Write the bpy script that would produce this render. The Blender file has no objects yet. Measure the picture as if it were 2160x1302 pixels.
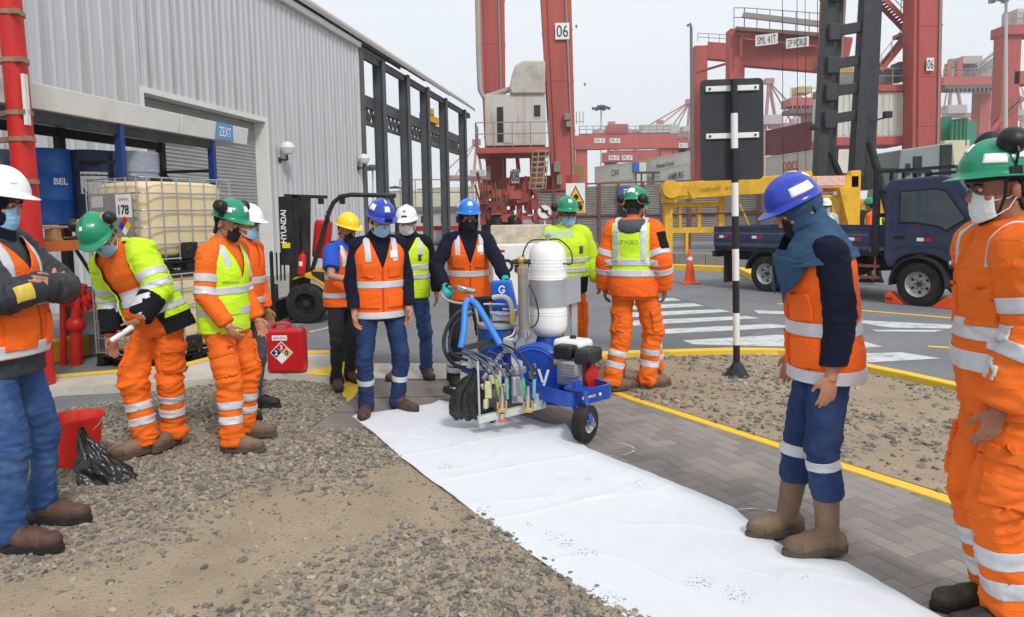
import bpy, bmesh, math, random
import numpy as np
from mathutils import Vector as V, Matrix as MX, noise as mn
random.seed(7); RNG = np.random.default_rng(11)
scn = bpy.context.scene
COL = scn.collection
R = math.radians
# ------------------------------------------------------------------ camera
CAM_H, FPX, CX, CY, PITCH, ROLL = 1.6, 1500.0, 1080.0, 586.0, R(5.0), 0.016
_F = V((0, math.cos(PITCH), -math.sin(PITCH))); _U = V((0, math.sin(PITCH), math.cos(PITCH))); _R = V((1, 0, 0))
CR = _R * math.cos(ROLL) - _U * math.sin(ROLL); CU = _U * math.cos(ROLL) + _R * math.sin(ROLL)
cam_d = bpy.data.cameras.new('camera'); cam = bpy.data.objects.new('camera', cam_d); COL.objects.link(cam)
cam_d.sensor_width = 36; cam_d.lens = FPX * 36 / 2160; cam_d.shift_y = -(651 - CY) / 2160
cam_d.clip_start = .05; cam_d.clip_end = 4000
_m = MX((CR, CU, -_F)).transposed().to_4x4(); _m.translation = V((0, 0, CAM_H)); cam.matrix_world = _m
scn.camera = cam
# ------------------------------------------------------------------ sky, sun, exposure
SUN_EL, SUN_AZ = R(46), R(155)
w = bpy.data.worlds.new('World'); scn.world = w; w.use_nodes = True
nt = w.node_tree; nt.nodes.clear()
sky = nt.nodes.new('ShaderNodeTexSky'); sky.sky_type = 'NISHITA'; sky.sun_disc = False
sky.sun_elevation = SUN_EL; sky.sun_rotation = SUN_AZ; sky.dust_density = 4; sky.air_density = 1.0; sky.ozone_density = 1.0
bgs = nt.nodes.new('ShaderNodeBackground'); bgs.inputs[1].default_value = .07
# a closed, even cloud deck: most of the sky light of an overcast day
cn = nt.nodes.new('ShaderNodeTexNoise'); cn.inputs['Scale'].default_value = 1.6; cn.inputs['Detail'].default_value = 5
cr = nt.nodes.new('ShaderNodeValToRGB'); cr.color_ramp.elements[0].position = .3; cr.color_ramp.elements[1].position = .72
cr.color_ramp.elements[0].color = (.77, .825, .88, 1); cr.color_ramp.elements[1].color = (.88, .91, .94, 1)
tc = nt.nodes.new('ShaderNodeTexCoord'); nt.links.new(tc.outputs['Generated'], cn.inputs['Vector'])
nt.links.new(cn.outputs['Fac'], cr.inputs['Fac'])
bgc = nt.nodes.new('ShaderNodeBackground'); bgc.inputs[1].default_value = .92; nt.links.new(cr.outputs[0], bgc.inputs[0])
mxs = nt.nodes.new('ShaderNodeMixShader'); mxs.inputs[0].default_value = .88
out = nt.nodes.new('ShaderNodeOutputWorld')
nt.links.new(sky.outputs[0], bgs.inputs[0]); nt.links.new(bgs.outputs[0], mxs.inputs[1]); nt.links.new(bgc.outputs[0], mxs.inputs[2])
nt.links.new(mxs.outputs[0], out.inputs[0])
sl = bpy.data.lights.new('sun', 'SUN'); sl.energy = 1.5; sl.angle = R(10); sl.color = (1, .97, .92)
so = bpy.data.objects.new('sun', sl); COL.objects.link(so)
_sd = V((math.sin(SUN_AZ) * math.cos(SUN_EL), math.cos(SUN_AZ) * math.cos(SUN_EL), math.sin(SUN_EL)))
so.rotation_euler = _sd.to_track_quat('Z', 'Y').to_euler()
scn.view_settings.view_transform = 'Standard'; scn.view_settings.look = 'None'
scn.view_settings.gamma = 1; scn.view_settings.exposure = 0.42; scn.view_settings.use_curve_mapping = False
scn.cycles.max_bounces = 6; scn.cycles.transparent_max_bounces = 8
# ------------------------------------------------------------------ picture point -> place
def ray(px, py):
    return _F + CR * ((px - CX) / FPX) - CU * ((py - CY) / FPX)
CAMP = V((0, 0, CAM_H))
def gp(px, py, z=0.0):
    d = ray(px, py); return CAMP + d * ((z - CAM_H) / d.z)
def at(px, py, Y):
    d = ray(px, py); return CAMP + d * (Y / d.y)
def lerp(a, b, t): return a + (b - a) * t
def ss(a, b, x):
    t = min(1, max(0, (x - a) / (b - a))); return t * t * (3 - 2 * t)
# ------------------------------------------------------------------ materials
def lin(c):
    r = []
    for v in c[:3]:
        v /= 255; r.append(v / 12.92 if v <= .04045 else ((v + .055) / 1.055) ** 2.4)
    return tuple(r)
MATS = {}
def mat(name, col, rough=.6, metal=0., var=.15, vs=5., bump=0., bs=60., dirt=None, da=.0, ds=2.5, spec=.4, coat=0., emit=None, stretch=None, trans=0., alpha=1., sheen=0., crease=0.):
    """procedural Principled: colour variation noise, optional dirt overlay and bump. col is sRGB 0-255."""
    if name in MATS: return MATS[name]
    m = bpy.data.materials.new(name); m.use_nodes = True; MATS[name] = m
    n = m.node_tree.nodes; L = m.node_tree.links; p = n['Principled BSDF']
    lc = lin(col)
    tc = n.new('ShaderNodeTexCoord'); mp = n.new('ShaderNodeMapping'); L.new(tc.outputs['Object'], mp.inputs[0])
    if stretch: mp.inputs['Scale'].default_value = stretch
    nz = n.new('ShaderNodeTexNoise'); nz.inputs['Scale'].default_value = vs; nz.inputs['Detail'].default_value = 6; nz.inputs['Roughness'].default_value = .6
    L.new(mp.outputs[0], nz.inputs['Vector'])
    rp = n.new('ShaderNodeValToRGB'); rp.color_ramp.elements[0].position = .28; rp.color_ramp.elements[1].position = .72
    rp.color_ramp.elements[0].color = (*[v * (1 - var) for v in lc], 1); rp.color_ramp.elements[1].color = (*[min(1, v * (1 + var)) for v in lc], 1)
    L.new(nz.outputs['Fac'], rp.inputs[0]); cur = rp.outputs[0]
    if dirt:
        n2 = n.new('ShaderNodeTexNoise'); n2.inputs['Scale'].default_value = ds; n2.inputs['Detail'].default_value = 8; n2.inputs['Roughness'].default_value = .7
        L.new(mp.outputs[0], n2.inputs['Vector'])
        r2 = n.new('ShaderNodeValToRGB'); r2.color_ramp.elements[0].position = .48; r2.color_ramp.elements[1].position = .72
        r2.color_ramp.elements[0].color = (0, 0, 0, 1); r2.color_ramp.elements[1].color = (da, da, da, 1)
        L.new(n2.outputs['Fac'], r2.inputs[0])
        mx = n.new('ShaderNodeMix'); mx.data_type = 'RGBA'; mx.inputs['B'].default_value = (*lin(dirt), 1)
        L.new(r2.outputs[0], mx.inputs['Factor']); L.new(cur, mx.inputs['A']); cur = mx.outputs['Result']
    L.new(cur, p.inputs['Base Color'])
    p.inputs['Roughness'].default_value = rough; p.inputs['Metallic'].default_value = metal
    p.inputs['Specular IOR Level'].default_value = spec; p.inputs['Coat Weight'].default_value = coat
    p.inputs['Sheen Weight'].default_value = sheen
    if trans: p.inputs['Transmission Weight'].default_value = trans; p.inputs['IOR'].default_value = 1.2
    if alpha < 1: p.inputs['Alpha'].default_value = alpha
    if emit: p.inputs['Emission Color'].default_value = (*lin(emit[0]), 1); p.inputs['Emission Strength'].default_value = emit[1]
    if bump:
        nb = n.new('ShaderNodeTexNoise'); nb.inputs['Scale'].default_value = bs; nb.inputs['Detail'].default_value = 4
        L.new(mp.outputs[0], nb.inputs['Vector'])
        b = n.new('ShaderNodeBump'); b.inputs['Strength'].default_value = min(1, bump); b.inputs['Distance'].default_value = .02
        L.new(nb.outputs['Fac'], b.inputs['Height']); L.new(b.outputs[0], p.inputs['Normal'])
        if crease:
            mc_ = n.new('ShaderNodeMapping'); mc_.inputs['Scale'].default_value = (1, 1, 1.9); mc_.inputs['Rotation'].default_value = (.5, .35, 0); L.new(tc.outputs['Object'], mc_.inputs[0])
            nc = n.new('ShaderNodeTexNoise'); nc.inputs['Scale'].default_value = 5.5; nc.inputs['Detail'].default_value = 2; nc.inputs['Roughness'].default_value = .45; nc.inputs['Distortion'].default_value = 1.2
            L.new(mc_.outputs[0], nc.inputs['Vector'])
            s1 = n.new('ShaderNodeMath'); s1.operation = 'SUBTRACT'; s1.inputs[1].default_value = .5; L.new(nc.outputs['Fac'], s1.inputs[0])
            s2 = n.new('ShaderNodeMath'); s2.operation = 'ABSOLUTE'; L.new(s1.outputs[0], s2.inputs[0])
            s3 = n.new('ShaderNodeMath'); s3.operation = 'POWER'; s3.inputs[1].default_value = .6; L.new(s2.outputs[0], s3.inputs[0])
            b2 = n.new('ShaderNodeBump'); b2.inputs['Strength'].default_value = crease; b2.inputs['Distance'].default_value = .022; b2.invert = True
            L.new(s3.outputs[0], b2.inputs['Height']); L.new(b.outputs[0], b2.inputs['Normal']); L.new(b2.outputs[0], p.inputs['Normal'])
    return m
# ------------------------------------------------------------------ objects
def root(name, label=None, cat=None, loc=(0, 0, 0), rz=0., group=None):
    o = bpy.data.objects.new(name, None); COL.objects.link(o); o.location = loc; o.rotation_euler = (0, 0, rz); o.empty_display_size = .1
    return tag(o, label, cat, group)
def tag(o, label=None, cat=None, group=None, kind=None):
    if label: o['label'] = label
    if cat: o['category'] = cat
    if group: o['group'] = group
    if kind: o['kind'] = kind
    return o
def link(name, me, m, parent=None):
    o = bpy.data.objects.new(name, me); COL.objects.link(o)
    if m is not None:
        me.materials.clear(); me.materials.append(m)
    if parent is not None: o.parent = parent
    return o
def copy_tree(o, parent=None):
    c = o.copy(); COL.objects.link(c); c.parent = parent
    for ch in list(o.children): copy_tree(ch, c)
    return c
def perp(d):
    d = V(d).normalized(); a = V((0, 0, 1)) if abs(d.z) < .9 else V((1, 0, 0))
    x = d.cross(a).normalized(); return x, x.cross(d).normalized()
class MB:
    def __init__(s): s.v = []; s.f = []
    def add(s, vs, fs):
        o = len(s.v); s.v += [tuple(q) for q in vs]; s.f += [tuple(i + o for i in f) for f in fs]; return s
    def box(s, c, d, rot=None):
        c = V(c); h = [x / 2 for x in d]
        vs = []
        for z in (-1, 1):
            for y in (-1, 1):
                for x in (-1, 1):
                    p = V((x * h[0], y * h[1], z * h[2]))
                    if rot is not None: p = rot @ p
                    vs.append(c + p)
        return s.add(vs, [(0, 2, 3, 1), (4, 5, 7, 6), (0, 1, 5, 4), (2, 6, 7, 3), (0, 4, 6, 2), (1, 3, 7, 5)])
    def bar(s, a, b, wd, ht, up=(0, 0, 1)):
        a, b = V(a), V(b); d = (b - a); l = d.length; d.normalize(); up = V(up)
        x = d.cross(up)
        if x.length < 1e-4: x = d.cross(V((1, 0, 0)))
        x.normalize(); z = x.cross(d)
        rot = MX((x, d, z)).transposed()
        return s.box((a + b) / 2, (wd, l, ht), rot)
    def hexa(s, a8):
        return s.add(a8, [(0, 3, 2, 1), (4, 5, 6, 7), (0, 1, 5, 4), (1, 2, 6, 5), (2, 3, 7, 6), (3, 0, 4, 7)])
    def cyl(s, a, b, r, r2=None, n=12, cap=True):
        a, b = V(a), V(b); r2 = r if r2 is None else r2; x, y = perp(b - a)
        vs = [a + (x * math.cos(t) + y * math.sin(t)) * r for t in [2 * math.pi * i / n for i in range(n)]]
        vs += [b + (x * math.cos(t) + y * math.sin(t)) * r2 for t in [2 * math.pi * i / n for i in range(n)]]
        fs = [(i, (i + 1) % n, n + (i + 1) % n, n + i) for i in range(n)]
        if cap: fs += [tuple(range(n))[::-1], tuple(range(n, 2 * n))]
        return s.add(vs, fs)
    def tube(s, pts, r, n=8, closed=False, cap=True):
        pts = [V(p) for p in pts]; k = len(pts); vs = []; x = None
        rr = r if isinstance(r, (list, tuple)) else [r] * k
        for i, p in enumerate(pts):
            if closed: d = pts[(i + 1) % k] - pts[i - 1]
            else: d = pts[min(i + 1, k - 1)] - pts[max(i - 1, 0)]
            d.normalize()
            if x is None: x, y = perp(d)
            else:
                x = (x - d * x.dot(d)); x = x.normalized() if x.length > 1e-5 else perp(d)[0]
                y = x.cross(d) * -1
            y = d.cross(x)
            vs += [p + (x * math.cos(2 * math.pi * j / n) + y * math.sin(2 * math.pi * j / n)) * rr[i] for j in range(n)]
        fs = []
        for i in range(k if closed else k - 1):
            a, b = i * n, ((i + 1) % k) * n
            fs += [(a + j, a + (j + 1) % n, b + (j + 1) % n, b + j) for j in range(n)]
        if cap and not closed: fs += [tuple(range(n))[::-1], tuple(range((k - 1) * n, k * n))]
        return s.add(vs, fs)
    def lathe(s, prof, c, ax=(0, 0, 1), n=20, cap=True):
        c = V(c); ax = V(ax).normalized(); x, y = perp(ax); vs = []; fs = []; k = len(prof)
        for r, h in prof:
            for j in range(n):
                t = 2 * math.pi * j / n
                vs.append(c + ax * h + (x * math.cos(t) + y * math.sin(t)) * max(r, 1e-4))
        for i in range(k - 1):
            fs += [(i * n + j, i * n + (j + 1) % n, (i + 1) * n + (j + 1) % n, (i + 1) * n + j) for j in range(n)]
        if cap: fs += [tuple(range(n))[::-1], tuple(range((k - 1) * n, k * n))]
        return s.add(vs, fs)
    def prism(s, poly, o, ux, uy, depth):
        o, ux, uy = V(o), V(ux).normalized(), V(uy).normalized(); nz = ux.cross(uy); k = len(poly)
        vs = [o + ux * a + uy * b for a, b in poly] + [o + ux * a + uy * b + nz * depth for a, b in poly]
        return s.add(vs, [tuple(range(k))[::-1], tuple(range(k, 2 * k))] + [(i, (i + 1) % k, k + (i + 1) % k, k + i) for i in range(k)])
    def ell(s, c, r, rot=None, nu=16, nv=10):
        c = V(c); vs = []; fs = []
        for i in range(nv + 1):
            ph = math.pi * (i / nv) ; z = -math.cos(ph); q = math.sin(ph)
            for j in range(nu):
                t = 2 * math.pi * j / nu
                p = V((r[0] * max(q, 1e-3) * math.cos(t), r[1] * max(q, 1e-3) * math.sin(t), r[2] * z))
                if rot is not None: p = rot @ p
                vs.append(c + p)
        for i in range(nv):
            fs += [(i * nu + j, i * nu + (j + 1) % nu, (i + 1) * nu + (j + 1) % nu, (i + 1) * nu + j) for j in range(nu)]
        fs += [tuple(range(nu))[::-1], tuple(range(nv * nu, (nv + 1) * nu))]
        return s.add(vs, fs)
    def loft(s, secs, n=16):
        """secs: (centre, xaxis*rx, yaxis*ry) rings"""
        vs = []; fs = []; k = len(secs)
        for c, ax, ay in secs:
            for j in range(n):
                t = 2 * math.pi * j / n; vs.append(V(c) + V(ax) * math.cos(t) + V(ay) * math.sin(t))
        for i in range(k - 1):
            fs += [(i * n + j, i * n + (j + 1) % n, (i + 1) * n + (j + 1) % n, (i + 1) * n + j) for j in range(n)]
        fs += [tuple(range(n))[::-1], tuple(range((k - 1) * n, k * n))]
        return s.add(vs, fs)
    def grid(s, fn, nu, nv, wrap=False):
        vs = [fn(i / nu, j / nv) for j in range(nv + 1) for i in range(nu + (0 if wrap else 1))]
        k = nu + (0 if wrap else 1)
        fs = [(j * k + i, j * k + (i + 1) % k, (j + 1) * k + (i + 1) % k, (j + 1) * k + i) for j in range(nv) for i in range(nu)]
        return s.add(vs, fs)
    def mesh(s, name='mesh', smooth=True, ang=35):
        me = bpy.data.meshes.new(name); me.from_pydata(s.v, [], s.f); me.validate(verbose=False)
        if smooth:
            me.polygons.foreach_set('use_smooth', [True] * len(me.polygons)); me.set_sharp_from_angle(angle=R(ang))
        me.update(); return me
    def build(s, name, m, parent=None, bevel=0., seg=2, smooth=True, ang=35, solid=0., fixn=False):
        me = s.mesh(name, smooth, ang)
        if fixn:
            bm = bmesh.new(); bm.from_mesh(me); bmesh.ops.recalc_face_normals(bm, faces=bm.faces); bm.to_mesh(me); bm.free()
        o = link(name, me, m, parent)
        if solid:
            q = o.modifiers.new('solid', 'SOLIDIFY'); q.thickness = solid; q.offset = 0
        if bevel:
            q = o.modifiers.new('bevel', 'BEVEL'); q.width = bevel; q.segments = seg; q.limit_method = 'ANGLE'; q.angle_limit = R(40)
        return o
def text(s, o, ux, uy, height, m, parent=None, width=None, extrude=.002, name='lettering', bold=0., align='CENTER'):
    """flat lettering: o = centre, ux = reading direction, uy = up"""
    cu = bpy.data.curves.new('t', 'FONT'); cu.body = s; cu.size = 1; cu.align_x = 'CENTER'; cu.align_y = 'CENTER'; cu.extrude = 0; cu.offset = bold; cu.resolution_u = 3
    ob = bpy.data.objects.new('t', cu); COL.objects.link(ob)
    me = bpy.data.meshes.new_from_object(ob.evaluated_get(bpy.context.evaluated_depsgraph_get()))
    bpy.data.objects.remove(ob); bpy.data.curves.remove(cu)
    n = len(me.vertices)
    if n == 0: return None
    co = np.empty(n * 3); me.vertices.foreach_get('co', co); co = co.reshape(-1, 3)
    mn_, mx_ = co.min(0), co.max(0); co -= (mn_ + mx_) / 2
    sy = height / (mx_[1] - mn_[1]); sx = sy if width is None else width / (mx_[0] - mn_[0])
    ux = np.array(V(ux).normalized()); uy = np.array(V(uy).normalized()); uz = np.cross(ux, uy)
    w_ = np.array(V(o)) + co[:, :1] * sx * ux + co[:, 1:2] * sy * uy + uz * extrude
    me.vertices.foreach_set('co', w_.ravel()); me.update()
    return link(name, me, m, parent)
def plate(o, ux, uy, wd, ht, m, parent, name='plate', th=.004, lift=0.):
    """thin rectangular plate centred at o"""
    ux, uy = V(ux).normalized(), V(uy).normalized(); nz = ux.cross(uy)
    mb = MB(); mb.prism([(-wd / 2, -ht / 2), (wd / 2, -ht / 2), (wd / 2, ht / 2), (-wd / 2, ht / 2)], V(o) + nz * lift, ux, uy, th)
    return mb.build(name, m, parent, smooth=False)
def poly_sheet(name, pts, z, m, parent=None, kind='structure', th=0., smooth=False):
    """flat outdoor sheet through ground points"""
    mb = MB(); k = len(pts); P = [V((p[0], p[1], z)) for p in pts]
    bm = bmesh.new(); vs = [bm.verts.new(p) for p in P]; f = bm.faces.new(vs)
    if f.calc_area() and True:
        bm.normal_update()
        if f.normal.z < 0: f.normal_flip()
    if th:
        r = bmesh.ops.extrude_face_region(bm, geom=[f]); 
        for g in r['geom']:
            if isinstance(g, bmesh.types.BMVert): g.co.z += th
        bmesh.ops.recalc_face_normals(bm, faces=bm.faces)
    bmesh.ops.triangulate(bm, faces=[q for q in bm.faces if len(q.verts) > 4])
    me = bpy.data.meshes.new(name); bm.to_mesh(me); bm.free()
    o = link(name, me, m, parent)
    if parent is None: o['kind'] = kind
    return o
# shared materials
M_ORANGE = mat('hi_vis_orange', (255, 104, 14), .75, var=.10, vs=7, bump=.25, bs=240, dirt=(205, 84, 18), da=.35, ds=3, crease=.38)
M_ORANGE2 = mat('coverall_orange', (246, 110, 20), .8, var=.17, vs=6, bump=.25, bs=260, dirt=(190, 92, 38), da=.6, ds=3, crease=.38)
M_YEL = mat('hi_vis_yellow', (205, 245, 40), .75, var=.08, vs=6, bump=.2, bs=240, crease=.38)
M_NAVY = mat('navy_knit', (24, 27, 46), .9, var=.25, vs=9, bump=.4, bs=300, spec=.2, crease=.38)
M_BLACKC = mat('black_cloth', (26, 27, 32), .9, var=.2, vs=9, bump=.3, bs=200, spec=.2, crease=.38)
M_JEAN = mat('denim', (52, 80, 128), .9, var=.28, vs=5, bump=.35, bs=380, spec=.2, dirt=(112, 142, 182), da=.6, ds=3, crease=.38)
M_JEAN2 = mat('denim_dark', (40, 58, 98), .9, var=.28, vs=5, bump=.35, bs=380, spec=.2, dirt=(84, 106, 146), da=.6, ds=3, crease=.38)
M_TAPE = mat('silver_tape', (206, 208, 212), .45, var=.10, vs=9, bump=.15, bs=200, metal=.1, dirt=(176, 176, 176), da=.3, ds=7)
M_GREEN = mat('helmet_green', (22, 140, 100), .28, var=.06, vs=9, dirt=(40, 120, 95), da=.4, ds=9, coat=.3)
M_BLUEH = mat('helmet_blue', (40, 62, 178), .3, var=.06, vs=9, dirt=(60, 66, 150), da=.4, ds=9, coat=.3)
M_SKYH = mat('helmet_sky_blue', (30, 120, 215), .3, var=.06, vs=9, coat=.3)
M_WHITEH = mat('helmet_white', (238, 238, 238), .3, var=.04, vs=9, coat=.3)
M_YELH = mat('helmet_yellow', (250, 208, 20), .3, var=.05, vs=9, coat=.3)
M_WHITE = mat('white_sticker', (240, 240, 240), .4, var=.06, vs=40)
M_WHITEPAINT = mat('white_paint', (232, 232, 228), .5, var=.06, vs=6, dirt=(170, 165, 155), da=.4, ds=3)
M_BLACKP = mat('black_plastic', (26, 26, 28), .45, var=.2, vs=12)
M_RUBBER = mat('rubber', (34, 33, 32), .85, var=.25, vs=14, bump=.2, bs=120, dirt=(90, 84, 76), da=.4, ds=6)
M_SKIN = mat('skin', (186, 132, 104), .55, var=.10, vs=14, bump=.1, bs=160)
M_SKIN2 = mat('skin_brown', (160, 108, 82), .55, var=.10, vs=14, bump=.1, bs=160)
M_HAIR = mat('black_hair', (24, 20, 19), .6, var=.3, vs=60, bump=.5, bs=200)
M_STEEL = mat('zinc_steel', (178, 180, 182), .35, metal=.75, var=.12, vs=9, bump=.08, bs=90)
M_DSTEEL = mat('dark_steel', (70, 74, 80), .45, metal=.35, var=.18, vs=6)
M_BLUEP = mat('machine_blue', (22, 70, 168), .3, var=.08, vs=6, coat=.35, dirt=(35, 60, 120), da=.3, ds=7)
M_LBLUE = mat('hose_blue', (60, 134, 220), .5, var=.06, vs=8)
M_BLACKM = mat('black_metal', (34, 36, 40), .45, var=.2, vs=6, metal=.1, dirt=(88, 84, 78), da=.35, ds=3)
M_YMET = mat('yellow_metal', (228, 176, 42), .5, var=.12, vs=3, dirt=(150, 112, 50), da=.55, ds=2.2)
M_YPAINT = mat('yellow_road_paint', (240, 196, 62), .8, var=.10, vs=5, dirt=(176, 152, 96), da=.6, ds=5, bump=.15, bs=120)
M_RED = mat('red_paint', (196, 34, 30), .4, var=.12, vs=5, dirt=(120, 34, 30), da=.4, ds=4)
M_REDCAN = mat('red_can', (196, 22, 30), .3, var=.06, vs=4, coat=.3)
M_CRANE = mat('crane_red', (178, 84, 76), .65, var=.14, vs=.5, dirt=(132, 74, 64), da=.65, ds=.9, stretch=(1.6, 1.6, .18))
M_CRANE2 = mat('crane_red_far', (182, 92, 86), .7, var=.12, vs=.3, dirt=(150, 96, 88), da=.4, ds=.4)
M_RAIL = mat('rail_grey', (150, 146, 140), .6, var=.15, vs=3, dirt=(120, 92, 80), da=.5, ds=3)
M_GLASS = mat('dark_glass', (74, 84, 92), .05, var=.1, vs=2, spec=.8)
# ================================================================== GROUND
def px(*pts, z=0.): return [gp(a, b, z) for a, b in pts]
def asphalt_mat(name, col, s=1.):
    m = mat(name, col, .9, var=.16, vs=.9, bump=.35, bs=150, dirt=(146, 142, 136), da=.35, ds=.35, spec=.25)
    n = m.node_tree.nodes; L = m.node_tree.links; p = n['Principled BSDF']
    src = p.inputs['Base Color'].links[0].from_socket
    g = n.new('ShaderNodeTexNoise'); g.inputs['Scale'].default_value = 90 * s; g.inputs['Detail'].default_value = 3
    tcn = [q for q in n if q.type == 'TEX_COORD'][0]; L.new(tcn.outputs['Object'], g.inputs['Vector'])
    r = n.new('ShaderNodeValToRGB'); r.color_ramp.elements[0].position = .35; r.color_ramp.elements[1].position = .7
    r.color_ramp.elements[0].color = (.62, .62, .62, 1); r.color_ramp.elements[1].color = (1.35, 1.35, 1.35, 1)
    L.new(g.outputs['Fac'], r.inputs[0])
    mx = n.new('ShaderNodeMix'); mx.data_type = 'RGBA'; mx.blend_type = 'MULTIPLY'; mx.inputs['Factor'].default_value = .8
    L.new(src, mx.inputs['A']); L.new(r.outputs[0], mx.inputs['B']); L.new(mx.outputs['Result'], p.inputs['Base Color'])
    return m
M_ASPH = asphalt_mat('asphalt', (126, 127, 130))
M_CONC = mat('concrete', (196, 190, 178), .9, var=.12, vs=2, bump=.3, bs=60, dirt=(150, 142, 128), da=.6, ds=1.2)
M_CONCD = mat('concrete_dark', (150, 146, 140), .9, var=.14, vs=2, bump=.3, bs=60, dirt=(118, 112, 104), da=.5, ds=1.5)
M_PLATE = mat('trench_plate', (124, 118, 115), .6, var=.16, vs=3, bump=.12, bs=200, dirt=(150, 140, 128), da=.5, ds=2.5)
M_DIRT = mat('dirt', (164, 147, 126), .95, var=.22, vs=3.2, bump=.7, bs=70, dirt=(142, 126, 108), da=.75, ds=1.6, spec=.15)
M_SAND = M_DIRT
M_LINE = mat('white_road_paint', (204, 205, 203), .8, var=.08, vs=4, dirt=(134, 134, 134), da=.95, ds=5, bump=.1, bs=100)

mb = MB(); mb.add([(-1500, -40, 0), (1500, -40, 0), (1500, 2600, 0), (-1500, 2600, 0)], [(0, 1, 2, 3)])
o = mb.build('ground', M_ASPH, smooth=False); tag(o, 'dark grey asphalt of the port road', kind='structure')

def ground_sheet(name, pts, base, amp, cell, m, fade=.18):
    """bumpy ground patch cut to an outline"""
    bm = bmesh.new(); f = bm.faces.new([bm.verts.new((p[0], p[1], 0)) for p in pts]); bm.normal_update()
    if f.normal.z < 0: f.normal_flip()
    xs = [p[0] for p in pts]; ys = [p[1] for p in pts]
    for ax, lo, hi in ((0, min(xs), max(xs)), (1, min(ys), max(ys))):
        c = lo + cell
        while c < hi:
            pc = V((c, 0, 0)) if ax == 0 else V((0, c, 0)); nn = V((1, 0, 0)) if ax == 0 else V((0, 1, 0))
            bmesh.ops.bisect_plane(bm, geom=bm.verts[:] + bm.edges[:] + bm.faces[:], plane_co=pc, plane_no=nn)
            c += cell
    P = [(p[0], p[1]) for p in pts]
    def edge_d(x, y):
        d = 9
        for i in range(len(P)):
            ax, ay = P[i]; bx, by = P[(i + 1) % len(P)]; dx, dy = bx - ax, by - ay
            t = max(0, min(1, ((x - ax) * dx + (y - ay) * dy) / (dx * dx + dy * dy + 1e-9)))
            d = min(d, math.hypot(x - ax - t * dx, y - ay - t * dy))
        return d
    for v in bm.verts: v.co.z = base + hgt(v.co.x, v.co.y, amp) * ss(0, fade, edge_d(v.co.x, v.co.y))
    me = bpy.data.meshes.new(name); bm.to_mesh(me); bm.free()
    me.polygons.foreach_set('use_smooth', [True] * len(me.polygons))
    o = link(name, me, m); o['kind'] = 'structure'; return o, P, edge_d
def hgt(x, y, amp):
    return amp * (.7 + .9 * mn.noise((x * 1.1, y * 1.1, 0)) + .45 * mn.noise((x * 3.7, y * 3.7, 5)) + .25 * mn.noise((x * 11, y * 11, 9)))
def inside(P, x, y):
    c = False; n = len(P); j = n - 1
    for i in range(n):
        if (P[i][1] > y) != (P[j][1] > y) and x < (P[j][0] - P[i][0]) * (y - P[i][1]) / (P[j][1] - P[i][1]) + P[i][0]: c = not c
        j = i
    return c
dl = px((-700, 1900), (-700, 960), (-150, 925), (60, 884), (130, 866), (300, 838), (420, 812), (600, 797), (692, 799), (735, 853), (650, 905), (768, 905), (900, 985), (1060, 1090), (1230, 1195), (1420, 1302), (2000, 1700))
dirtL, PL, eL = ground_sheet('dirt_ground', dl, .006, .022, .07, M_DIRT)
dirtL['label'] = 'brown dirt and gravel verge left of the white sheet'
dr = px((1262, 762), (1400, 757), (1610, 752), (1700, 760), (1810, 786), (2003, 828), (2200, 878), (2500, 960), (2500, 1215), (2160, 1104), (1975, 1042), (1640, 938), (1340, 842), (1262, 812))
dirtR, PR, eR = ground_sheet('dirt_island', dr, .02, .02, .08, M_DIRT)
dirtR['label'] = 'brown dirt patch between the two yellow lines round the sign post'

# --- gravel: many angular stones, one mesh each patch
def stones(name, P, n, size, dens, zfun, m, label, sink=.35):
    base = MB()
    bm = bmesh.new(); bmesh.ops.create_icosphere(bm, subdivisions=1, radius=1)
    bv = np.array([v.co[:] for v in bm.verts]); bf = np.array([[v.index for v in f.verts] for f in bm.faces]); bm.free()
    xs = [p[0] for p in P]; ys = [p[1] for p in P]
    VV = []; FF = []; k = 0; att = 0
    while k < n and att < n * 16:
        att += 1
        x = random.uniform(min(xs), max(xs)); y = random.uniform(min(ys), max(ys))
        if y < 1.6 or not inside(P, x, y): continue
        if random.random() > dens(x, y): continue
        s = size(x, y)
        q = bv * np.array([1 + .5 * random.random(), .75 + .4 * random.random(), .45 + .3 * random.random()]) * s
        q = q * (1 + (RNG.random((len(bv), 1)) - .5) * .55)
        e = MX.Rotation(random.uniform(0, 6.28), 3, 'Z') @ MX.Rotation(random.gauss(0, .4), 3, 'X') @ MX.Rotation(random.gauss(0, .4), 3, 'Y')
        q = q @ np.array(e).T; q += np.array([x, y, zfun(x, y) + s * (.5 - sink)])
        VV.append(q); FF.append(bf + k * len(bv)); k += 1
    me = bpy.data.meshes.new(name); me.from_pydata(np.concatenate(VV).tolist(), [], np.concatenate(FF).tolist()); me.update()
    o = link(name, me, m); tag(o, label, None, kind='stuff'); return o
M_GRAV = mat('gravel', (150, 140, 128), .9, var=.12, vs=2, bump=.25, bs=160, spec=.2)
_n = M_GRAV.node_tree.nodes; _L = M_GRAV.node_tree.links
_g = _n.new('ShaderNodeNewGeometry'); _r = _n.new('ShaderNodeValToRGB')
for e, (p_, c_) in zip(range(4), ((0, (98, 93, 88)), (.4, (128, 122, 114)), (.75, (148, 139, 128)), (1, (172, 160, 142)))):
    el = _r.color_ramp.elements[e] if e < 2 else _r.color_ramp.elements.new(p_)
    el.position = p_; el.color = (*lin(c_), 1)
_L.new(_g.outputs['Random Per Island'], _r.inputs[0]); _L.new(_r.outputs[0], _n['Principled BSDF'].inputs['Base Color'])
SAND = [(gp(620, 1100), 1.0, .42), (gp(250, 1270), .75, .26), (gp(900, 1010), .5, .3), (gp(480, 1190), .6, .22)]
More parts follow.
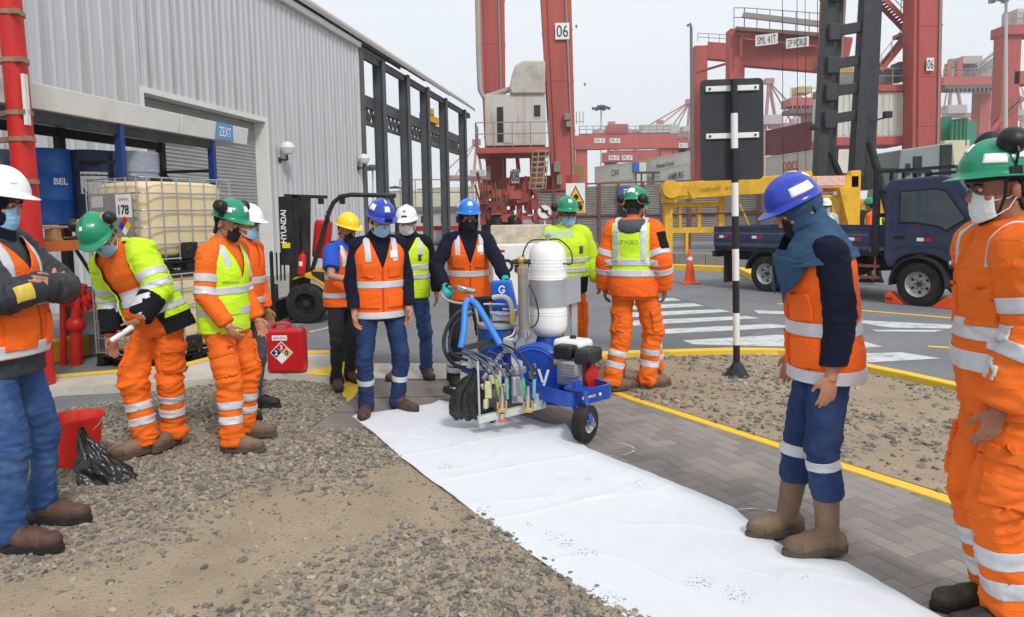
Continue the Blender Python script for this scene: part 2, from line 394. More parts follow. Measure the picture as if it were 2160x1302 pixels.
def densL(x, y):
    d = .92 + .9 * mn.noise((x * .9, y * .9, 3)) + .5 * mn.noise((x * 2.6, y * 2.6, 8))
    for c, rx, ry in SAND:
        q = ((x - c.x) / rx) ** 2 + ((y - c.y) / ry) ** 2
        d -= 1.45 * math.exp(-q * 1.5)
    return max(.03, min(1, d + .12))
def zL(x, y): return .006 + hgt(x, y, .022) * ss(0, .18, eL(x, y))
stones('gravel', PL, 44000, lambda x, y: random.choice((.005, .006, .006, .007, .008, .009, .010, .012, .015, .019)) * random.uniform(.75, 1.2), densL, zL, M_GRAV, 'grey gravel stones scattered over the dirt left of the sheet')
stones('pebbles', PL, 9000, lambda x, y: random.uniform(.0025, .006), lambda x, y: .8, zL, M_GRAV, 'small pebbles in the dirt left of the sheet')
def zR(x, y): return .02 + hgt(x, y, .02) * ss(0, .18, eR(x, y))
stones('island_gravel', PR, 5200, lambda x, y: random.choice((.004, .005, .006, .008, .011, .015, .024)) * random.uniform(.7, 1.2), lambda x, y: max(.04, .4 + .9 * mn.noise((x * 1.1, y * 1.1, 4))), zR, M_GRAV, 'loose stones in the dirt round the sign post')

# --- paver path (herringbone), real bricks
path = px((700, 902), (748, 853), (800, 806), (960, 800), (1240, 806), (1335, 846), (1640, 945), (1975, 1056), (2160, 1118), (2700, 1300), (2400, 1900), (1900, 1700), (1420, 1302), (1230, 1195), (1060, 1090), (900, 985), (768, 905))
poly_sheet('paver_path', path, .004, mat('joint_sand', (128, 121, 113), .95, var=.2, vs=20))['label'] = 'grey block paving path under the white sheet'
PATH = bpy.data.objects['paver_path']
pave_poly = [(p[0], p[1]) for p in px((960, 868), (1240, 812), (1335, 852), (1640, 950), (1975, 1061), (2160, 1123), (2500, 1236), (2200, 1500), (1700, 1302), (1330, 1060), (1100, 930))]
M_PAVE = mat('paver', (141, 135, 130), .9, var=.1, vs=8, bump=.35, bs=110, dirt=(130, 124, 118), da=.5, ds=3)
_n = M_PAVE.node_tree.nodes; _L = M_PAVE.node_tree.links; _p = _n['Principled BSDF']
_oi = _n.new('ShaderNodeObjectInfo'); _gi = _n.new('ShaderNodeNewGeometry'); _ad = _n.new('ShaderNodeMath'); _ad.operation = 'ADD'
_L.new(_oi.outputs['Random'], _ad.inputs[0]); _L.new(_gi.outputs['Random Per Island'], _ad.inputs[1])
_fr = _n.new('ShaderNodeMath'); _fr.operation = 'FRACT'; _L.new(_ad.outputs[0], _fr.inputs[0])
_rr = _n.new('ShaderNodeValToRGB'); _rr.color_ramp.elements[0].color = (.82, .82, .82, 1); _rr.color_ramp.elements[1].color = (1.15, 1.12, 1.1, 1); _L.new(_fr.outputs[0], _rr.inputs[0])
_mx = _n.new('ShaderNodeMix'); _mx.data_type = 'RGBA'; _mx.blend_type = 'MULTIPLY'; _mx.inputs['Factor'].default_value = 1
_L.new(_p.inputs['Base Color'].links[0].from_socket, _mx.inputs['A']); _L.new(_rr.outputs[0], _mx.inputs['B']); _L.new(_mx.outputs['Result'], _p.inputs['Base Color'])
def paver_mesh():
    W, Lh, h, b = .0965, .1965, .026, .004
    m_ = MB()
    a = [(-W / 2, -Lh / 2), (W / 2, -Lh / 2), (W / 2, Lh / 2), (-W / 2, Lh / 2)]
    c_ = [(-W / 2 + b, -Lh / 2 + b), (W / 2 - b, -Lh / 2 + b), (W / 2 - b, Lh / 2 - b), (-W / 2 + b, Lh / 2 - b)]
    m_.add([(x, y, 0) for x, y in a] + [(x, y, h - .003) for x, y in a] + [(x, y, h) for x, y in c_],
           [(0, 1, 5, 4), (1, 2, 6, 5), (2, 3, 7, 6), (3, 0, 4, 7), (4, 5, 9, 8), (5, 6, 10, 9), (6, 7, 11, 10), (7, 4, 8, 11), (8, 9, 10, 11)])
    return m_
pv = paver_mesh(); pvm = pv.mesh('paver', smooth=False); pvm.materials.append(M_PAVE)
HB = R(24); ch, sh = math.cos(HB), math.sin(HB); spots = []
for i in range(-90, 90):
    for j in range(-90, 90):
        # herringbone: unit 0.1; pair of bricks stepping diagonally
        for (ox, oy, v) in ((0, 0, 0), (.1, 0, 1)):
            gx = (i + j * 2) * .1 * 1.0 + ox; gy = (i - j * 2) * .1 + oy
            if v == 0: cx_, cy_ = gx + .05, gy + .1
            else: cx_, cy_ = gx + .1, gy + .05
            X = 1.5 + cx_ * ch - cy_ * sh; Y = 4.0 + cx_ * sh + cy_ * ch
            if inside(pave_poly, X, Y): spots.append((X, Y, HB + (0 if v == 0 else R(90))))
spots.sort(key=lambda q: q[1] + abs(q[0]) * .2)
rest = MB()
for k, (X, Y, a) in enumerate(spots):
    z = -.020 + random.uniform(0, .0016); tl = (random.gauss(0, .004), random.gauss(0, .004), a + random.gauss(0, .006))
    if k < 300:
        o = bpy.data.objects.new('paver', pvm); COL.objects.link(o); o.parent = PATH; o.location = (X, Y, z); o.rotation_euler = tl
    else:
        e = MX.Rotation(a, 3, 'Z'); rest.add([e @ V(q) + V((X, Y, z)) for q in pv.v], pv.f)
if rest.v:
    o = rest.build('pavers', M_PAVE, PATH, smooth=False); o['kind'] = 'stuff'
# steel / concrete trench cover at the far end
tp = root('trench_cover', 'grey trench cover plates set flush in the path beyond the sheet', 'cover')
tp['kind'] = 'structure'
cells = [[(655, 906), (700, 872), (792, 872), (765, 905)], [(703, 869), (742, 842), (960, 838), (958, 868), (794, 869)], [(745, 839), (798, 807), (958, 803), (960, 835)]]
for c_ in cells:
    pts = px(*c_, z=.02); m_ = MB(); k = len(pts)
    m_.add([(p[0], p[1], .004) for p in pts] + [(p[0], p[1], .022) for p in pts], [tuple(range(k, 2 * k))[::-1]] + [(i, (i + 1) % k, k + (i + 1) % k, k + i) for i in range(k)])
    m_.build('cover_plate', M_PLATE, tp, smooth=False, fixn=True)
# concrete strip along the road edge beyond the plates
strip = px((748, 800), (775, 768), (1262, 768), (1250, 803)); poly_sheet('concrete_strip', strip, .008, M_CONC)['label'] = 'pale concrete strip between road and path'
# yellow flush kerb lines
def kerb_line(name, pts, wpx, z, h, m, label):
    P = [V((p[0], p[1], 0)) for p in pts]; m_ = MB(); L_ = []; R_ = []
    for i, p in enumerate(P):
        d = (P[min(i + 1, len(P) - 1)] - P[max(i - 1, 0)]).normalized(); n_ = V((-d.y, d.x, 0)) * wpx / 2
        L_.append(p + n_); R_.append(p - n_)
    k = len(P)
    vs = [(q.x, q.y, z) for q in L_] + [(q.x, q.y, z) for q in R_] + [(q.x, q.y, h) for q in L_] + [(q.x, q.y, h) for q in R_]
    fs = []
    for i in range(k - 1):
        fs += [(2 * k + i, 3 * k + i, 3 * k + i + 1, 2 * k + i + 1), (i, 2 * k + i, 2 * k + i + 1, i + 1), (k + i, k + i + 1, 3 * k + i + 1, 3 * k + i)]
    fs += [(0, k, 3 * k, 2 * k), (k - 1, 3 * k - 1, 4 * k - 1, 2 * k - 1)]
    m_.add(vs, fs); o = m_.build(name, m, smooth=False, bevel=.008); o['kind'] = 'structure'; o['label'] = label; return o
kerb_line('yellow_kerb', px((1235, 806), (1335, 843), (1640, 941), (1975, 1049), (2160, 1110), (2600, 1255)), .105, 0, .016, M_YPAINT, 'yellow painted edging along the paved path')
kerb_line('road_kerb', px((1262, 764), (1275, 754), (1400, 750), (1560, 746), (1640, 747), (1720, 756), (1810, 778), (1920, 801), (2003, 820), (2160, 857), (2500, 945)), .12, 0, .06, M_YPAINT, 'yellow painted kerb curving round the dirt island')
# raised concrete island on the left with yellow painted edges
isl = px((-400, 870), (-100, 845), (130, 815), (310, 806), (420, 800), (600, 786), (700, 793), (765, 742), (480, 748), (380, 772), (130, 792), (-300, 800), z=.09)
o = poly_sheet('concrete_island', isl, 0, M_CONC, th=.085); o['label'] = 'pale concrete island with a low kerb on the left'
for i_, q in enumerate(([(375, 776), (378, 768), (480, 742), (768, 737), (762, 744), (481, 749)], [(640, 788), (700, 769), (765, 743), (775, 752), (722, 792), (700, 793)], [(-300, 806), (-300, 800), (130, 789), (378, 768), (376, 775), (130, 796)])):
    poly_sheet('island_edge_paint', px(*q, z=.09), .0885, M_YPAINT)['label'] = ['yellow painted rear edge of the concrete island', 'yellow paint on the island corner by the red can', 'yellow paint along the island edge at far left'][i_]
poly_sheet('path_corner_paint', px((697, 797), (724, 793), (776, 757), (792, 772), (742, 848), (733, 851)), .0125, M_YPAINT)['label'] = 'yellow paint wedge running to the trench plates'
# zebra crossing
zeb = [[(1330, 640), (1330, 633), (1420, 629), (1437, 634)], [(1330, 654), (1330, 646), (1462, 640), (1486, 646)], [(1330, 670), (1330, 660), (1516, 653), (1541, 658)], [(1330, 688), (1330, 677), (1575, 667), (1602, 672)], [(1400, 705), (1380, 696), (1622, 684), (1690, 690)], [(1462, 727), (1440, 719), (1640, 707), (1800, 715), (1862, 732), (1800, 736)], [(1530, 747), (1512, 742), (1625, 737), (1840, 746), (1900, 744), (1986, 757), (1800, 767), (1700, 752)]]
zr = root('zebra_crossing', 'white zebra crossing stripes worn on the asphalt', None); zr['kind'] = 'structure'
for q in zeb: poly_sheet('crossing_stripe', px(*q), .004, M_LINE, zr)
lm = root('lane_marking', 'white and yellow lane marks on the road by the truck', None); lm['kind'] = 'structure'
for q in ([(1810, 676), (2010, 686), (2005, 694), (1880, 692), (1812, 682)], [(1838, 696), (1990, 697), (1970, 701), (1850, 700)]): poly_sheet('marking', px(*q), .004, M_LINE, lm)
for q in ([(1640, 640), (2100, 678), (2100, 680.5), (1640, 642)], [(1958, 730), (2080, 738), (2080, 741), (1958, 733)]): poly_sheet('marking', px(*q), .0045, M_YPAINT, lm)
poly_sheet('marking', px((652, 700), (700, 689), (702, 690.5), (654, 702)), .004, M_LINE, lm)
poly_sheet('marking', px((1590, 655), (1700, 659), (1690, 664), (1600, 662)), .004, M_LINE, lm)
poly_sheet('asphalt_patch', px((1330, 632), (1400, 622), (1480, 640), (1620, 690), (1500, 742), (1280, 748)), .002, asphalt_mat('asphalt_dark', (114, 115, 118)))['label'] = 'darker asphalt strip under the crossing'
poly_sheet('door_apron', [(-10.5, 11), (-4.6, 12.2), (-4.3, 16), (-5.2, 26), (-9, 26)], .003, M_CONCD)['label'] = 'pale concrete apron before the roller door'
# faint old paint ring marks on the pavers
for i_, (cx_, cy_, r_, a0, a1) in enumerate(((1285, 950, .16, -150, 60), (1600, 1105, .2, 20, 170))):
    c_ = gp(cx_, cy_); m_ = MB(); N = 14
    for a_ in (0,):
        vs = []
        for i in range(N + 1):
            t = R(lerp(a0, a1, i / N)); wv = .018 + .006 * math.sin(i * 2.3)
            vs += [(c_.x + r_ * math.cos(t), c_.y + r_ * .8 * math.sin(t), .0095), (c_.x + (r_ + wv) * math.cos(t), c_.y + (r_ + wv) * .8 * math.sin(t), .0095)]
        m_.add(vs, [(2 * i, 2 * i + 1, 2 * i + 3, 2 * i + 2) for i in range(N) if i % 5 != 4])
    o = m_.build('paint_ring', mat('old_white_paint', (196, 190, 180), .9, var=.2, vs=12), smooth=False, fixn=True); tag(o, ['faded white paint ring on the pavers beside the caster wheel', 'faded white paint ring on the pavers behind the brown boots'][i_], kind='structure')

# ================================================================== WHITE SHEET
Le = px((742, 884), (790, 921), (850, 975), (1000, 1088), (1150, 1200), (1290, 1302), (1700, 1600), (2000, 1820))
Re = px((955, 853), (1090, 880), (1190, 912), (1240, 953), (1330, 988), (1545, 1078), (1610, 1136), (1690, 1183), (1785, 1196), (1965, 1302), (2300, 1500), (2600, 1700))
def along(P, t):
    L_ = [0]
    for i in range(len(P) - 1): L_.append(L_[-1] + (P[i + 1] - P[i]).length)
    s_ = t * L_[-1]
    for i in range(len(P) - 1):
        if s_ <= L_[i + 1]: return P[i].lerp(P[i + 1], (s_ - L_[i]) / (L_[i + 1] - L_[i]))
    return P[-1]
def sheet_fn(u, v):
    a, b = along(Le, v), along(Re, v); p = a.lerp(b, u)
    z = .030
    # long ridge near the right edge, soft creases, free rippled rim
    x, y = p.x, p.y
    ridge = .022 * math.exp(-((u - .86 + .05 * math.sin(v * 9)) / .05) ** 2) * (.4 + .6 * max(0, math.sin(v * 14 + 1)))
    z += ridge + .005 * (mn.noise((x * 1.6, y * 1.6, 2)) + .3) + .0025 * mn.noise((x * 5, y * 5, 6))
    cr_ = abs(mn.noise((x * 1.3 + y * .9, y * 1.0 - x * .7, 12))); z += .004 * math.exp(-(cr_ / .02) ** 2)
    for cv in (.13, .24, .36, .5): z += .0045 * math.exp(-((v - cv - .004 * math.sin(u * 9)) / .0035) ** 2)
    for cu in (.33, .66): z += .0035 * math.exp(-((u - cu) / .006) ** 2)
    e = min(u, 1 - u); z = lerp(.024, z, ss(0, .06, e)) + .006 * abs(mn.noise((v * 30, u * 2, 3))) * (1 - ss(0, .05, e))
    q = gp(1200, 915); d_ = math.hypot(x - q.x, y - q.y); z += .05 * math.exp(-(d_ / .12) ** 2)
    jag = .02 * mn.noise((u * 9, 4, 4)) if v < .02 else 0
    n_ = (b - a).normalized(); p = p + n_ * (.008 * mn.noise((v * 16, 7, u)) if u < .02 or u > .98 else 0)
    return V((p.x, p.y + jag, z))
M_SHEET = mat('white_cloth', (218, 221, 226), .85, var=.03, vs=3, bump=.06, bs=30, spec=.2)
n_ = M_SHEET.node_tree.nodes; L_ = M_SHEET.node_tree.links; p_ = n_['Principled BSDF']
# dirty boot-print speckles: small dark dashes gathered in a few spots
tcn = [q for q in n_ if q.type == 'TEX_COORD'][0]
spots_px = [(935, 985, .10, 1), (1075, 983, .07, .8), (1025, 1072, .09, 1), (1115, 1108, .06, .6), (1165, 1130, .1, 1), (1195, 1145, .09, 1), (1235, 1168, .1, 1), (1190, 1010, .08, .6), (1240, 1012, .07, .7), (1345, 1020, .1, 1), (1475, 1228, .1, 1.2), (1555, 1255, .11, 1.1), (1285, 1265, .1, 1.1), (845, 910, .07, .6), (1690, 1215, .06, .5), (960, 935, .12, .4)]
acc = None
for (a, b, r_, k_) in spots_px:
    c_ = gp(a, b, .03)
    d = n_.new('ShaderNodeVectorMath'); d.operation = 'DISTANCE'; d.inputs[1].default_value = (c_.x, c_.y, .035); L_.new(tcn.outputs['Object'], d.inputs[0])
    mr = n_.new('ShaderNodeMapRange'); mr.inputs[1].default_value = r_ * .8; mr.inputs[2].default_value = r_ * .1; mr.inputs[3].default_value = 0; mr.inputs[4].default_value = k_; L_.new(d.outputs['Value'], mr.inputs[0])
    if acc is None: acc = mr.outputs[0]
    else:
        ad = n_.new('ShaderNodeMath'); ad.operation = 'MAXIMUM'; L_.new(acc, ad.inputs[0]); L_.new(mr.outputs[0], ad.inputs[1]); acc = ad.outputs[0]
mp2 = n_.new('ShaderNodeMapping'); mp2.inputs['Scale'].default_value = (60, 105, 1); mp2.inputs['Rotation'].default_value = (0, 0, .5); L_.new(tcn.outputs['Object'], mp2.inputs[0])
vz = n_.new('ShaderNodeTexVoronoi'); vz.inputs['Scale'].default_value = 1; L_.new(mp2.outputs[0], vz.inputs['Vector'])
lt = n_.new('ShaderNodeMapRange'); lt.inputs[1].default_value = .34; lt.inputs[2].default_value = .22; lt.inputs[3].default_value = 0; lt.inputs[4].default_value = 1; L_.new(vz.outputs['Distance'], lt.inputs[0])
sn = n_.new('ShaderNodeTexNoise'); sn.inputs['Scale'].default_value = 30; L_.new(tcn.outputs['Object'], sn.inputs['Vector'])
m1 = n_.new('ShaderNodeMath'); m1.operation = 'MULTIPLY'; L_.new(acc, m1.inputs[0]); L_.new(lt.outputs[0], m1.inputs[1])
m2 = n_.new('ShaderNodeMath'); m2.operation = 'MULTIPLY'; L_.new(m1.outputs[0], m2.inputs[0]); L_.new(sn.outputs['Fac'], m2.inputs[1])
m3 = n_.new('ShaderNodeMath'); m3.operation = 'MULTIPLY'; m3.use_clamp = True; L_.new(m2.outputs[0], m3.inputs[0]); m3.inputs[1].default_value = 2.6
mx = n_.new('ShaderNodeMix'); mx.data_type = 'RGBA'; mx.inputs['B'].default_value = (*lin((88, 84, 78)), 1)
L_.new(m3.outputs[0], mx.inputs['Factor']); L_.new(p_.inputs['Base Color'].links[0].from_socket, mx.inputs['A']); L_.new(mx.outputs['Result'], p_.inputs['Base Color'])
mb = MB(); mb.grid(sheet_fn, 100, 300)
o = mb.build('cloth_sheet', M_SHEET, fixn=True, ang=180); q = o.modifiers.new('solid', 'SOLIDIFY'); q.thickness = .003; q.offset = -1
tag(o, 'long white cloth sheet laid over the path with boot marks', 'sheet')
# ================================================================== WAREHOUSE
WD = V((.174, .985, 0)).normalized(); WN = V((WD.y, -WD.x, 0)); W0 = V((-6.8, 20, 0))     # along wall, outwards
def wp(t, z, n=0.): return W0 + WD * t + WN * n + V((0, 0, z))
M_CLAD = mat('grey_cladding', (192, 192, 195), .55, var=.05, vs=1.5, dirt=(146, 143, 143), da=.8, ds=1.1, stretch=(4, 4, .16))
M_CLADTRIM = mat('pale_trim', (222, 221, 216), .5, var=.06, vs=2, dirt=(160, 156, 148), da=.4, ds=2)
M_SHUT = mat('shutter_grey', (150, 150, 150), .5, var=.06, vs=1.2, dirt=(100, 98, 96), da=.4, ds=1.1, metal=.15)
M_ROOF = mat('roof_grey', (158, 152, 146), .7, var=.12, vs=.6, dirt=(118, 110, 102), da=.5, ds=.5)
M_FRAME = mat('steel_frame', (84, 86, 90), .6, var=.16, vs=1, dirt=(118, 108, 100), da=.4, ds=1.2)
whs = root('warehouse', 'grey corrugated warehouse with roller door and open steel bay behind', 'building', W0, 0)
def wl(t, z, n=0.): return wp(t, z, n) - W0
EAVE = 7.85; DT0, DT1, DZ = -4.95, 0.0, 4.28; CORN = 6.9
def panel_mesh(z0, z1, wd=.9):
    prof = []; k = 3; pch = wd / k; d = .045
    for i in range(k):
        a = i * pch; prof += [(a, 0), (a + .11, 0), (a + .135, d), (a + .165, d), (a + .19, 0), (a + .2995, 0)]
    prof.append((wd - .0005, .002))
    m_ = MB(); n_ = len(prof)
    vs = [WD * a + WN * b + V((0, 0, z0)) for a, b in prof] + [WD * a + WN * b + V((0, 0, z1)) for a, b in prof]
    m_.add(vs, [(i, i + 1, n_ + i + 1, n_ + i) for i in range(n_ - 1)])
    me = m_.mesh('wall_panel', smooth=False); me.materials.append(M_CLAD); return me
pm_full, pm_door = panel_mesh(0, EAVE), panel_mesh(DZ + .002, EAVE)
t = DT1 + .02
tt = []
while t < CORN - .1: tt.append((t, pm_full)); t += .9
t = DT0 - .92
while t > -19: tt.append((t, pm_full)); t -= .9
t = DT0; k_ = round((DT1 - DT0) / .9)
pm_d2 = panel_mesh(DZ + .002, EAVE, (DT1 - DT0) / 6)
for i in range(6): tt.append((DT0 + i * (DT1 - DT0) / 6 - .005, pm_d2))
for i, (t, me) in enumerate(tt):
    o = bpy.data.objects.new('wall_panel', me); COL.objects.link(o); o.parent = whs; o.location = WD * t + WN * (.002 * (i % 2))
# backing, end wall, door reveal
m_ = MB(); th = .25
for (a, b, z0, z1) in ((-19, DT0 - .02, 0, EAVE), (DT0 - .02, DT1 + .02, DZ + .01, EAVE), (DT1 + .02, CORN, 0, EAVE)):
    m_.hexa([wl(a, z0, -.03), wl(b, z0, -.03), wl(b, z0, -th), wl(a, z0, -th), wl(a, z1, -.03), wl(b, z1, -.03), wl(b, z1, -th), wl(a, z1, -th)])
m_.build('wall_core', M_CLADTRIM, whs, smooth=False, fixn=True)
m_ = MB()
for a, b, z0, z1, n0, n1 in ((DT0 - .12, DT0, 0, DZ + .12, -.34, .05), (DT1, DT1 + .14, 0, DZ + .12, -.34, .05), (DT0, DT1, DZ, DZ + .12, -.34, .05)):
    m_.hexa([wl(a, z0, n1), wl(b, z0, n1), wl(b, z0, n0), wl(a, z0, n0), wl(a, z1, n1), wl(b, z1, n1), wl(b, z1, n0), wl(a, z1, n0)])
m_.build('door_frame', M_CLADTRIM, whs, smooth=False, fixn=True)
m_ = MB(); ns = 48; pit = DZ / ns; vs = []
for i in range(ns + 1):
    z = i * pit
    for n_ in (-.300, -.285, -.300): vs.append((z + (-.0, pit * .45, pit * .86)[(len(vs)) % 3], n_))
pts = [q for q in vs if q[0] <= DZ + .02]
k = len(pts); m_.add([wl(DT0, z, n_) for z, n_ in pts] + [wl(DT1, z, n_) for z, n_ in pts], [(i, k + i, k + i + 1, i + 1) for i in range(k - 1)])
sh = m_.build('roller_door', M_SHUT, whs, smooth=False)
m_ = MB(); m_.hexa([wl(DT0, 0, -.27), wl(DT1, 0, -.27), wl(DT1, 0, -.3), wl(DT0, 0, -.3), wl(DT0, .12, -.27), wl(DT1, .12, -.27), wl(DT1, .12, -.3), wl(DT0, .12, -.3)])
m_.build('bottom_rail', M_DSTEEL, sh, smooth=False, fixn=True)
# corner flashing, eave gutter
m_ = MB(); m_.hexa([wl(CORN - .06, 0, .05), wl(CORN + .06, 0, .05), wl(CORN + .06, 0, -.3), wl(CORN - .06, 0, -.3), wl(CORN - .06, EAVE, .05), wl(CORN + .06, EAVE, .05), wl(CORN + .06, EAVE, -.3), wl(CORN - .06, EAVE, -.3)])
m_.build('corner_flashing', M_CLADTRIM, whs, smooth=False, fixn=True)
m_ = MB(); m_.hexa([wl(-19, EAVE, .16), wl(CORN + .1, EAVE, .16), wl(CORN + .1, EAVE, -.05), wl(-19, EAVE, -.05), wl(-19, EAVE + .17, .2), wl(CORN + .1, EAVE + .17, .2), wl(CORN + .1, EAVE + .17, -.05), wl(-19, EAVE + .17, -.05)])
m_.build('gutter', M_CLADTRIM, whs, smooth=False, fixn=True, bevel=.02)
# curved roof over wall and open bay
END = 25.3; SPAN = 20.; RISE = 4.2
def roofp(t, u, off=0.):
    n = .28 - (SPAN + .56) * u; h = EAVE + .22 + RISE * math.sin(math.pi * u) ** .9
    return wl(t, h + off, n)
m_ = MB(); NU = 26
vs = [roofp(-19, i / NU) for i in range(NU + 1)] + [roofp(END, i / NU) for i in range(NU + 1)] + [roofp(-19, i / NU, .14) for i in range(NU + 1)] + [roofp(END, i / NU, .14) for i in range(NU + 1)]
q = NU + 1
fs = [(i, q + i, q + i + 1, i + 1) for i in range(NU)] + [(2 * q + i, 2 * q + i + 1, 3 * q + i + 1, 3 * q + i) for i in range(NU)]
fs += [(0, 2 * q, 3 * q, q), (NU, q + NU, 3 * q + NU, 2 * q + NU)] + [(i, i + 1, 2 * q + i + 1, 2 * q + i) for i in range(NU)] + [(q + i, 3 * q + i, 3 * q + i + 1, q + i + 1) for i in range(NU)]
m_.add(vs, fs); rf = m_.build('roof', M_ROOF, whs, fixn=True, ang=50)
m_ = MB()
for i in range(2, NU - 1, 2): m_.bar(roofp(CORN + .2, i / NU, -.08), roofp(END - .1, i / NU, -.08), .06, .14)
o = m_.build('purlins', M_FRAME, rf, smooth=False); o['kind'] = 'stuff'
# open bay: columns on both sides, eave beam, lattice runway girder
cols_t = [7.2, 8.96 + .6, 12.75, 15.9, 19.3, 23.6]
for side in (0, 1):
    n0 = -.12 - side * (SPAN - .3)
    for t in cols_t:
        m_ = MB(); c_ = wl(t, 0, n0)
        for off in (-.20, .20): m_.bar(c_ + WN * off, c_ + WN * off + V((0, 0, EAVE + .1)), .38, .025, WN)
        m_.bar(c_, c_ + V((0, 0, EAVE + .1)), .025, .40, WN); m_.box(c_ + V((0, 0, .02)), (.56, .56, .04))
        m_.build('column', M_FRAME, whs, smooth=False)
    m_ = MB(); m_.bar(wl(CORN, EAVE - .06, n0), wl(END, EAVE - .06, n0), .16, .28)
    m_.build('eave_beam', M_FRAME, whs, smooth=False)
    m_ = MB(); n1 = n0 - .3 + side * .6
    for z, h_ in ((5.35, .12), (6.18, .46)): m_.bar(wl(CORN, z, n1), wl(END - 1.5, z, n1), .18, h_)
    t = CORN + .1; s_ = 1
    while t < END - 1.8:
        m_.bar(wl(t, 5.4 if s_ > 0 else 5.95, n1), wl(t + .26, 5.95 if s_ > 0 else 5.4, n1), .09, .07); t += .26; s_ = -s_
    m_.build('runway_girder', M_FRAME, whs, smooth=False)
cg = root('bridge_crane', 'yellow overhead bridge crane inside the open bay', 'crane', W0)
m_ = MB(); m_.bar(wl(9.2, 5.75, -.6), wl(9.2, 5.75, -SPAN + .9), .4, .75); m_.build('girder', M_YMET, cg, smooth=False, bevel=.02)
m_ = MB(); m_.bar(wl(16.2, 6.62, -.35), wl(18.6, 6.62, -.35), .35, .35); m_.box(wl(17.3, 6.95, -.35), (.5, .5, .3)); m_.build('end_carriage', M_YMET, cg, smooth=False, bevel=.02)
for i, (t, n_) in enumerate(((11.2, -4.5), (14.2, -4.5), (17.5, -4.5))):
    hl = root('hanging_lamp', ['black pendant lamp in the open bay nearest the wall', 'black pendant lamp in the middle of the open bay', 'black pendant lamp farthest along the open bay'][i], 'lamp', wp(t, 6.5, n_), 0, 'pendant lamps in the open bay')
    u_ = (.28 - n_) / (SPAN + .56); h_ = EAVE + .22 + RISE * math.sin(math.pi * u_) ** .9 - 6.5
    m_ = MB(); m_.cyl((0, 0, .2), (0, 0, h_), .012, n=6); m_.build('cord', M_BLACKM, hl)
    m_ = MB(); m_.lathe([(.05, .25), (.07, .2), (.12, .14), (.26, .02), (.25, 0), (.05, .05)], (0, 0, 0)); m_.build('lamp_shade', M_BLACKM, hl)
# globe wall lamps
def wall_lamp(t, z, label):
    g = root('wall_lamp', label, 'lamp', wp(t, z, .04), 0, 'globe lamps on the warehouse wall')
    m_ = MB(); m_.cyl(V((0, 0, -.12)), WN * .22 + V((0, 0, -.12)), .025, n=8); m_.cyl(WN * .22 + V((0, 0, -.14)), WN * .22 + V((0, 0, .02)), .035, n=10); m_.box((0, 0, -.12), (.06, .1, .14)); m_.build('bracket', M_BLACKM, g)
    c_ = WN * .24 + V((0, 0, .2))
    m_ = MB(); m_.lathe([(.1, -.16), (.15, -.14), (.2, -.02), (.2, 0)], c_); m_.build('globe', mat('frosted_glass', (206, 204, 198), .25, var=.05, vs=4), g)
    m_ = MB(); m_.lathe([(.205, 0), (.215, .01), (.19, .1), (.12, .17), (.03, .2), (.001, .2)], c_); m_.build('cap', M_CLADTRIM, g)
wall_lamp(.75, 3.42, 'white globe lamp on the wall beside the roller door'); wall_lamp(6.6, 3.55, 'white globe lamp at the warehouse corner')

# ================================================================== STORAGE RACK, IBC TOTES, DRUMS
RB = V((-4.08, 11, 0))
def rk(t, z, n=0.): return RB + WD * t + WN * n + V((0, 0, z))
M_RACKB = mat('rack_blue', (28, 56, 120), .4, var=.12, vs=6, dirt=(30, 36, 60), da=.4, ds=5)
rack = root('storage_rack', 'tall steel rack with blue posts under a grey canopy edge', 'rack')
for t in (-4.55, -2.65, -.82):
    m_ = MB(); m_.bar(rk(t, 0), rk(t, 2.72), .09, .07, WD)
    m_.build('post', M_RACKB, rack, smooth=False, bevel=.006)
    m_ = MB(); m_.bar(rk(t, 0, -.8), rk(t, 2.72, -.8), .09, .09, WD); m_.build('rear_post', M_BLACKM, rack, smooth=False)
    m_ = MB()
    for z in (.3, 1.42, 2.3): m_.bar(rk(t, z, -.05), rk(t, z, -.76), .04, .04)
    m_.bar(rk(t, 1.44, -.05), rk(t, 2.28, -.76), .03, .03); m_.bar(rk(t, .32, -.05), rk(t, 1.4, -.76), .03, .03); m_.build('side_brace', M_BLACKM, rack, smooth=False)
for t0, t1 in ((-6.2, -4.6), (-4.5, -2.7), (-2.6, -.87)):
    for z, n_ in ((1.36, 0), (1.36, -.8), (2.66, 0), (2.66, -.8), (2.05, -.8)):
        m_ = MB(); m_.bar(rk(t0, z, n_), rk(t1, z, n_), .05, .11 if z < 2.05 or z > 2.5 else .05)
        m_.build('shelf_beam', mat('rack_beam', (206, 112, 60), .5, var=.15, vs=5) if z < 2 else M_BLACKM, rack, smooth=False)
can = root('canopy_fascia', 'long grey metal canopy edge above the drums', 'canopy')
for t0, t1 in ((-7.4, -1.62), (-1.6, .02)):
    m_ = MB(); m_.hexa([rk(t0, 2.73, .06), rk(t1, 2.73, .06), rk(t1, 2.73, -1.1), rk(t0, 2.73, -1.1), rk(t0, 2.98, .10), rk(t1, 2.98, .10), rk(t1, 2.92, -1.1), rk(t0, 2.92, -1.1)])
    m_.build('fascia_panel', M_CLADTRIM, can, smooth=False, fixn=True, bevel=.01)
zs = root('zone_sign', 'small blue sign reading ZEXT on the canopy edge', 'sign')
c_ = rk(-.62, 2.86, .093)
plate(c_, WD, (0, 0, 1), .42, .24, mat('sign_blue', (92, 140, 190), .5, var=.1, vs=8, dirt=(150, 170, 190), da=.5, ds=12), zs, 'sign_board', .006)
text('ZEXT', c_ + WN * .007, WD, (0, 0, 1), .13, M_WHITE, zs, width=.3)

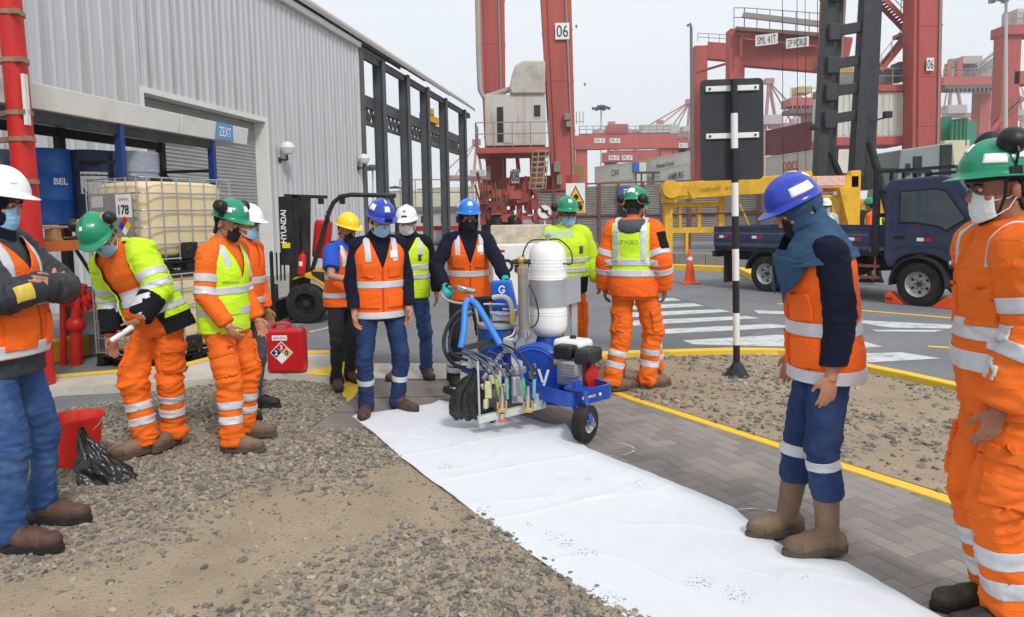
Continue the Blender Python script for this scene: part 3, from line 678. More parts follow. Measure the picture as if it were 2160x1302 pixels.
def drum(loc, label, h=.88, r=.285, m=None, wrap=True, sticker=None):
    d = root('oil_drum', label, 'drum', loc, random.uniform(0, 6), 'drums on the storage rack')
    pr = [(r - .02, 0), (r, .0), (r + .008, .015), (r, .03)]
    for zz in (h * .33, h * .66): pr += [(r, zz - .025), (r + .012, zz), (r, zz + .025)]
    pr += [(r, h - .03), (r + .008, h - .012), (r, h), (r - .02, h), (r - .02, h - .025), (.01, h - .025)]
    mb_ = MB(); mb_.lathe(pr, (0, 0, 0), n=28); mb_.build('shell', m, d)
    mb_ = MB(); mb_.cyl((r * .6, 0, h - .03), (r * .6, 0, h + .002), .03, n=10); mb_.build('bung', M_STEEL, d)
    if wrap:
        mb_ = MB(); mb_.lathe([(r + .016, h * .72), (r + .014, h * .8), (r + .018, h * .9), (r + .012, h + .006), (r * .8, h + .012), (.01, h + .01)], (0, 0, 0), n=28)
        mb_.build('stretch_wrap', mat('stretch_film', (196, 206, 220), .2, var=.15, vs=14, alpha=.35, bump=.8, bs=26), d)
    return d
M_DRUM = mat('drum_blue', (28, 98, 190), .35, var=.08, vs=4, dirt=(30, 60, 110), da=.4, ds=5); M_DRUM2 = mat('drum_navy', (36, 48, 88), .4, var=.12, vs=4, dirt=(80, 90, 120), da=.4, ds=6)
dz = 1.575
D1 = at(106, 470, 8.45); D2 = at(200, 470, 8.75); D3 = at(4, 470, 8.5); D4 = at(288, 470, 9.0); D5 = at(150, 470, 9.35)
drum((D1.x, D1.y, dz), 'bright blue drum with white lettering next to the red pipe', m=M_DRUM, wrap=False)
dd = drum((D2.x, D2.y, dz), 'dark blue drum with white label under the canopy', m=M_DRUM2, wrap=False)
drum((D3.x, D3.y, dz), 'blue wrapped drum left of the red pipe', m=M_DRUM2)
drum((D4.x, D4.y, dz), 'pale wrapped drum behind the tote', m=mat('drum_grey', (128, 134, 148), .4, var=.15, vs=4))
for o in (bpy.data.objects['oil_drum'],):
    rz = o.rotation_euler.z; o.rotation_euler.z = 0
def on_drum(d, px_, z, wd, ht, col_m, s=None):
    d.rotation_euler.z = 0
    c_ = V(d.location); tc_ = (V((0, 0, 0)) - V((c_.x, c_.y, 0))).normalized(); a = math.atan2(tc_.y, tc_.x) + px_
    m_ = MB(); r = .292; k = 6
    vs = [(r * math.cos(a + (i / k - .5) * wd / r), r * math.sin(a + (i / k - .5) * wd / r), zz) for zz in (z, z + ht) for i in range(k + 1)]
    m_.add(vs, [(i, i + 1, k + 2 + i, k + 1 + i) for i in range(k)])
    m_.build('label_sheet', col_m, d, fixn=False)
    if s: text(s, (.300 * math.cos(a), .300 * math.sin(a), z + ht / 2), (-math.sin(a), math.cos(a), 0), (0, 0, 1), ht * .8, M_WHITE, d, extrude=.006, bold=.03)
b1 = bpy.data.objects['oil_drum']
a_ = math.atan2(-D1.y, -D1.x); text('BEL', V((.30 * math.cos(a_ + .45), .30 * math.sin(a_ + .45), .5)), (-math.sin(a_ + .45), math.cos(a_ + .45), 0), (0, 0, 1), .075, M_WHITE, b1, bold=.03, extrude=.004)
on_drum(dd, .1, .36, .3, .26, M_WHITE)
pl = root('wooden_pallet', 'worn wooden pallet under the blue drums', 'pallet'); M_WOOD = mat('pallet_wood', (196, 152, 108), .85, var=.18, vs=6, stretch=(1, 6, 1), bump=.3, bs=40)
for i in range(5):
    m_ = MB(); m_.bar(rk(-4.4, 1.555, -.1 - i * .17), rk(-2.75, 1.555, -.1 - i * .17), .12, .022); m_.build('deck_board', M_WOOD, pl, smooth=False)
for t in (-4.35, -3.6, -2.8):
    for n_ in (-.1, -.44, -.78):
        m_ = MB(); m_.box(rk(t, 1.488, n_), (.1, .12, .10)); m_.build('block', M_WOOD, pl, smooth=False)
    m_ = MB(); m_.bar(rk(t, 1.427, -.03), rk(t, 1.427, -.85), .1, .02); m_.build('bottom_board', M_WOOD, pl, smooth=False)

# IBC totes (one stacked on the other)
M_HDPE = mat('tote_plastic', (222, 204, 164), .5, var=.08, vs=1.6, dirt=(190, 166, 120), da=.35, ds=2.5, spec=.4)
def tote(loc, rz, label, upper):
    g = root('liquid_tote', label, 'tote', loc, rz, 'stacked liquid totes')
    A, B, H0, H1 = 1.16, .98, .14, 1.0
    m_ = MB(); n = 32; pr = [(0., .80), (.02, .93), (.06, .985), (.2, 1.), (.45, .985), (.7, 1.), (.92, .985), (.97, .94), (1., .80)]
    secs = []
    def sq(t, k=5.): c, s_ = math.cos(t), math.sin(t); return (math.copysign(abs(c) ** (2 / k), c), math.copysign(abs(s_) ** (2 / k), s_))
    vs = []
    for h, sc in pr:
        for j in range(n):
            x, y = sq(2 * math.pi * (j + .5) / n); bul = 1 - .018 * (1 if (j % 4 == 0) else 0)
            vs.append((x * (A / 2 - .03) * sc * bul, y * (B / 2 - .03) * sc * bul, H0 + .03 + h * (H1 - H0 - .04)))
    fs = [(i * n + j, i * n + (j + 1) % n, (i + 1) * n + (j + 1) % n, (i + 1) * n + j) for i in range(len(pr) - 1) for j in range(n)] + [tuple(range((len(pr) - 1) * n, len(pr) * n)), tuple(range(n))[::-1]]
    m_.add(vs, fs); m_.build('bottle', M_HDPE, g, ang=60)
    m_ = MB(); m_.lathe([(.09, 0), (.09, .03), (.1, .03), (.1, .06), (.01, .065)], (0, 0, H1 - .015)); m_.build('cap', M_BLACKP, g)
    hs = [H0 + .02, .32, .5, .68, .86, 1.02]
    for z in hs:
        m_ = MB(); a, b = A / 2, B / 2; r = .05
        pts = []
        for cx_, cy_, t0 in ((a - r, b - r, 0), (-a + r, b - r, 90), (-a + r, -b + r, 180), (a - r, -b + r, 270)):
            for i in range(4): t = R(t0 + i * 30); pts.append((cx_ + r * math.cos(t), cy_ + r * math.sin(t), z))
        m_.tube(pts, .009, 6, closed=True); m_.build('cage_ring', M_STEEL, g)
    for i in range(7):
        for s_ in (-1, 1):
            x = -A / 2 + .06 + i * (A - .12) / 6; m_ = MB(); m_.cyl((x, s_ * (B / 2 + .011), H0), (x, s_ * (B / 2 + .011), 1.02), .008, n=6); m_.build('cage_bar', M_STEEL, g)
    for i in range(6):
        for s_ in (-1, 1):
            y = -B / 2 + .06 + i * (B - .12) / 5; m_ = MB(); m_.cyl((s_ * (A / 2 + .011), y, H0), (s_ * (A / 2 + .011), y, 1.02), .008, n=6); m_.build('cage_bar', M_STEEL, g)
    m_ = MB()
    for x in (-A / 2 + .08, 0, A / 2 - .08):
        for y in (-B / 2 + .08, B / 2 - .08): m_.box((x, y, .065), (.14, .12, .09))
    m_.box((0, 0, .122), (A, B, .02)); m_.box((0, -B / 2 + .06, .012), (A, .1, .02)); m_.box((0, B / 2 - .06, .012), (A, .1, .02)); m_.build('pallet_base', M_BLACKP, g, smooth=False, bevel=.006)
    m_ = MB(); m_.cyl((-.05, -B / 2 - .03, H0 + .1), (-.05, -B / 2 + .1, H0 + .1), .045, n=12); m_.box((-.05, -B / 2 + .03, H0 + .1), (.2, .1, .18)); m_.build('valve', M_BLACKP, g, bevel=.01)
    return g
corner = gp(320, 790); RT = R(62)
ex, ey = V((math.cos(RT), math.sin(RT), 0)), V((-math.sin(RT), math.cos(RT), 0))
tc_ = corner + ex * .60 + ey * .51
tote((tc_.x, tc_.y, .002), RT, 'lower white liquid tote in a steel cage on the ground', False)
tu = tote((tc_.x, tc_.y, 1.035), RT, 'upper liquid tote with number 178 plate and hazard diamond', True)
# plates: on the left face (-x side)
def lf(y, z, off=0.): return V((-.58 - .022 - off, y, z))
UXL = (0, -1, 0); UZ = (0, 0, 1)
plate(lf(.0, .63), UXL, UZ, .74, .46, mat('galv_plate', (150, 152, 156), .5, metal=.3, var=.08, vs=8, dirt=(180, 180, 180), da=.4, ds=9), tu, 'id_plate', .003)
plate(lf(-.23, .73, .004), UXL, UZ, .26, .24, M_WHITE, tu, 'number_card', .002)
text('178', lf(-.23, .69, .008), UXL, UZ, .1, M_BLACKP, tu, bold=.025)
text('CONTROL', lf(-.23, .80, .008), UXL, UZ, .025, M_BLACKP, tu)
plate(lf(.17, .56, .004), UXL, UZ, .32, .22, M_WHITE, tu, 'notice_card', .002); plate(lf(.22, .78, .004), UXL, UZ, .2, .12, mat('worn_card', (200, 202, 204), .6, var=.15, vs=20), tu, 'worn_card', .002)
for i in range(6): plate(lf(.17, .63 - i * .028, .007), UXL, UZ, .26, .006, mat('print_grey', (120, 120, 124), .7), tu, 'print_line', .001)
cz = V(lf(-.23, .52, .005)); hd = .105
for (dy, dz_, cm) in ((0, 1, (200, 40, 46)), (1, 0, (40, 60, 170)), (-1, 0, (235, 205, 40)), (0, -1, (240, 240, 240))):
    m_ = MB(); c0 = cz + V((0, dy * hd / 2, dz_ * hd / 2)); q = hd / 2 * .97
    m_.prism([(-q, 0), (0, -q), (q, 0), (0, q)], c0, V(UXL), V(UZ), .002); m_.build('hazard_diamond', mat('hz_%d%d' % (dy, dz_), cm, .5, var=.03), tu, smooth=False)

# red pipe column and hydrant valve group
pipe = root('red_pipe', 'thick red vertical pipe with clamp brackets at the left edge', 'pipe')
pb, pt = at(78, 640, 6.6), at(16, -40, 6.6); pb = V((pb.x, pb.y, 0)) + (pb - pt) * .05; pt = pt + (pt - pb) * .1
pb.z = 0; m_ = MB(); m_.cyl(pb, pt, .105, .098, n=20); m_.build('riser', M_RED, pipe)
for yy in (30, 130, 240, 295, 385):
    c_ = pb.lerp(pt, (at(40, yy, 6.6).z - pb.z) / (pt.z - pb.z)); d_ = (pt - pb).normalized()
    m_ = MB(); m_.cyl(c_ - d_ * .02, c_ + d_ * .02, .112, n=20); m_.bar(c_ + V((-.5, .12, 0)), c_ + V((.14, -.1, 0)), .05, .045); m_.build('clamp', mat('clamp', (150, 120, 100), .7, var=.25, vs=10, dirt=(150, 70, 50), da=.5, ds=8), pipe, smooth=False)
m_ = MB(); m_.bar(pb.lerp(pt, .62) + V((.13, -.09, -.1)), pb.lerp(pt, .62) + V((.13, -.09, .35)), .05, .03); m_.build('bracket', M_CLADTRIM, pipe, smooth=False)
hy = root('hydrant_valve', 'red hydrant valve assembly with hand wheel behind the crossed arms', 'valve')
h0 = gp(180, 770); hb = V((h0.x, h0.y, 0))
def hp(px_, py_): return at(px_, py_, h0.y)
m_ = MB(); m_.cyl(hp(135, 640), hp(195, 628), .05, n=14); m_.cyl(hp(158, 690), hp(172, 600), .06, n=14); m_.ell(hp(160, 685), (.10, .10, .1)); m_.cyl(V((hp(133, 760).x, h0.y, 0)), hp(133, 640), .035, n=12); m_.cyl(V((hp(160, 760).x, h0.y, 0)), hp(160, 690), .06, n=12)
for q_ in (150, 186): m_.cyl(hp(q_, 636), hp(q_ + 5, 635), .085, n=16)
m_.build('pipework', M_RED, hy)
m_ = MB(); wc = hp(183, 635); pts = [wc + V((.02 * math.cos(t), -.06 + .07 * math.cos(t), .13 * math.sin(t))) for t in [2 * math.pi * i / 20 for i in range(20)]]
m_.tube(pts, .014, 8, closed=True); m_.cyl(pts[0], pts[10], .01, n=6); m_.cyl(pts[5], pts[15], .01, n=6); m_.build('hand_wheel', M_RED, hy)
for i, (x_, y_, r_, h_, cm) in enumerate(((205, 760, .26, .8, (126, 128, 130)), (238, 735, .26, .82, (110, 112, 116)))):
    c_ = gp(x_, y_) + V((-.2, .5, 0)); d_ = drum((c_.x, c_.y, .003), ['grey steel drum under the rack behind the hydrant', 'second grey steel drum under the rack behind the hydrant'][i], h=h_, r=r_, m=mat('drum_steel', (128, 130, 132), .4, metal=.4, var=.15, vs=5, dirt=(90, 86, 80), da=.5, ds=4), wrap=False)
yk = root('bumper_rail', 'yellow concrete bumper running along under the rack', 'bumper')
a0, a1 = V((-5.55, 7.2, 0)), V((-4.05, 12.1, 0)); k = 3
for i in range(k):
    p0, p1 = a0.lerp(a1, i / k), a0.lerp(a1, (i + 1) / k - .004); m_ = MB(); m_.bar(p0 + V((0, 0, .13)), p1 + V((0, 0, .13)), .22, .26); m_.build('bumper_block', M_YMET, yk, smooth=False, bevel=.025)
# ================================================================== PEOPLE
def remesh(mb, vox, smooth=4, fac=.5):
    me = bpy.data.meshes.new('tmp'); me.from_pydata(mb.v, [], mb.f)
    bm = bmesh.new(); bm.from_mesh(me); bmesh.ops.recalc_face_normals(bm, faces=bm.faces); bm.to_mesh(me); bm.free()
    ob = bpy.data.objects.new('tmp', me); COL.objects.link(ob)
    q = ob.modifiers.new('r', 'REMESH'); q.mode = 'VOXEL'; q.voxel_size = vox; q.adaptivity = 0
    if smooth: q = ob.modifiers.new('s', 'SMOOTH'); q.iterations = smooth; q.factor = fac
    r = bpy.data.meshes.new_from_object(ob.evaluated_get(bpy.context.evaluated_depsgraph_get()))
    bpy.data.objects.remove(ob); bpy.data.meshes.remove(me)
    r.polygons.foreach_set('use_smooth', [True] * len(r.polygons)); return r
def cut(me, planes, keep=None, off=0., drop=None):
    """copy of me trimmed to the inside of planes (point, normal pointing outwards); keep(center)->bool filters faces"""
    bm = bmesh.new(); bm.from_mesh(me)
    for p, n in planes:
        bmesh.ops.bisect_plane(bm, geom=bm.verts[:] + bm.edges[:] + bm.faces[:], plane_co=p, plane_no=n, clear_outer=True)
    if keep:
        bad = [f for f in bm.faces if not keep(f.calc_center_median())]
        bmesh.ops.delete(bm, geom=bad, context='FACES')
    if off:
        bm.normal_update()
        for v in bm.verts: v.co += v.normal * off
    r = bpy.data.meshes.new('cut'); bm.to_mesh(r); bm.free()
    r.polygons.foreach_set('use_smooth', [True] * len(r.polygons)); return r
def patch(name, me, planes, m, parent, keep=None, off=.004, th=None):
    r = cut(me, planes, keep, off)
    if len(r.polygons) == 0: return None
    o = link(name, r, m, parent); q = o.modifiers.new('solid', 'SOLIDIFY'); q.thickness = th or off + .003; q.offset = -1; return o
def band(name, me, p, n, hw, m, parent, keep=None, off=.004):
    p, n = V(p), V(n).normalized(); return patch(name, me, [(p + n * hw, n), (p - n * hw, -n)], m, parent, keep, off)
def ik(a, b, l1, l2, pole):
    a, b = V(a), V(b); d = b - a; L = min(d.length, (l1 + l2) * .999); d.normalize()
    x = (l1 * l1 - l2 * l2 + L * L) / (2 * L); h = math.sqrt(max(0, l1 * l1 - x * x))
    p = V(pole) - d * V(pole).dot(d); p.normalize(); return a + d * x + p * h, a + d * L
def limb(mb, pts, radii, n=14, flat=1.):
    """smooth tapered limb through pts (rounded ends)"""
    P = []; RR = []
    for i in range(len(pts) - 1):
        k = 5
        for j in range(k): t = j / k; P.append(V(pts[i]).lerp(V(pts[i + 1]), t)); RR.append(lerp(radii[i], radii[i + 1], t))
    P.append(V(pts[-1])); RR.append(radii[-1])
    d0 = (P[0] - P[1]).normalized(); d1 = (P[-1] - P[-2]).normalized()
    P = [P[0] + d0 * RR[0] * .9, P[0] + d0 * RR[0] * .6] + P + [P[-1] + d1 * RR[-1] * .6, P[-1] + d1 * RR[-1] * .9]
    RR = [RR[0] * .35, RR[0] * .8] + RR + [RR[-1] * .8, RR[-1] * .35]
    mb.tube(P, RR, n)
def tubeflat(mb, pts, radii, n=14):
    P = []; RR = []
    for i in range(len(pts) - 1):
        for j in range(5): t = j / 5; P.append(V(pts[i]).lerp(V(pts[i + 1]), t)); RR.append(lerp(radii[i], radii[i + 1], t))
    P.append(V(pts[-1])); RR.append(radii[-1]); mb.tube(P, RR, n)
def add_hand(mb, w, d, n, side, s=1., curl=.5, fat=0., spread=.12):
    """w wrist, d hand direction, n palm normal, side: +1 thumb along d x n, -1 other way"""
    d = V(d).normalized(); n = V(n); n = (n - d * n.dot(d)).normalized(); x = d.cross(n) * side
    w = V(w); rot = MX((x, d, n)).transposed()
    mb.ell(w + d * .045 * s, ((.040 + fat) * s, .055 * s, (.017 + fat) * s), rot, 14, 10)
    mb.tube([w - d * .03 * s, w + d * .02 * s], [(.026 + fat) * s, (.028 + fat) * s], 12)
    for k, (ox, L_) in enumerate(((.031, .070), (.0105, .080), (-.0105, .074), (-.031, .058))):
        p = w + (d * (.082 - abs(ox) * .25) + x * ox) * s; a = 0.; fd = (d + x * ox * spread * 30 * .12).normalized(); pts = [p - fd * .02 * s, p]
        for j, q in enumerate((.45, .32, .26)):
            a += curl * (.55, .8, .6)[j] * (1 + .08 * k)
            p = p + (fd * math.cos(a) + n * math.sin(a)) * L_ * q * s; pts.append(p)
        limb(mb, pts, [(.0088 + fat) * s, (.0092 + fat) * s, (.0086 + fat) * s, (.008 + fat) * s, (.0068 + fat) * s], 8)
    t0 = w + (d * .022 + x * .030) * s; t1 = t0 + (d * .026 + x * .022 + n * .012) * s; t2 = t1 + (d * .032 + x * .004 + n * .014 * (1 + curl)) * s
    limb(mb, [t0 - (x * .012) * s, t0, t1, t2], [(.012 + fat) * s, (.0125 + fat) * s, (.0105 + fat) * s, (.008 + fat) * s], 8)
def folds(me, segs, amp, seed, freq=13.):
    """cloth creases: rings round each limb bone, stronger near bends. segs: (a, b, gain)"""
    k = len(me.vertices); co = np.empty(k * 3); me.vertices.foreach_get('co', co); co = co.reshape(-1, 3)
    no = np.empty(k * 3); me.vertices.foreach_get('normal', no); no = no.reshape(-1, 3)
    A = np.array([list(a) for a, b, g in segs]); B = np.array([list(b) for a, b, g in segs]); G = [g for a, b, g in segs]
    D = B - A; LL = (D ** 2).sum(1)
    T = np.clip(((co[:, None] - A[None]) * D[None]).sum(2) / LL[None], 0, 1)
    dist = ((co[:, None] - (A[None] + T[..., None] * D[None])) ** 2).sum(2); idx = dist.argmin(1)
    for i in range(k):
        j = idx[i]; t = T[i, j] * math.sqrt(LL[j]); c = co[i]; g = G[j]
        e = abs(T[i, j] - .5) * 2
        a = mn.noise((c[0] * 6 + seed, c[1] * 6, t * freq + j * 7 + 3 * c[0]))
        b = 1 - abs(mn.noise((c[0] * 9 + seed * 3, c[1] * 9, t * freq * 1.7 + j * 3))) * 2.6
        f = amp * g * (.42 + .65 * e ** 2) * (1.1 * a + .75 * max(0, b))
        co[i] += no[i] * f
    me.vertices.foreach_set('co', co.ravel()); me.update()
def helmet_fn(s=1., brim=.036, crest=True):
    def fn(th, ph):
        # th round (0 = front +y), ph 0 top .. 1 rim .. >1 brim
        a, b, c = .107 * s, .129 * s, .118 * s
        f = math.cos(th); q = min(ph, 1)
        r = math.sin(q * math.pi / 2) ** .82; z = math.cos(q * math.pi / 2) ** .95 * c
        x, y = math.sin(th) * a * r, f * b * r
        if crest: z += .011 * s * math.exp(-(x / (.022 * s)) ** 2) * (1 - q) ** .35 * (1 if y < .13 * s else .6)
        if ph > 1:
            e = ph - 1; bl = .012 + brim * max(0, f) ** 1.6; x += math.sin(th) * bl * e * .8; y += f * bl * e; z -= (.007 + .012 * max(0, f) ** 2) * e
        return V((x, y, z + .0 * s))
    return fn
def head_items(P, hm, spec, near):
    """helmet, mask, eyes, hair in the head frame hm"""
    s = spec.get('hs', 1.); rt = P['root']; body = P['body'].data
    def hw(p): return hm @ V(p)
    R3 = hm.to_3x3()
    # helmet
    fn = helmet_fn(s, spec.get('brim', .036)); n = 40 if near else 26
    up = .056 * s; tilt = MX.Rotation(spec.get('htilt', .10), 3, 'X')
    def hp_(th, ph, o=0.):
        p = fn(th, ph)
        if o:
            e = .01; du = fn(th + e, ph) - p; dv = fn(th, ph + e) - p; nn = dv.cross(du)
            if nn.length > 1e-9:
                nn.normalize(); nn = nn if nn.dot(p) > 0 else -nn; p = p + nn * o
        return hw(tilt @ p + V((0, .004, up)))
    phs = [.001, .08, .16, .25, .36, .48, .6, .72, .84, .93, 1., 1.15, 1.5, 1.85, 2.]
    m_ = MB(); vs = [hp_(2 * math.pi * j / n, p) for p in phs for j in range(n)]
    m_.add(vs, [(i * n + j, (i + 1) * n + j, (i + 1) * n + (j + 1) % n, i * n + (j + 1) % n) for i in range(len(phs) - 1) for j in range(n)] + [tuple(range(n))])
    h = m_.build('helmet', spec['helmet'], rt, ang=80, fixn=True); q = h.modifiers.new('solid', 'SOLIDIFY'); q.thickness = .004; q.offset = -1
    def sticker(th0, th1, p0, p1, m, nm='sticker', o=.0025):
        mm = MB(); mm.grid(lambda u, v: hp_(lerp(R(th0), R(th1), u), lerp(p0, p1, v), o), 8, 5); ob = mm.build(nm, m, h, ang=80); q = ob.modifiers.new('s', 'SOLIDIFY'); q.thickness = .0015
        return ob
    for a in spec.get('stickers', ()): sticker(*a[:4], a[4] if len(a) > 4 else M_WHITE)
    # inner harness band
    m_ = MB(); m_.tube([hw(V((.083 * s * math.sin(t), .104 * s * math.cos(t), up - .012))) for t in [2 * math.pi * i / 20 for i in range(20)]], .007, 6, closed=True); m_.build('harness', M_BLACKP, h)
    if spec.get('strap'):
        m_ = MB()
        for sd in (-1, 1): m_.tube([hw((sd * .088 * s, .02, up)), hw((sd * .084 * s, .03, -.02)), hw((sd * .062 * s, .045, -.085)), hw((0, .075, -.118))], .006, 6)
        m_.build('chin_strap', M_BLACKP, h)
    if spec.get('lamp'):
        m_ = MB(); m_.box(hw((0, .158 * s, up + .02)), (.06, .02, .03), R3); m_.build('lamp_bracket', M_BLACKP, h, smooth=False, bevel=.004)
    mf = spec.get('muffs')
    if mf:
        for sd in (-1, 1):
            c_ = V(mf['pos']); c_.x *= sd; ax = V((sd, mf.get('f', 0), mf.get('u', .25))).normalized()
            m_ = MB(); ms_ = mf.get('size', 1.); m_.lathe([(r_ * ms_, h_ * ms_) for r_, h_ in ((.001, -.026), (.034, -.026), (.042, -.018), (.043, -.006), (.0415, -.004), (.0415, .002), (.042, .004), (.040, .014), (.030, .026), (.012, .032), (.001, .033))], hw(c_), R3 @ ax, 24); e = m_.build('ear_muff', M_BLACKP, h)
            m_ = MB(); m_.lathe([(.020, -.034), (.040, -.034), (.046, -.026), (.040, -.02), (.02, -.02)], hw(c_), R3 @ ax, 20); m_.build('cushion', M_BLACKP if not mf.get('yellow') else mat('muff_yellow', (205, 165, 40), .5, var=.15), e)
            an = V((sd * .100 * s, 0, up + .01)); m_ = MB(); m_.tube([hw(an), hw(an.lerp(c_, .5) + V((sd * .03, 0, .01))), hw(c_ + ax * .02)], .005, 6); m_.box(hw(an), (.022, .04, .03), R3); m_.build('muff_arm', M_BLACKP, e)
    # mask from the face surface
    mk = spec.get('mask')
    hi = hm.inverted()
    if mk:
        n95 = spec.get('n95', False); m_ = MB()
        def mfn(u, v):
            a_ = (u * 2 - 1); th = a_ * 1.18; zt = -.006 + .016 * math.exp(-(a_ / .28) ** 2) - .012 * abs(a_) ** 2; zb = -.108 + .022 * abs(a_) ** 1.6
            z = lerp(zt, zb, v); bul = math.sin(math.pi * min(1, v * .92 + .06)) ** .6
            x = math.sin(th) * .0705; y = .030 + .062 * math.cos(th) + (.012 if not n95 else .028) * bul * math.exp(-(a_ / .55) ** 2) - .012 * max(0, v - .62)
            if not n95: y += .0022 * ((v * 3.999) % 1.0 - .5) * (1 - abs(a_) ** 4)
            return hw((x * s, y * s, z * s))
        m_.grid(mfn, 24, 20); ob = m_.build('face_mask', mk, rt, ang=60); q = ob.modifiers.new('s', 'SOLIDIFY'); q.thickness = .002
        for sd in (-1, 1):
            m_ = MB(); m_.tube([hw((sd * .064 * s, .056 * s, -.03 * s)), hw((sd * .078 * s, .015, -.026 * s)), hw((sd * .086 * s, -.020, -.008)), hw((sd * .078 * s, .015, -.06 * s)), hw((sd * .064 * s, .056 * s, -.085 * s))], .002, 5)
            m_.build('ear_loop', M_WHITE if not spec.get('darkmask') else M_BLACKP, ob)
    if spec.get('eyes', True):
        for sd in (-1, 1):
            m_ = MB(); m_.ell(hw((sd * .032 * s, .082 * s, .012)), (.013, .009, .0075), R3, 10, 8); e = m_.build('eye', mat('eye_white', (200, 190, 184), .3, var=.05), rt)
            m_ = MB(); m_.ell(hw((sd * .032 * s, .0888 * s, .010)), (.0052, .003, .0058), R3, 8, 6); m_.build('iris', M_HAIR, e)
            m_ = MB(); m_.tube([hw((sd * .014, .093 * s, .026)), hw((sd * .032, .092 * s, .033)), hw((sd * .052, .080 * s, .027))], .0042, 6); m_.build('eyebrow', M_HAIR, rt)
    if spec.get('glasses'):
        m_ = MB()
        for sd in (-1, 1):
            m_.tube([hw((sd * .034 + .024 * math.cos(t), .102, .010 + .018 * math.sin(t))) for t in [2 * math.pi * i / 14 for i in range(14)]], .0025, 5, closed=True)
            m_.tube([hw((sd * .058, .100, .012)), hw((sd * .078, .03, .014))], .0025, 5)
        m_.tube([hw((-.010, .104, .012)), hw((.010, .104, .012))], .0025, 5); m_.build('glasses', M_BLACKP, rt)
    if spec.get('hair', True):
        nz = R3 @ V((0, 0, 1)); ny = R3 @ V((0, 1, 0)); lo = spec.get('hairlow', -.055)
        def kh(c):
            q = hi @ c
            return q.y < -.022 - max(0, -.01 - q.z) * .25 or (q.z > .03 and q.y < .012) or (q.z > .055 and q.y < .05)
        patch('hair', body, [(hw((0, 0, lo)), -nz), (hw((0, 0, .12)), nz)], M_HAIR, rt, lambda c: (hi @ c).z > lo and (hi @ c).z < .13 and kh(c) and (hi @ c).length < .2, .010 + spec.get('hairfat', 0), .012)
    return h
def make_person(spec):
    H = spec['H']; s = H / 1.75; yaw = spec['yaw']; near = spec.get('near', False); vox = spec.get('vox', .012)
    fL, fR = [V(p) for p in spec['feet']]; c = (fL + fR) / 2; c.z = spec.get('z', 0.)
    rt = root('person', spec['label'], 'person', c, R(yaw), 'workers standing round the marking machine' if not spec.get('far') else 'workers behind the flatbed truck')
    inv = MX.Rotation(-R(yaw), 3, 'Z')
    J = {}
    J['aL'], J['aR'] = [inv @ (V((p.x, p.y, 0)) - V((c.x, c.y, 0))) + V((0, 0, .085 * s)) for p in (fL, fR)]
    toe = [inv.to_3x3() @ V((-math.sin(R(a)), math.cos(R(a)), 0)) for a in spec.get('toes', (yaw, yaw))]
    for k, i in (('aL', 0), ('aR', 1)): J[k] = J[k] - toe[i] * .035 * s
    po = V(spec.get('pelvis', (0, 0, 0)))
    Pc = V((0, 0, .948 * s)) + po
    l1, l2 = spec.get('lean', (4, 6)); sl = spec.get('side', 0); tw = spec.get('twist', 0)
    M1 = MX.Translation(Pc) @ MX.Rotation(R(sl), 4, 'Y') @ MX.Rotation(-R(l1), 4, 'X')
    M2 = M1 @ MX.Translation((0, 0, .2 * s)) @ MX.Rotation(R(tw), 4, 'Z') @ MX.Rotation(-R(l2 - l1), 4, 'X') @ MX.Translation((0, 0, -.2 * s))
    def fr(x, y, z):
        z_ = z; p1 = M1 @ V((x * s, y * s, z_ * s)); p2 = M2 @ V((x * s, y * s, z_ * s)); t = ss(.12, .3, z); return p1.lerp(p2, t)
    sh = spec.get('shoulder', .166)
    for k, sd in (('L', -1), ('R', 1)):
        J['h' + k] = M1 @ V((sd * .088 * s, 0, -.03 * s)); 
        J['k' + k], J['a' + k] = ik(J['h' + k], J['a' + k], .43 * s, .42 * s, toe[0 if k == 'L' else 1] * 1. + V((sd * .12, 0, 0)))
        J['s' + k] = fr(sd * sh, spec.get('shy', 0.), .445)
        arm = spec['arms'][k]; tg = V(arm[0]) * s if not arm[2:] or arm[2] != 'rel' else V(arm[0]) * s
        base = J['s' + k] if (len(arm) < 3 or arm[2] == 'rel') else V((0, 0, 0))
        if len(arm) > 2 and arm[2] == 'world': tgt = (inv @ (V(arm[0]) - c))
        else: tgt = base + tg
        J['e' + k], J['w' + k] = ik(J['s' + k], tgt, .285 * s, .25 * s, arm[1])
    nb = fr(0, -.005, .52); hp, hy, hr = spec.get('head', (10, 0, 0))
    up2 = (M2.to_3x3() @ V((0, 0, 1)))
    HR = MX.Rotation(R(hy), 3, 'Z') @ MX.Rotation(R(hr), 3, 'Y') @ MX.Rotation(-R(hp), 3, 'X')
    hu = HR @ V((0, 0, 1)); hc = nb + (up2 * .35 + hu * .65).normalized() * .135 * s + (HR @ V((0, 1, 0))) * .025 * s
    hm = MX.Translation(hc) @ HR.to_4x4()
    P = {'root': rt}
    # ---- continuous body
    mb = MB(); hw = lambda x, y, z: hm @ V((x * s, y * s, z * s))
    R3 = HR
    mb.ell(hw(0, -.008, .042), (.074 * s, .094 * s, .086 * s), R3, 20, 14); mb.ell(hw(0, .022, -.035), (.060 * s, .068 * s, .082 * s), R3, 20, 14)
    mb.ell(hw(0, .058, -.088), (.030 * s, .026 * s, .024 * s), R3, 12, 8); mb.ell(hw(0, .072, .034), (.052 * s, .016 * s, .012 * s), R3, 12, 8)
    limb(mb, [hw(0, .082, .022), hw(0, .104, -.018)], [.008 * s, .014 * s], 8); mb.ell(hw(0, .084, -.058), (.024 * s, .012 * s, .012 * s), R3, 10, 8)
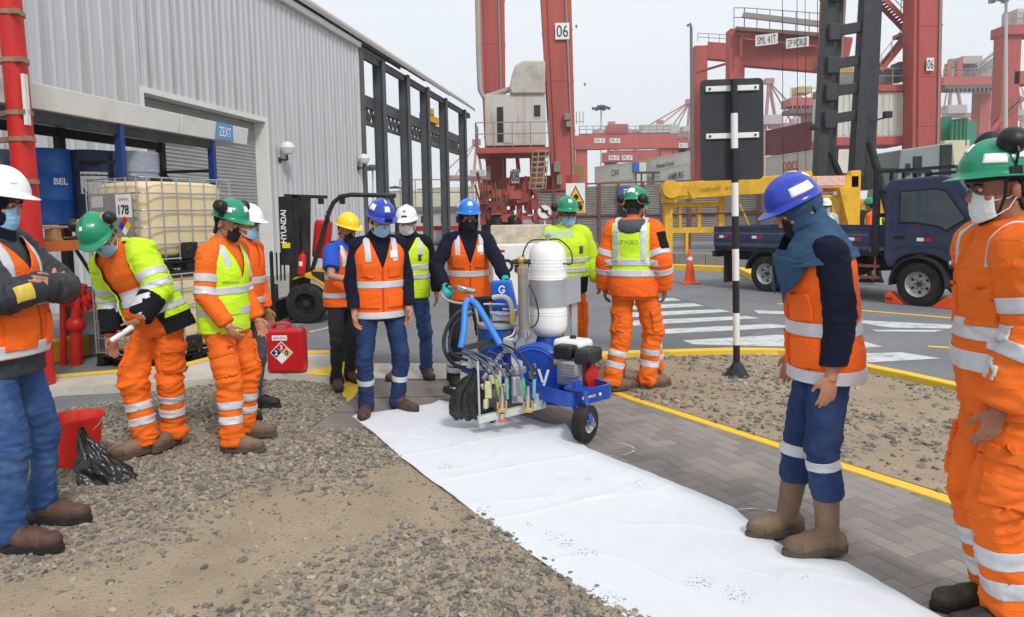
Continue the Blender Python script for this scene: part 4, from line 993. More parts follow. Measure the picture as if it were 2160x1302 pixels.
    for sd in (-1, 1):
        mb.ell(hw(sd * .044, .058, -.02), (.020 * s, .022 * s, .018 * s), R3, 10, 8)
        mb.ell(hw(sd * .079, -.012, -.004), (.010 * s, .019 * s, .032 * s), R3, 10, 8)
    limb(mb, [nb - up2 * .06 * s, nb + up2 * .02 * s, hw(0, -.02, -.05)], [.062 * s, .055 * s, .055 * s], 14)
    limb(mb, [fr(0, 0, -.02), fr(0, 0, .2), fr(0, -.01, .48)], [.075 * s, .075 * s, .06 * s], 12)
    for k, sd in (('L', -1), ('R', 1)):
        limb(mb, [fr(0, 0, .44), J['s' + k]], [.05 * s, .045 * s], 10)
        limb(mb, [J['s' + k], J['e' + k], J['w' + k]], [.045 * s, .040 * s, .027 * s], 12)
        limb(mb, [fr(0, 0, -.02), J['h' + k]], [.06 * s, .06 * s], 10); limb(mb, [J['h' + k], J['k' + k], J['a' + k]], [.06 * s, .05 * s, .035 * s], 10)
        d = (J['w' + k] - J['e' + k]).normalized(); hs = spec.get('hands', {}).get(k, {})
        n = V(hs.get('n', (-sd, 0.25, 0))); hd = V(hs.get('d', (0, 0, 0))) + d
        if not spec.get('gloves'): add_hand(mb, J['w' + k] + d * .012 * s, hd, n, -sd if hs.get('flip') else sd, s, hs.get('curl', .45))
        J['hd' + k] = hd; J['hn' + k] = n
    bvox = .0058 if near else .008
    P['body'] = link('body', remesh(mb, bvox, 2, .4), spec.get('skin', M_SKIN), rt)
    if spec.get('gloves'):
        for k, sd in (('L', -1), ('R', 1)):
            mb = MB(); d = (J['w' + k] - J['e' + k]).normalized(); hs = spec.get('hands', {}).get(k, {})
            add_hand(mb, J['w' + k] + d * .012 * s, J['hd' + k], J['hn' + k], -sd if hs.get('flip') else sd, s, hs.get('curl', .45), .0025); mb.tube([J['w' + k] - d * .05 * s, J['w' + k] + d * .01], [.04 * s, .034 * s], 12)
            link('glove', remesh(mb, .007, 2, .4), spec['gloves'], rt)
    belly = spec.get('belly', 0.); bulk = spec.get('bulk', 1.)
    def torso(e, z0, z1, wide=1.):
        prof = [(-.40, .175, .135, 0), (-.20, .165, .122, 0), (-.10, .165, .120, -.005), (-.02, .172, .122, -.004), (.06, .164, .116, .004), (.14, .158, .112, .008), (.22, .160, .114, .010), (.30, .170, .118, .010), (.37, .176, .116, .004), (.42, .172, .104, -.004), (.455, .150, .088, -.010), (.485, .112, .074, -.012), (.515, .078, .066, -.008), (.55, .066, .062, 0)]
        secs = []
        N = 22
        for i in range(N + 1):
            z = lerp(z0, z1, i / N)
            for a, b in zip(prof, prof[1:]):
                if a[0] <= z <= b[0]:
                    t = (z - a[0]) / (b[0] - a[0]); rx, ry, dy = [lerp(a[q], b[q], t) for q in (1, 2, 3)]; break
            bl = belly * math.exp(-((z - .08) / .13) ** 2)
            ctr = fr(0, dy + bl * .5, z); ax = (fr(1, 0, z) - fr(0, 0, z)) * (rx * bulk * wide + e / s) ; ay = (fr(0, 1, z) - fr(0, 0, z)) * (ry * bulk + bl * .5 + e / s)
            secs.append((ctr, ax, ay))
        return secs
    seed = spec.get('seed', hash(spec['label']) % 97 / 7.)
    seed = sum(ord(ch) for ch in spec['label']) % 89 / 5.
    legs_pts = {k: [J['h' + k], J['k' + k], J['a' + k]] for k in 'LR'}
    arm_segs = [(J['s' + k], J['e' + k], 1.) for k in 'LR'] + [(J['e' + k], J['w' + k], 1.) for k in 'LR']
    spine = [(fr(0, 0, -.1), fr(0, 0, .2), .55), (fr(0, 0, .2), fr(0, 0, .5), .35)]
    # ---- trousers
    tr = spec['trousers']; bag = tr.get('bag', 0.); mb = MB()
    mb.loft(torso(.006 + bag * .3, -.15, tr.get('waist', .09)), 28)
    for k in 'LR':
        a, b, d = legs_pts[k]; dn = (d - b).normalized(); end = d + dn * (.035 * s if not tr.get('tuck') else -.19 * s)
        limb(mb, [a, a.lerp(b, .5), b], [(.089 + bag * .4) * s, (.077 + bag * .7) * s, (.064 + bag) * s], 16)
        tubeflat(mb, [b, b.lerp(end, .5), end], [(.064 + bag) * s, (.058 + bag * 1.1) * s, (.054 + bag * 1.1 + tr.get('flare', 0)) * s], 16)
        mb.ell(b, [(.064 + bag) * s] * 3, None, 14, 10)
    me = remesh(mb, vox, 5); leg_segs = [(J['h' + k], J['k' + k], 1.) for k in 'LR'] + [(J['k' + k], J['a' + k], 1.3) for k in 'LR']
    folds(me, leg_segs + spine[:1], tr.get('fold', .011), seed)
    T = link('trousers', me, tr['m'], rt); P['trousers'] = T
    for kb, tpos in tr.get('bands', ()):
        for k in 'LR':
            if kb not in ('LR', k): continue
            a, b = J['k' + k], J['a' + k]; p = a.lerp(b, tpos); oth = J['k' + ('R' if k == 'L' else 'L')].lerp(J['a' + ('R' if k == 'L' else 'L')], tpos)
            band('reflective_band', me, p, b - a, tr.get('bw', .026) * s, M_TAPE, T, lambda c, p=p, oth=oth: (c - p).length < (c - oth).length and (c - p).length < .16)
    for k in tr.get('pockets', ''):
        a, b = J['h' + k], J['k' + k]; sd = -1 if k == 'L' else 1; p = a.lerp(b, .72) ; d = (b - a).normalized(); f = toe[0 if k == 'L' else 1]
        out = (V((sd, .0, 0)) + f * tr.get('pf', .35)).normalized(); sdw = d.cross(out).normalized()
        patch('cargo_pocket', me, [(p + d * .10 * s, d), (p - d * .09 * s, -d), (p + sdw * .075 * s, sdw), (p - sdw * .075 * s, -sdw)], tr['m'], T, lambda c, p=p, out=out: (c - p).dot(out) > .035, .013)
        patch('pocket_flap', me, [(p - d * .05 * s, d), (p - d * .10 * s, -d), (p + sdw * .08 * s, sdw), (p - sdw * .08 * s, -sdw)], tr['m'], T, lambda c, p=p, out=out: (c - p).dot(out) > .035, .018)
    # ---- boots
    bt = spec['boots']
    for i, k in enumerate('LR'):
        f = toe[i]; x = V((f.y, -f.x, 0)); a = J['a' + k]; g = V((a.x, a.y, 0)); rot = MX((x, f, V((0, 0, 1)))).transposed(); lift = 0.
        mb = MB(); q = lambda X, Y, Z: g + (x * X + f * Y + V((0, 0, Z))) * s
        mb.ell(q(0, .155, .052), (.050 * s, .080 * s, .044 * s), rot, 18, 12); mb.ell(q(0, .09, .062), (.049 * s, .09 * s, .052 * s), rot, 18, 12); mb.ell(q(0, -.025, .058), (.040 * s, .052 * s, .052 * s), rot, 16, 10)
        ht = bt.get('h', .15); sd_ = (J['k' + k] - a).normalized(); tp_ = a + sd_ * (ht - .085) * s / max(.5, sd_.z); limb(mb, [q(0, .018, .07), q(0, .018, .07).lerp(tp_, .4), tp_], [.050 * s, .054 * s, bt.get('r', .050) * s], 16)
        me = remesh(mb, .009 if near else .012, 3); me2 = cut(me, [(g + V((0, 0, .022 * s)), V((0, 0, -1))), (tp_ + sd_ * .01, sd_)]); folds(me2, [(q(0, 0, .05), q(0, 0, ht), 1.), (q(0, .05, .05), q(0, .2, .04), .3)], bt.get('fold', .004), seed + i, 22)
        b = link('boot', me2, bt['m'], rt)
        patch('toe_cap', me2, [(q(0, .165, .05), -f), (q(0, .2, .075), V((0, 0, 1)))], bt.get('cap', bt['m']), b, None, .004)
        if ht > .25: patch('collar', me2, [(tp_ - sd_ * .03 * s, -sd_)], bt.get('cap', bt['m']), b, None, .004)
        mb = MB(); ol = []
        for t in range(24):
            an = 2 * math.pi * t / 24; yy = math.sin(an); xx = math.cos(an)
            ol.append((xx * (.053 if yy > 0 else .046) * (1 - .12 * (abs(yy) < .3)) * s, (.080 + yy * .165) * s))
        mb.prism([(p_[0], p_[1] ) for p_ in ol], g + V((0, 0, .0)), x, f, .036 * s)
        mb.build('sole', bt.get('sole', M_RUBBER), b, bevel=.005, fixn=True)
        if bt.get('laces'):
            for j in range(4):
                m_ = MB(); z = .075 + j * .02; yy = .085 - j * .022; m_.tube([q(-.022, yy, z + .012), q(0, yy + .012, z + .02), q(.022, yy, z + .012)], .003, 5); m_.build('lace', mat('lace', (60, 46, 38), .8), b)
    # ---- upper garments
    for gm in spec['tops']:
        e = gm.get('e', .012); mb = MB(); hem = gm.get('hem', -.06)
        top = gm.get('top', .54); kind = gm['kind']
        mb.loft(torso(e + gm.get('flare', 0) * 0, hem, top, gm.get('wide', 1.)), 30)
        if kind != 'vest':
            cuff = gm.get('cuff', 1.)
            for k, sd in (('L', -1), ('R', 1)):
                r0, r1, r2 = gm.get('sl', (.060, .053, .042)); ee = e
                limb(mb, [fr(sd * .06, -.01, .455), J['s' + k]], [(.060) * s + ee, r0 * s + ee * .6], 14)
                if gm.get('short'):
                    en = J['s' + k].lerp(J['e' + k], .72); tubeflat(mb, [J['s' + k], en], [r0 * s + ee * .6, r0 * s + ee], 16)
                    mb.ell(J['s' + k], [r0 * s + ee * .6] * 3, None, 14, 10)
                else:
                    we = J['e' + k].lerp(J['w' + k], cuff); limb(mb, [J['s' + k], J['e' + k]], [r0 * s + ee * .6, r1 * s + ee * .6], 16)
                    tubeflat(mb, [J['e' + k], J['e' + k].lerp(we, .6), we], [r1 * s + ee * .6, (r1 * .45 + r2 * .6) * s + ee * .6, r2 * s + ee * .5], 16)
        else:
            for sd in (-1, 1): limb(mb, [fr(sd * .05, -.01, .462), fr(sd * .152, -.004, .442)], [.066 * s, .060 * s], 12)
        if gm.get('collar'): tubeflat(mb, [fr(0, -.008, .49), fr(0, .0, gm.get('collar'))], [.082 * s, .072 * s], 18)
        me = remesh(mb, vox, gm.get('sm', 5)); folds(me, (arm_segs if kind != 'vest' else []) + spine, gm.get('fold', .009), seed + 3)
        # trim hem, neck
        upz = (M1.to_3x3() @ V((0, 0, 1)))
        me = cut(me, [(fr(0, 0, hem + .012), -upz)])
        fy = M2.to_3x3() @ V((0, 1, 0)); fx = M2.to_3x3() @ V((1, 0, 0)); uz = up2
        if gm.get('vneck'):
            vz = gm['vneck']; w_ = gm.get('vw', .085)
            bm = bmesh.new(); bm.from_mesh(me); p0 = fr(0, .1, vz); slope = w_ / (.5 - vz)
            for sd in (-1, 1):
                pn = (fx * sd - uz * slope).normalized(); bmesh.ops.bisect_plane(bm, geom=bm.verts[:] + bm.edges[:] + bm.faces[:], plane_co=p0, plane_no=pn)
            bad = []
            for f_ in bm.faces:
                c_ = f_.calc_center_median() - p0
                if c_.dot(uz) > 0 and abs(c_.dot(fx)) < slope * c_.dot(uz) and (c_ + p0 - fr(0, 0, .3)).dot(fy) > -.045 * s: bad.append(f_)
                elif gm.get('neckhole') and (c_ + p0 - fr(0, -.02, .5)).length < gm['neckhole']: bad.append(f_)
            bmesh.ops.delete(bm, geom=bad, context='FACES'); bm.to_mesh(me); bm.free()
        if gm.get('open'):
            w_ = gm['open']
            bm = bmesh.new(); bm.from_mesh(me); p0 = fr(0, .1, .2)
            for a_ in (w_, -w_):
                bmesh.ops.bisect_plane(bm, geom=bm.verts[:] + bm.edges[:] + bm.faces[:], plane_co=p0 + fx * a_, plane_no=fx)
            bad = [f_ for f_ in bm.faces if abs((f_.calc_center_median() - p0).dot(fx)) < w_ and (f_.calc_center_median() - fr(0, 0, .2)).dot(fy) > 0 and (f_.calc_center_median() - fr(0, 0, .56)).length > .02]
            bmesh.ops.delete(bm, geom=bad, context='FACES'); bm.to_mesh(me); bm.free()
        g = link(gm['name'], me, gm['m'], rt); P[gm['name']] = g
        if gm.get('solid', kind == 'vest' or gm.get('open')): q = g.modifiers.new('solid', 'SOLIDIFY'); q.thickness = .005; q.offset = -1
        def is_torso(c): # nearer to spine than to arms
            best = min(((c - (a + (b - a) * max(0, min(1, (c - a).dot(b - a) / (b - a).length_squared)))).length) for a, b, _ in arm_segs)
            x_ = abs((c - fr(0, 0, .2)).dot(fx)); half = .178 * bulk * s + e; return kind == 'vest' or x_ < half * .9 or (x_ < half * 1.06 and best > .085 * s) or best > .13 * s
        if gm.get('lower'): patch('lower_panel', me, [(fr(0, 0, gm['lower'][0]), upz)], gm['lower'][1], g, is_torso, .003)
        if gm.get('cuffcol'):
            for kk in 'LR': a, b = J['e' + kk], J['w' + kk]; p = a.lerp(b, gm['cuffcol'][0]); patch('cuff', me, [(p, (a - b).normalized())], gm['cuffcol'][1], g, lambda c, b=b: (c - b).length < .2 * s, .003)
        for z in gm.get('bands', ()):
            band('reflective_band', me, fr(0, 0, z), (fr(0, 0, z + .02) - fr(0, 0, z - .02)), gm.get('bw', .026) * s, gm.get('tape', M_TAPE), g, is_torso)
        for k, tpos, wh in gm.get('arm_bands', ()):
            for kk in k:
                a, b = (J['s' + kk], J['e' + kk]) if wh == 'u' else (J['e' + kk], J['w' + kk]); p = a.lerp(b, tpos)
                band('reflective_band', me, p, b - a, .026 * s, M_TAPE, g, lambda c, p=p: (c - p).length < .115)
        for x0, zlo in gm.get('braces', ()):
            for sd in (-1, 1):
                p = fr(sd * x0, 0, .3); lo = fr(0, 0, zlo)
                tw_ = gm.get('tapew', .022) * s; patch('shoulder_tape', me, [(p + fx * tw_, fx), (p - fx * tw_, -fx), (lo, -uz)], gm.get('tape', M_TAPE), g, lambda c: True, .004)
        for (x0, z0, w_, h_, mt, of) in gm.get('pockets', ()):
            p = fr(x0, 0, z0); back = of < 0
            patch('pocket' if mt is None else 'badge', me, [(p + fx * w_ / 2 * s, fx), (p - fx * w_ / 2 * s, -fx), (p + uz * h_ / 2 * s, uz), (p - uz * h_ / 2 * s, -uz)], mt or gm['m'], g, lambda c, p=p, back=back: ((c - p).dot(fy) > .02) != back, abs(of))
        for (k, tpos, dirv, w_, h_, mt) in gm.get('arm_patch', ()):
            a, b = (J['s' + k], J['e' + k]) if tpos < 1 else (J['e' + k], J['w' + k]); tpos = tpos % 1; p = a.lerp(b, tpos); d = (b - a).normalized(); ov = V(dirv); ov = (ov - d * ov.dot(d)).normalized(); sv = d.cross(ov)
            patch('arm_badge', me, [(p + d * h_ / 2, d), (p - d * h_ / 2, -d), (p + sv * w_ / 2, sv), (p - sv * w_ / 2, -sv)], mt, g, lambda c, p=p, ov=ov: (c - p).dot(ov) > .02 and (c - p).length < .14, .008)
        if gm.get('zip'):
            p = fr(0, 0, .2); patch('zip', me, [(p + fx * .008, fx), (p - fx * .008, -fx), (fr(0, 0, gm.get('vneck') or .5), uz)], gm['zip'], g, lambda c, p=p: (c - p).dot(fy) > .03, .003)
        if gm.get('hood_roll'):
            mb = MB(); mb.tube([fr(.11 * math.cos(t), -.005 - .115 * math.sin(t), .515 - .03 * math.sin(t)) for t in [math.pi * i / 10 for i in range(11)]], [.022 * s + .028 * s * math.sin(math.pi * i / 10) for i in range(11)], 12)
            mb.ell(fr(0, -.125, .46), (.105 * s, .05 * s, .065 * s), M2.to_3x3()); hm_ = remesh(mb, .012, 4); folds(hm_, [(fr(-.1, -.08, .5), fr(.1, -.08, .5), 1.)], .008, seed); link('hood', hm_, gm['hood_roll'], rt)
    # ---- scarf / gaiter / hood
    if spec.get('gaiter'):
        mb = MB(); tubeflat(mb, [fr(0, -.005, .47), fr(0, .005, .53), hm @ V((0, .0, -.075 * s))], [.088 * s, .070 * s, .068 * s], 20)
        me = remesh(mb, .009, 3); folds(me, [(fr(0, 0, .46), hm @ V((0, 0, -.06)), 1.)], .007, seed, 30); link('neck_gaiter', me, spec['gaiter'], rt)
    if spec.get('hoodcap'):
        hc_ = spec['hoodcap']; mb = MB()
        mb.ell(hw(0, -.012, .03), (.097 * s, .112 * s, .10 * s), R3, 22, 14); mb.ell(hw(0, .0, -.05), (.090 * s, .094 * s, .095 * s), R3, 22, 14)
        if hc_.get('cape'):
            secs = []
            for z, rx, ry, yy in ((.58, .092, .098, .0), (.54, .115, .118, .005), (.50, .165, .142, .01), (.455, .212, .160, .012), (.38, .232, .178, .014)):
                secs.append((fr(0, yy, z), (fr(rx, 0, z) - fr(0, 0, z)), (fr(0, ry, z) - fr(0, 0, z))))
            mb.loft(secs, 26)
        else: tubeflat(mb, [fr(0, -.005, .45), hw(0, -.0, -.08)], [.10 * s, .082 * s], 20)
        limb(mb, [fr(0, -.0, .53), hw(0, -.01, -.05)], [.09 * s, .088 * s], 18)
        me = remesh(mb, .009, 4); folds(me, [(fr(0, 0, .42), hw(0, 0, -.05), 1.), (hw(0, 0, -.05), hw(0, 0, .1), .4)], hc_.get('fold', .009), seed, 18)
        hi = hm.inverted(); zt, zb, fx_ = hc_.get('face', (.06, -.125, .055))
        bm = bmesh.new(); bm.from_mesh(me)
        for sd in (-1, 1): bmesh.ops.bisect_plane(bm, geom=bm.verts[:] + bm.edges[:] + bm.faces[:], plane_co=hw(sd * fx_, 0, 0), plane_no=R3 @ V((1, 0, 0)))
        bad = [f_ for f_ in bm.faces if (lambda q: q.y > .0 and abs(q.x) < fx_ * s + .001 and q.z > zb * s)(hi @ f_.calc_center_median())]
        bmesh.ops.delete(bm, geom=bad, context='FACES'); bm.to_mesh(me); bm.free()
        if hc_.get('cape'):
            # slanted hem: longer in front point
            bm = bmesh.new(); bm.from_mesh(me); zz = fr(0, 0, .40)
            bmesh.ops.bisect_plane(bm, geom=bm.verts[:] + bm.edges[:] + bm.faces[:], plane_co=fr(0, 0, .405), plane_no=-up2, clear_outer=True); bm.to_mesh(me); bm.free()
        o = link('hood', me, hc_['m'], rt); q = o.modifiers.new('s', 'SOLIDIFY'); q.thickness = .006; q.offset = -1
        if hc_.get('cape'):
            # pointed front tails of the cape
            for sd, ln in ((-1, .20), (1, .17)):
                mb = MB(); a0 = fr(sd * .006, .186, .47); a1 = fr(sd * .18, .115, .43); tip = fr(sd * .07, .205, .44 - ln)
                mb.grid(lambda u, v: (a0.lerp(a1, u)).lerp(tip.lerp(fr(sd * .19, .115, .385), u * .9), v) + fy * (.012 * math.sin(u * 3.1) + .006 * math.sin(u * 9 + v * 5)), 10, 8)
                oo = mb.build('hood_tail', hc_['m'], rt, ang=180); q = oo.modifiers.new('s', 'SOLIDIFY'); q.thickness = .006
    P['J'] = J; P['fr'] = fr; P['hm'] = hm
    head_items(P, hm, dict(spec, hs=s), near)
    return P
# ================================================================== TRUCK
fw, rw = gp(1940, 645), gp(1620, 615); TF = (fw - rw); WB = TF.length; TF.normalize(); TL = V((-TF.y, TF.x, 0))
TO = fw + TL * .80
trk = root('flatbed_truck', 'dark blue flatbed truck parked on the road with wheel chocks', 'truck', TO, math.atan2(TF.y, TF.x))
M_TBLUE = mat('truck_blue', (46, 56, 88), .4, var=.12, vs=2, coat=.3, dirt=(84, 88, 100), da=.5, ds=2.5)
M_TBLK = mat('truck_black', (34, 35, 40), .6, var=.2, vs=4, dirt=(80, 74, 68), da=.5, ds=4)
def refl(o, y, z, par, ux=(1, 0, 0)):
    plate((o, y, z), ux, UZ, .11, .055, M_WHITE, par, 'reflector', .003); plate((o + .115, y, z), ux, UZ, .11, .055, mat('red_reflector', (190, 30, 40), .3), par, 'reflector', .003)
def wheel(par, c, r, wd, ax=(0, 1, 0), rim=M_CLADTRIM, lug=6, name='wheel', rr=.58):
    c = V(c); w_ = bpy.data.objects.new(name, None); COL.objects.link(w_); w_.parent = par
    m_ = MB(); h = wd / 2
    m_.lathe([(r * rr, -h), (r * .8, -h * 1.02), (r * .93, -h * .96), (r * .985, -h * .8), (r, -h * .5), (r, h * .5), (r * .985, h * .8), (r * .93, h * .96), (r * .8, h * 1.02), (r * rr, h)], c, ax, 36, cap=False); t = m_.build('tyre', M_RUBBER, w_)
    m_ = MB(); q = r * rr; m_.lathe([(.01, -h * .25), (q * .45, -h * .3), (q * .55, -h * .1), (q * .8, -h * .15), (q * .9, -h * .75), (q * 1.01, -h * .95), (q * 1.01, h * .95), (q * .9, h * .75), (q * .8, -h * .05), (q * .5, 0), (.01, 0)], c, ax, 30, cap=False); rm = m_.build('rim', rim, w_)
    m_ = MB(); m_.lathe([(q * .22, -h * .55), (q * .22, -h * .2), (.01, -h * .2), (.01, -h * .55)][::-1], c, ax, 14)
    x, y = perp(V(ax))
    for i in range(lug): a = 2 * math.pi * i / lug; p = c + (x * math.cos(a) + y * math.sin(a)) * q * .36; m_.cyl(p - V(ax) * h * .42, p - V(ax) * h * .2, q * .06, n=6)
    o_ = m_.build('hub', M_DSTEEL, w_); o_['kind'] = 'stuff'
    m_ = MB()
    for i in range(lug): a = 2 * math.pi * (i + .5) / lug; p = c + (x * math.cos(a) + y * math.sin(a)) * q * .66; m_.cyl(p - V(ax) * h * .20, p - V(ax) * h * .05, q * .12, n=10)
    o_ = m_.build('rim_holes', M_BLACKP, w_); o_['kind'] = 'stuff'
    return w_
M_RIM = mat('truck_rim', (176, 178, 178), .5, metal=.3, var=.12, vs=8, dirt=(120, 112, 104), da=.5, ds=9)
wheel(trk, (0, -.80, .36), .36, .2, rim=M_RIM); wheel(trk, (0, .80, .36), .36, .2, rim=M_RIM)
for y in (-.80, -.57, .57, .80): wheel(trk, (-WB, y, .36), .36, .19, rim=M_RIM)
m_ = MB()
for y in (-.36, .36): m_.bar((-WB - 1.15, y, .66), (.9, y, .66), .07, .16)
m_.cyl((0, -.7, .36), (0, .7, .36), .05); m_.cyl((-WB, -.6, .36), (-WB, .6, .36), .07); m_.box((-WB, 0, .38), (.28, .3, .28)); m_.cyl((-WB, 0, .4), (-.6, 0, .55), .04)
for x in (-.8, -1.6, -WB, -WB - 1.1): m_.bar((x, -.36, .66), (x, .36, .66), .08, .12)
m_.build('chassis', M_TBLK, trk, smooth=False)
m_ = MB(); m_.box((-1.35, -.62, .58), (.55, .3, .3)); m_.build('fuel_tank', M_TBLK, trk, bevel=.05)
m_ = MB(); m_.box((-2.0, -.6, .5), (.3, .22, .24)); m_.build('battery_box', M_TBLK, trk, bevel=.01)
m_ = MB()
for x in (-.78, -1.75): m_.cyl((x, -.8, .82), (x, -.8, .42), .02, n=8)
for z in (.62, .42): m_.bar((-1.85, -.8, z), (-.7, -.8, z), .03, .05)
m_.build('side_guard', mat('guard_red', (150, 84, 74), .6, var=.15), trk, smooth=False)
# bed
BX0, BX1 = -WB - 1.25, -.78
m_ = MB(); m_.box(((BX0 + BX1) / 2, 0, .84), (BX1 - BX0, 1.86, .08)); m_.build('bed_floor', M_TBLK, trk, smooth=False)
def bed_side(y):
    m_ = MB(); s_ = 1 if y > 0 else -1; prof = [(0, 0), (.03, .0), (.03, .05), (.018, .07), (.018, .12), (.034, .15), (.034, .27), (.018, .30), (.018, .36), (.03, .38), (.036, .42), (.0, .42)]
    k = len(prof); vs = [(BX0, y + s_ * a, .88 + b) for a, b in prof] + [(BX1 - .04, y + s_ * a, .88 + b) for a, b in prof]
    m_.add(vs, [(i, (i + 1) % k, k + (i + 1) % k, k + i) for i in range(k)] + [tuple(range(k)), tuple(range(k, 2 * k))]); return m_.build('bed_side', M_TBLUE, trk, smooth=False, fixn=True)
bs = bed_side(-.93); bed_side(.93)
m_ = MB(); m_.box((BX0 - .015, 0, 1.09), (.03, 1.86, .42)); m_.build('tailgate', M_TBLUE, trk, smooth=False)
m_ = MB(); m_.box((BX0 - .05, 0, .72), (.06, 1.7, .14)); m_.box((BX0 - .05, -.8, .72), (.09, .2, .12)); m_.build('rear_bumper', M_TBLK, trk, smooth=False, bevel=.01)
ry = -.967; BL = BX1 - BX0
for fx_ in (.06, .30, .66, .90): refl(BX0 + BL * fx_, ry, 1.09, bs)
for fx_ in (.17, .79): plate((BX0 + BL * fx_, ry, 1.09), (1, 0, 0), UZ, .3 if fx_ > .5 else .1, .17, mat('bed_plate', (214, 172, 60), .5, var=.2, vs=40), bs, 'warning_plate', .004)
for i in range(3):
    text('SOLO PARA CARGA' if i == 0 else 'PESO MAX 3.5 T' if i == 1 else 'USO INTERNO', (BX0 + BL * .79, ry - .006, 1.14 - i * .05), (1, 0, 0), UZ, .028, M_BLACKP, bs, width=.25) if False else None
for i in range(3): plate((BX0 + BL * .79, ry - .004, 1.14 - i * .05), (1, 0, 0), UZ, .24, .022, mat('plate_print', (60, 48, 30), .6, var=.6, vs=90), bs, 'print_line', .002)
# guard frame behind the cab
m_ = MB()
for y in (-.86, .86): m_.bar((BX1 + .03, y, .8), (BX1 + .03, y, 2.30), .09, .09, (1, 0, 0))
for z in (1.5, 1.9, 2.28): m_.bar((BX1 + .03, -.86, z), (BX1 + .03, .86, z), .07, .07)
for y in (-.4, 0, .4): m_.bar((BX1 + .03, y, .85), (BX1 + .03, y, 2.28), .05, .05, (1, 0, 0))
m_.bar((BX1 + .05, -.86, 2.24), (.45, -.84, 2.26), .05, .05); m_.bar((BX1 + .05, .86, 2.24), (.45, .84, 2.26), .05, .05); m_.bar((.45, -.84, 2.26), (.45, .84, 2.26), .05, .05)
m_.build('headboard_frame', M_TBLK, trk, smooth=False)
# cab
cp = [(-.62, .80), (-.62, 2.0), (-.54, 2.1), (.30, 2.13), (.56, 2.07), (1.0, 1.38), (1.12, 1.22), (1.16, .62), (.52, .62)]
for i in range(9): a = R(8 + i * 20.5); cp.append((.47 * math.cos(a) + .0, .34 + .47 * math.sin(a)) if .34 + .47 * math.sin(a) > .60 else (.47, .62))
cp = cp[:9] + [(.44, .62), (.40, .74), (.22, .83), (0, .86), (-.22, .83), (-.40, .74), (-.44, .62), (-.55, .62)]
m_ = MB(); m_.prism(cp, (0, .84, 0), (1, 0, 0), (0, 0, 1), 1.68); cab = m_.build('cab', M_TBLUE, trk, bevel=.035, seg=3, fixn=True)
def cabside(poly, m, name, par, th, y=-.842):
    m_ = MB(); m_.prism(poly, (0, y, 0), (1, 0, 0), (0, 0, 1), th); return m_.build(name, m, par, smooth=False, fixn=True, bevel=.004)
dr_ = cabside([(-.46, .92), (-.46, 1.98), (.30, 2.0), (.44, 1.96), (.84, 1.40), (.92, 1.2), (.92, .90), (.5, .90), (.36, .98), (-.3, .98)], M_TBLUE, 'door', trk, .012)
cabside([(-.36, 1.36), (-.36, 1.91), (.27, 1.93), (.39, 1.89), (.72, 1.42), (.60, 1.36), (.40, 1.22), (.28, 1.30), (-.1, 1.36)], M_BLACKP, 'window_seal', dr_, .008, -.856)
cabside([(-.33, 1.39), (-.33, 1.88), (.26, 1.90), (.37, 1.86), (.67, 1.43), (.58, 1.38), (.40, 1.26), (.29, 1.33), (-.1, 1.39)], M_GLASS, 'window', dr_, .006, -.866)
m_ = MB(); m_.box((-.34, -.868, 1.14), (.17, .03, .05)); m_.build('handle', M_BLACKP, dr_, bevel=.01)
refl(.0, -.858, 1.10, dr_); refl(.52, -.858, .74, trk)
m_ = MB(); m_.prism([(.60, 2.02), (.98, 1.42), (1.01, 1.44), (.64, 2.03)], (0, .74, 0), (1, 0, 0), (0, 0, 1), 1.48); m_.build('windscreen', M_GLASS, trk, smooth=False, fixn=True)
m_ = MB(); m_.box((1.2, 0, .5), (.14, 1.7, .24)); m_.build('bumper', M_TBLK, trk, bevel=.03)
for y in (-.62, .62): m_ = MB(); m_.box((1.15, y, .86), (.06, .32, .18)); m_.build('headlight', M_WHITE, trk, bevel=.02)
m_ = MB(); m_.tube([(.8, -.84, 1.5), (.95, -1.02, 1.6), (.95, -1.02, 2.0), (.75, -.84, 2.05)], .014, 6); m_.box((.95, -1.02, 1.75), (.06, .16, .34)); m_.build('mirror', M_BLACKP, trk)
for x in (0., -WB):
    m_ = MB(); N = 12; vs = []
    for i in range(N + 1):
        a = R(lerp(-5 if x == 0 else 10, 185 if x == 0 else 170, i / N))
        for r_ in (.44, .47): 
            for y in (-.93, -.62): vs.append((x + r_ * math.cos(a), y, .36 + r_ * math.sin(a)))
    fs = []
    for i in range(N): b = i * 4; fs += [(b, b + 4, b + 5, b + 1), (b + 2, b + 3, b + 7, b + 6), (b, b + 2, b + 6, b + 4), (b + 1, b + 5, b + 7, b + 3)]
    fs += [(0, 1, 3, 2), (N * 4, N * 4 + 2, N * 4 + 3, N * 4 + 1)]; m_.add(vs, fs); m_.build('mudguard', M_TBLK, trk, fixn=True)
m_ = MB(); m_.box((BX0 + .25, -.75, .42), (.015, .36, .6)); m_.build('mud_flap', M_RUBBER, trk, smooth=False)
M_CHOCK = mat('chock_orange', (250, 86, 36), .5, var=.1, vs=6)
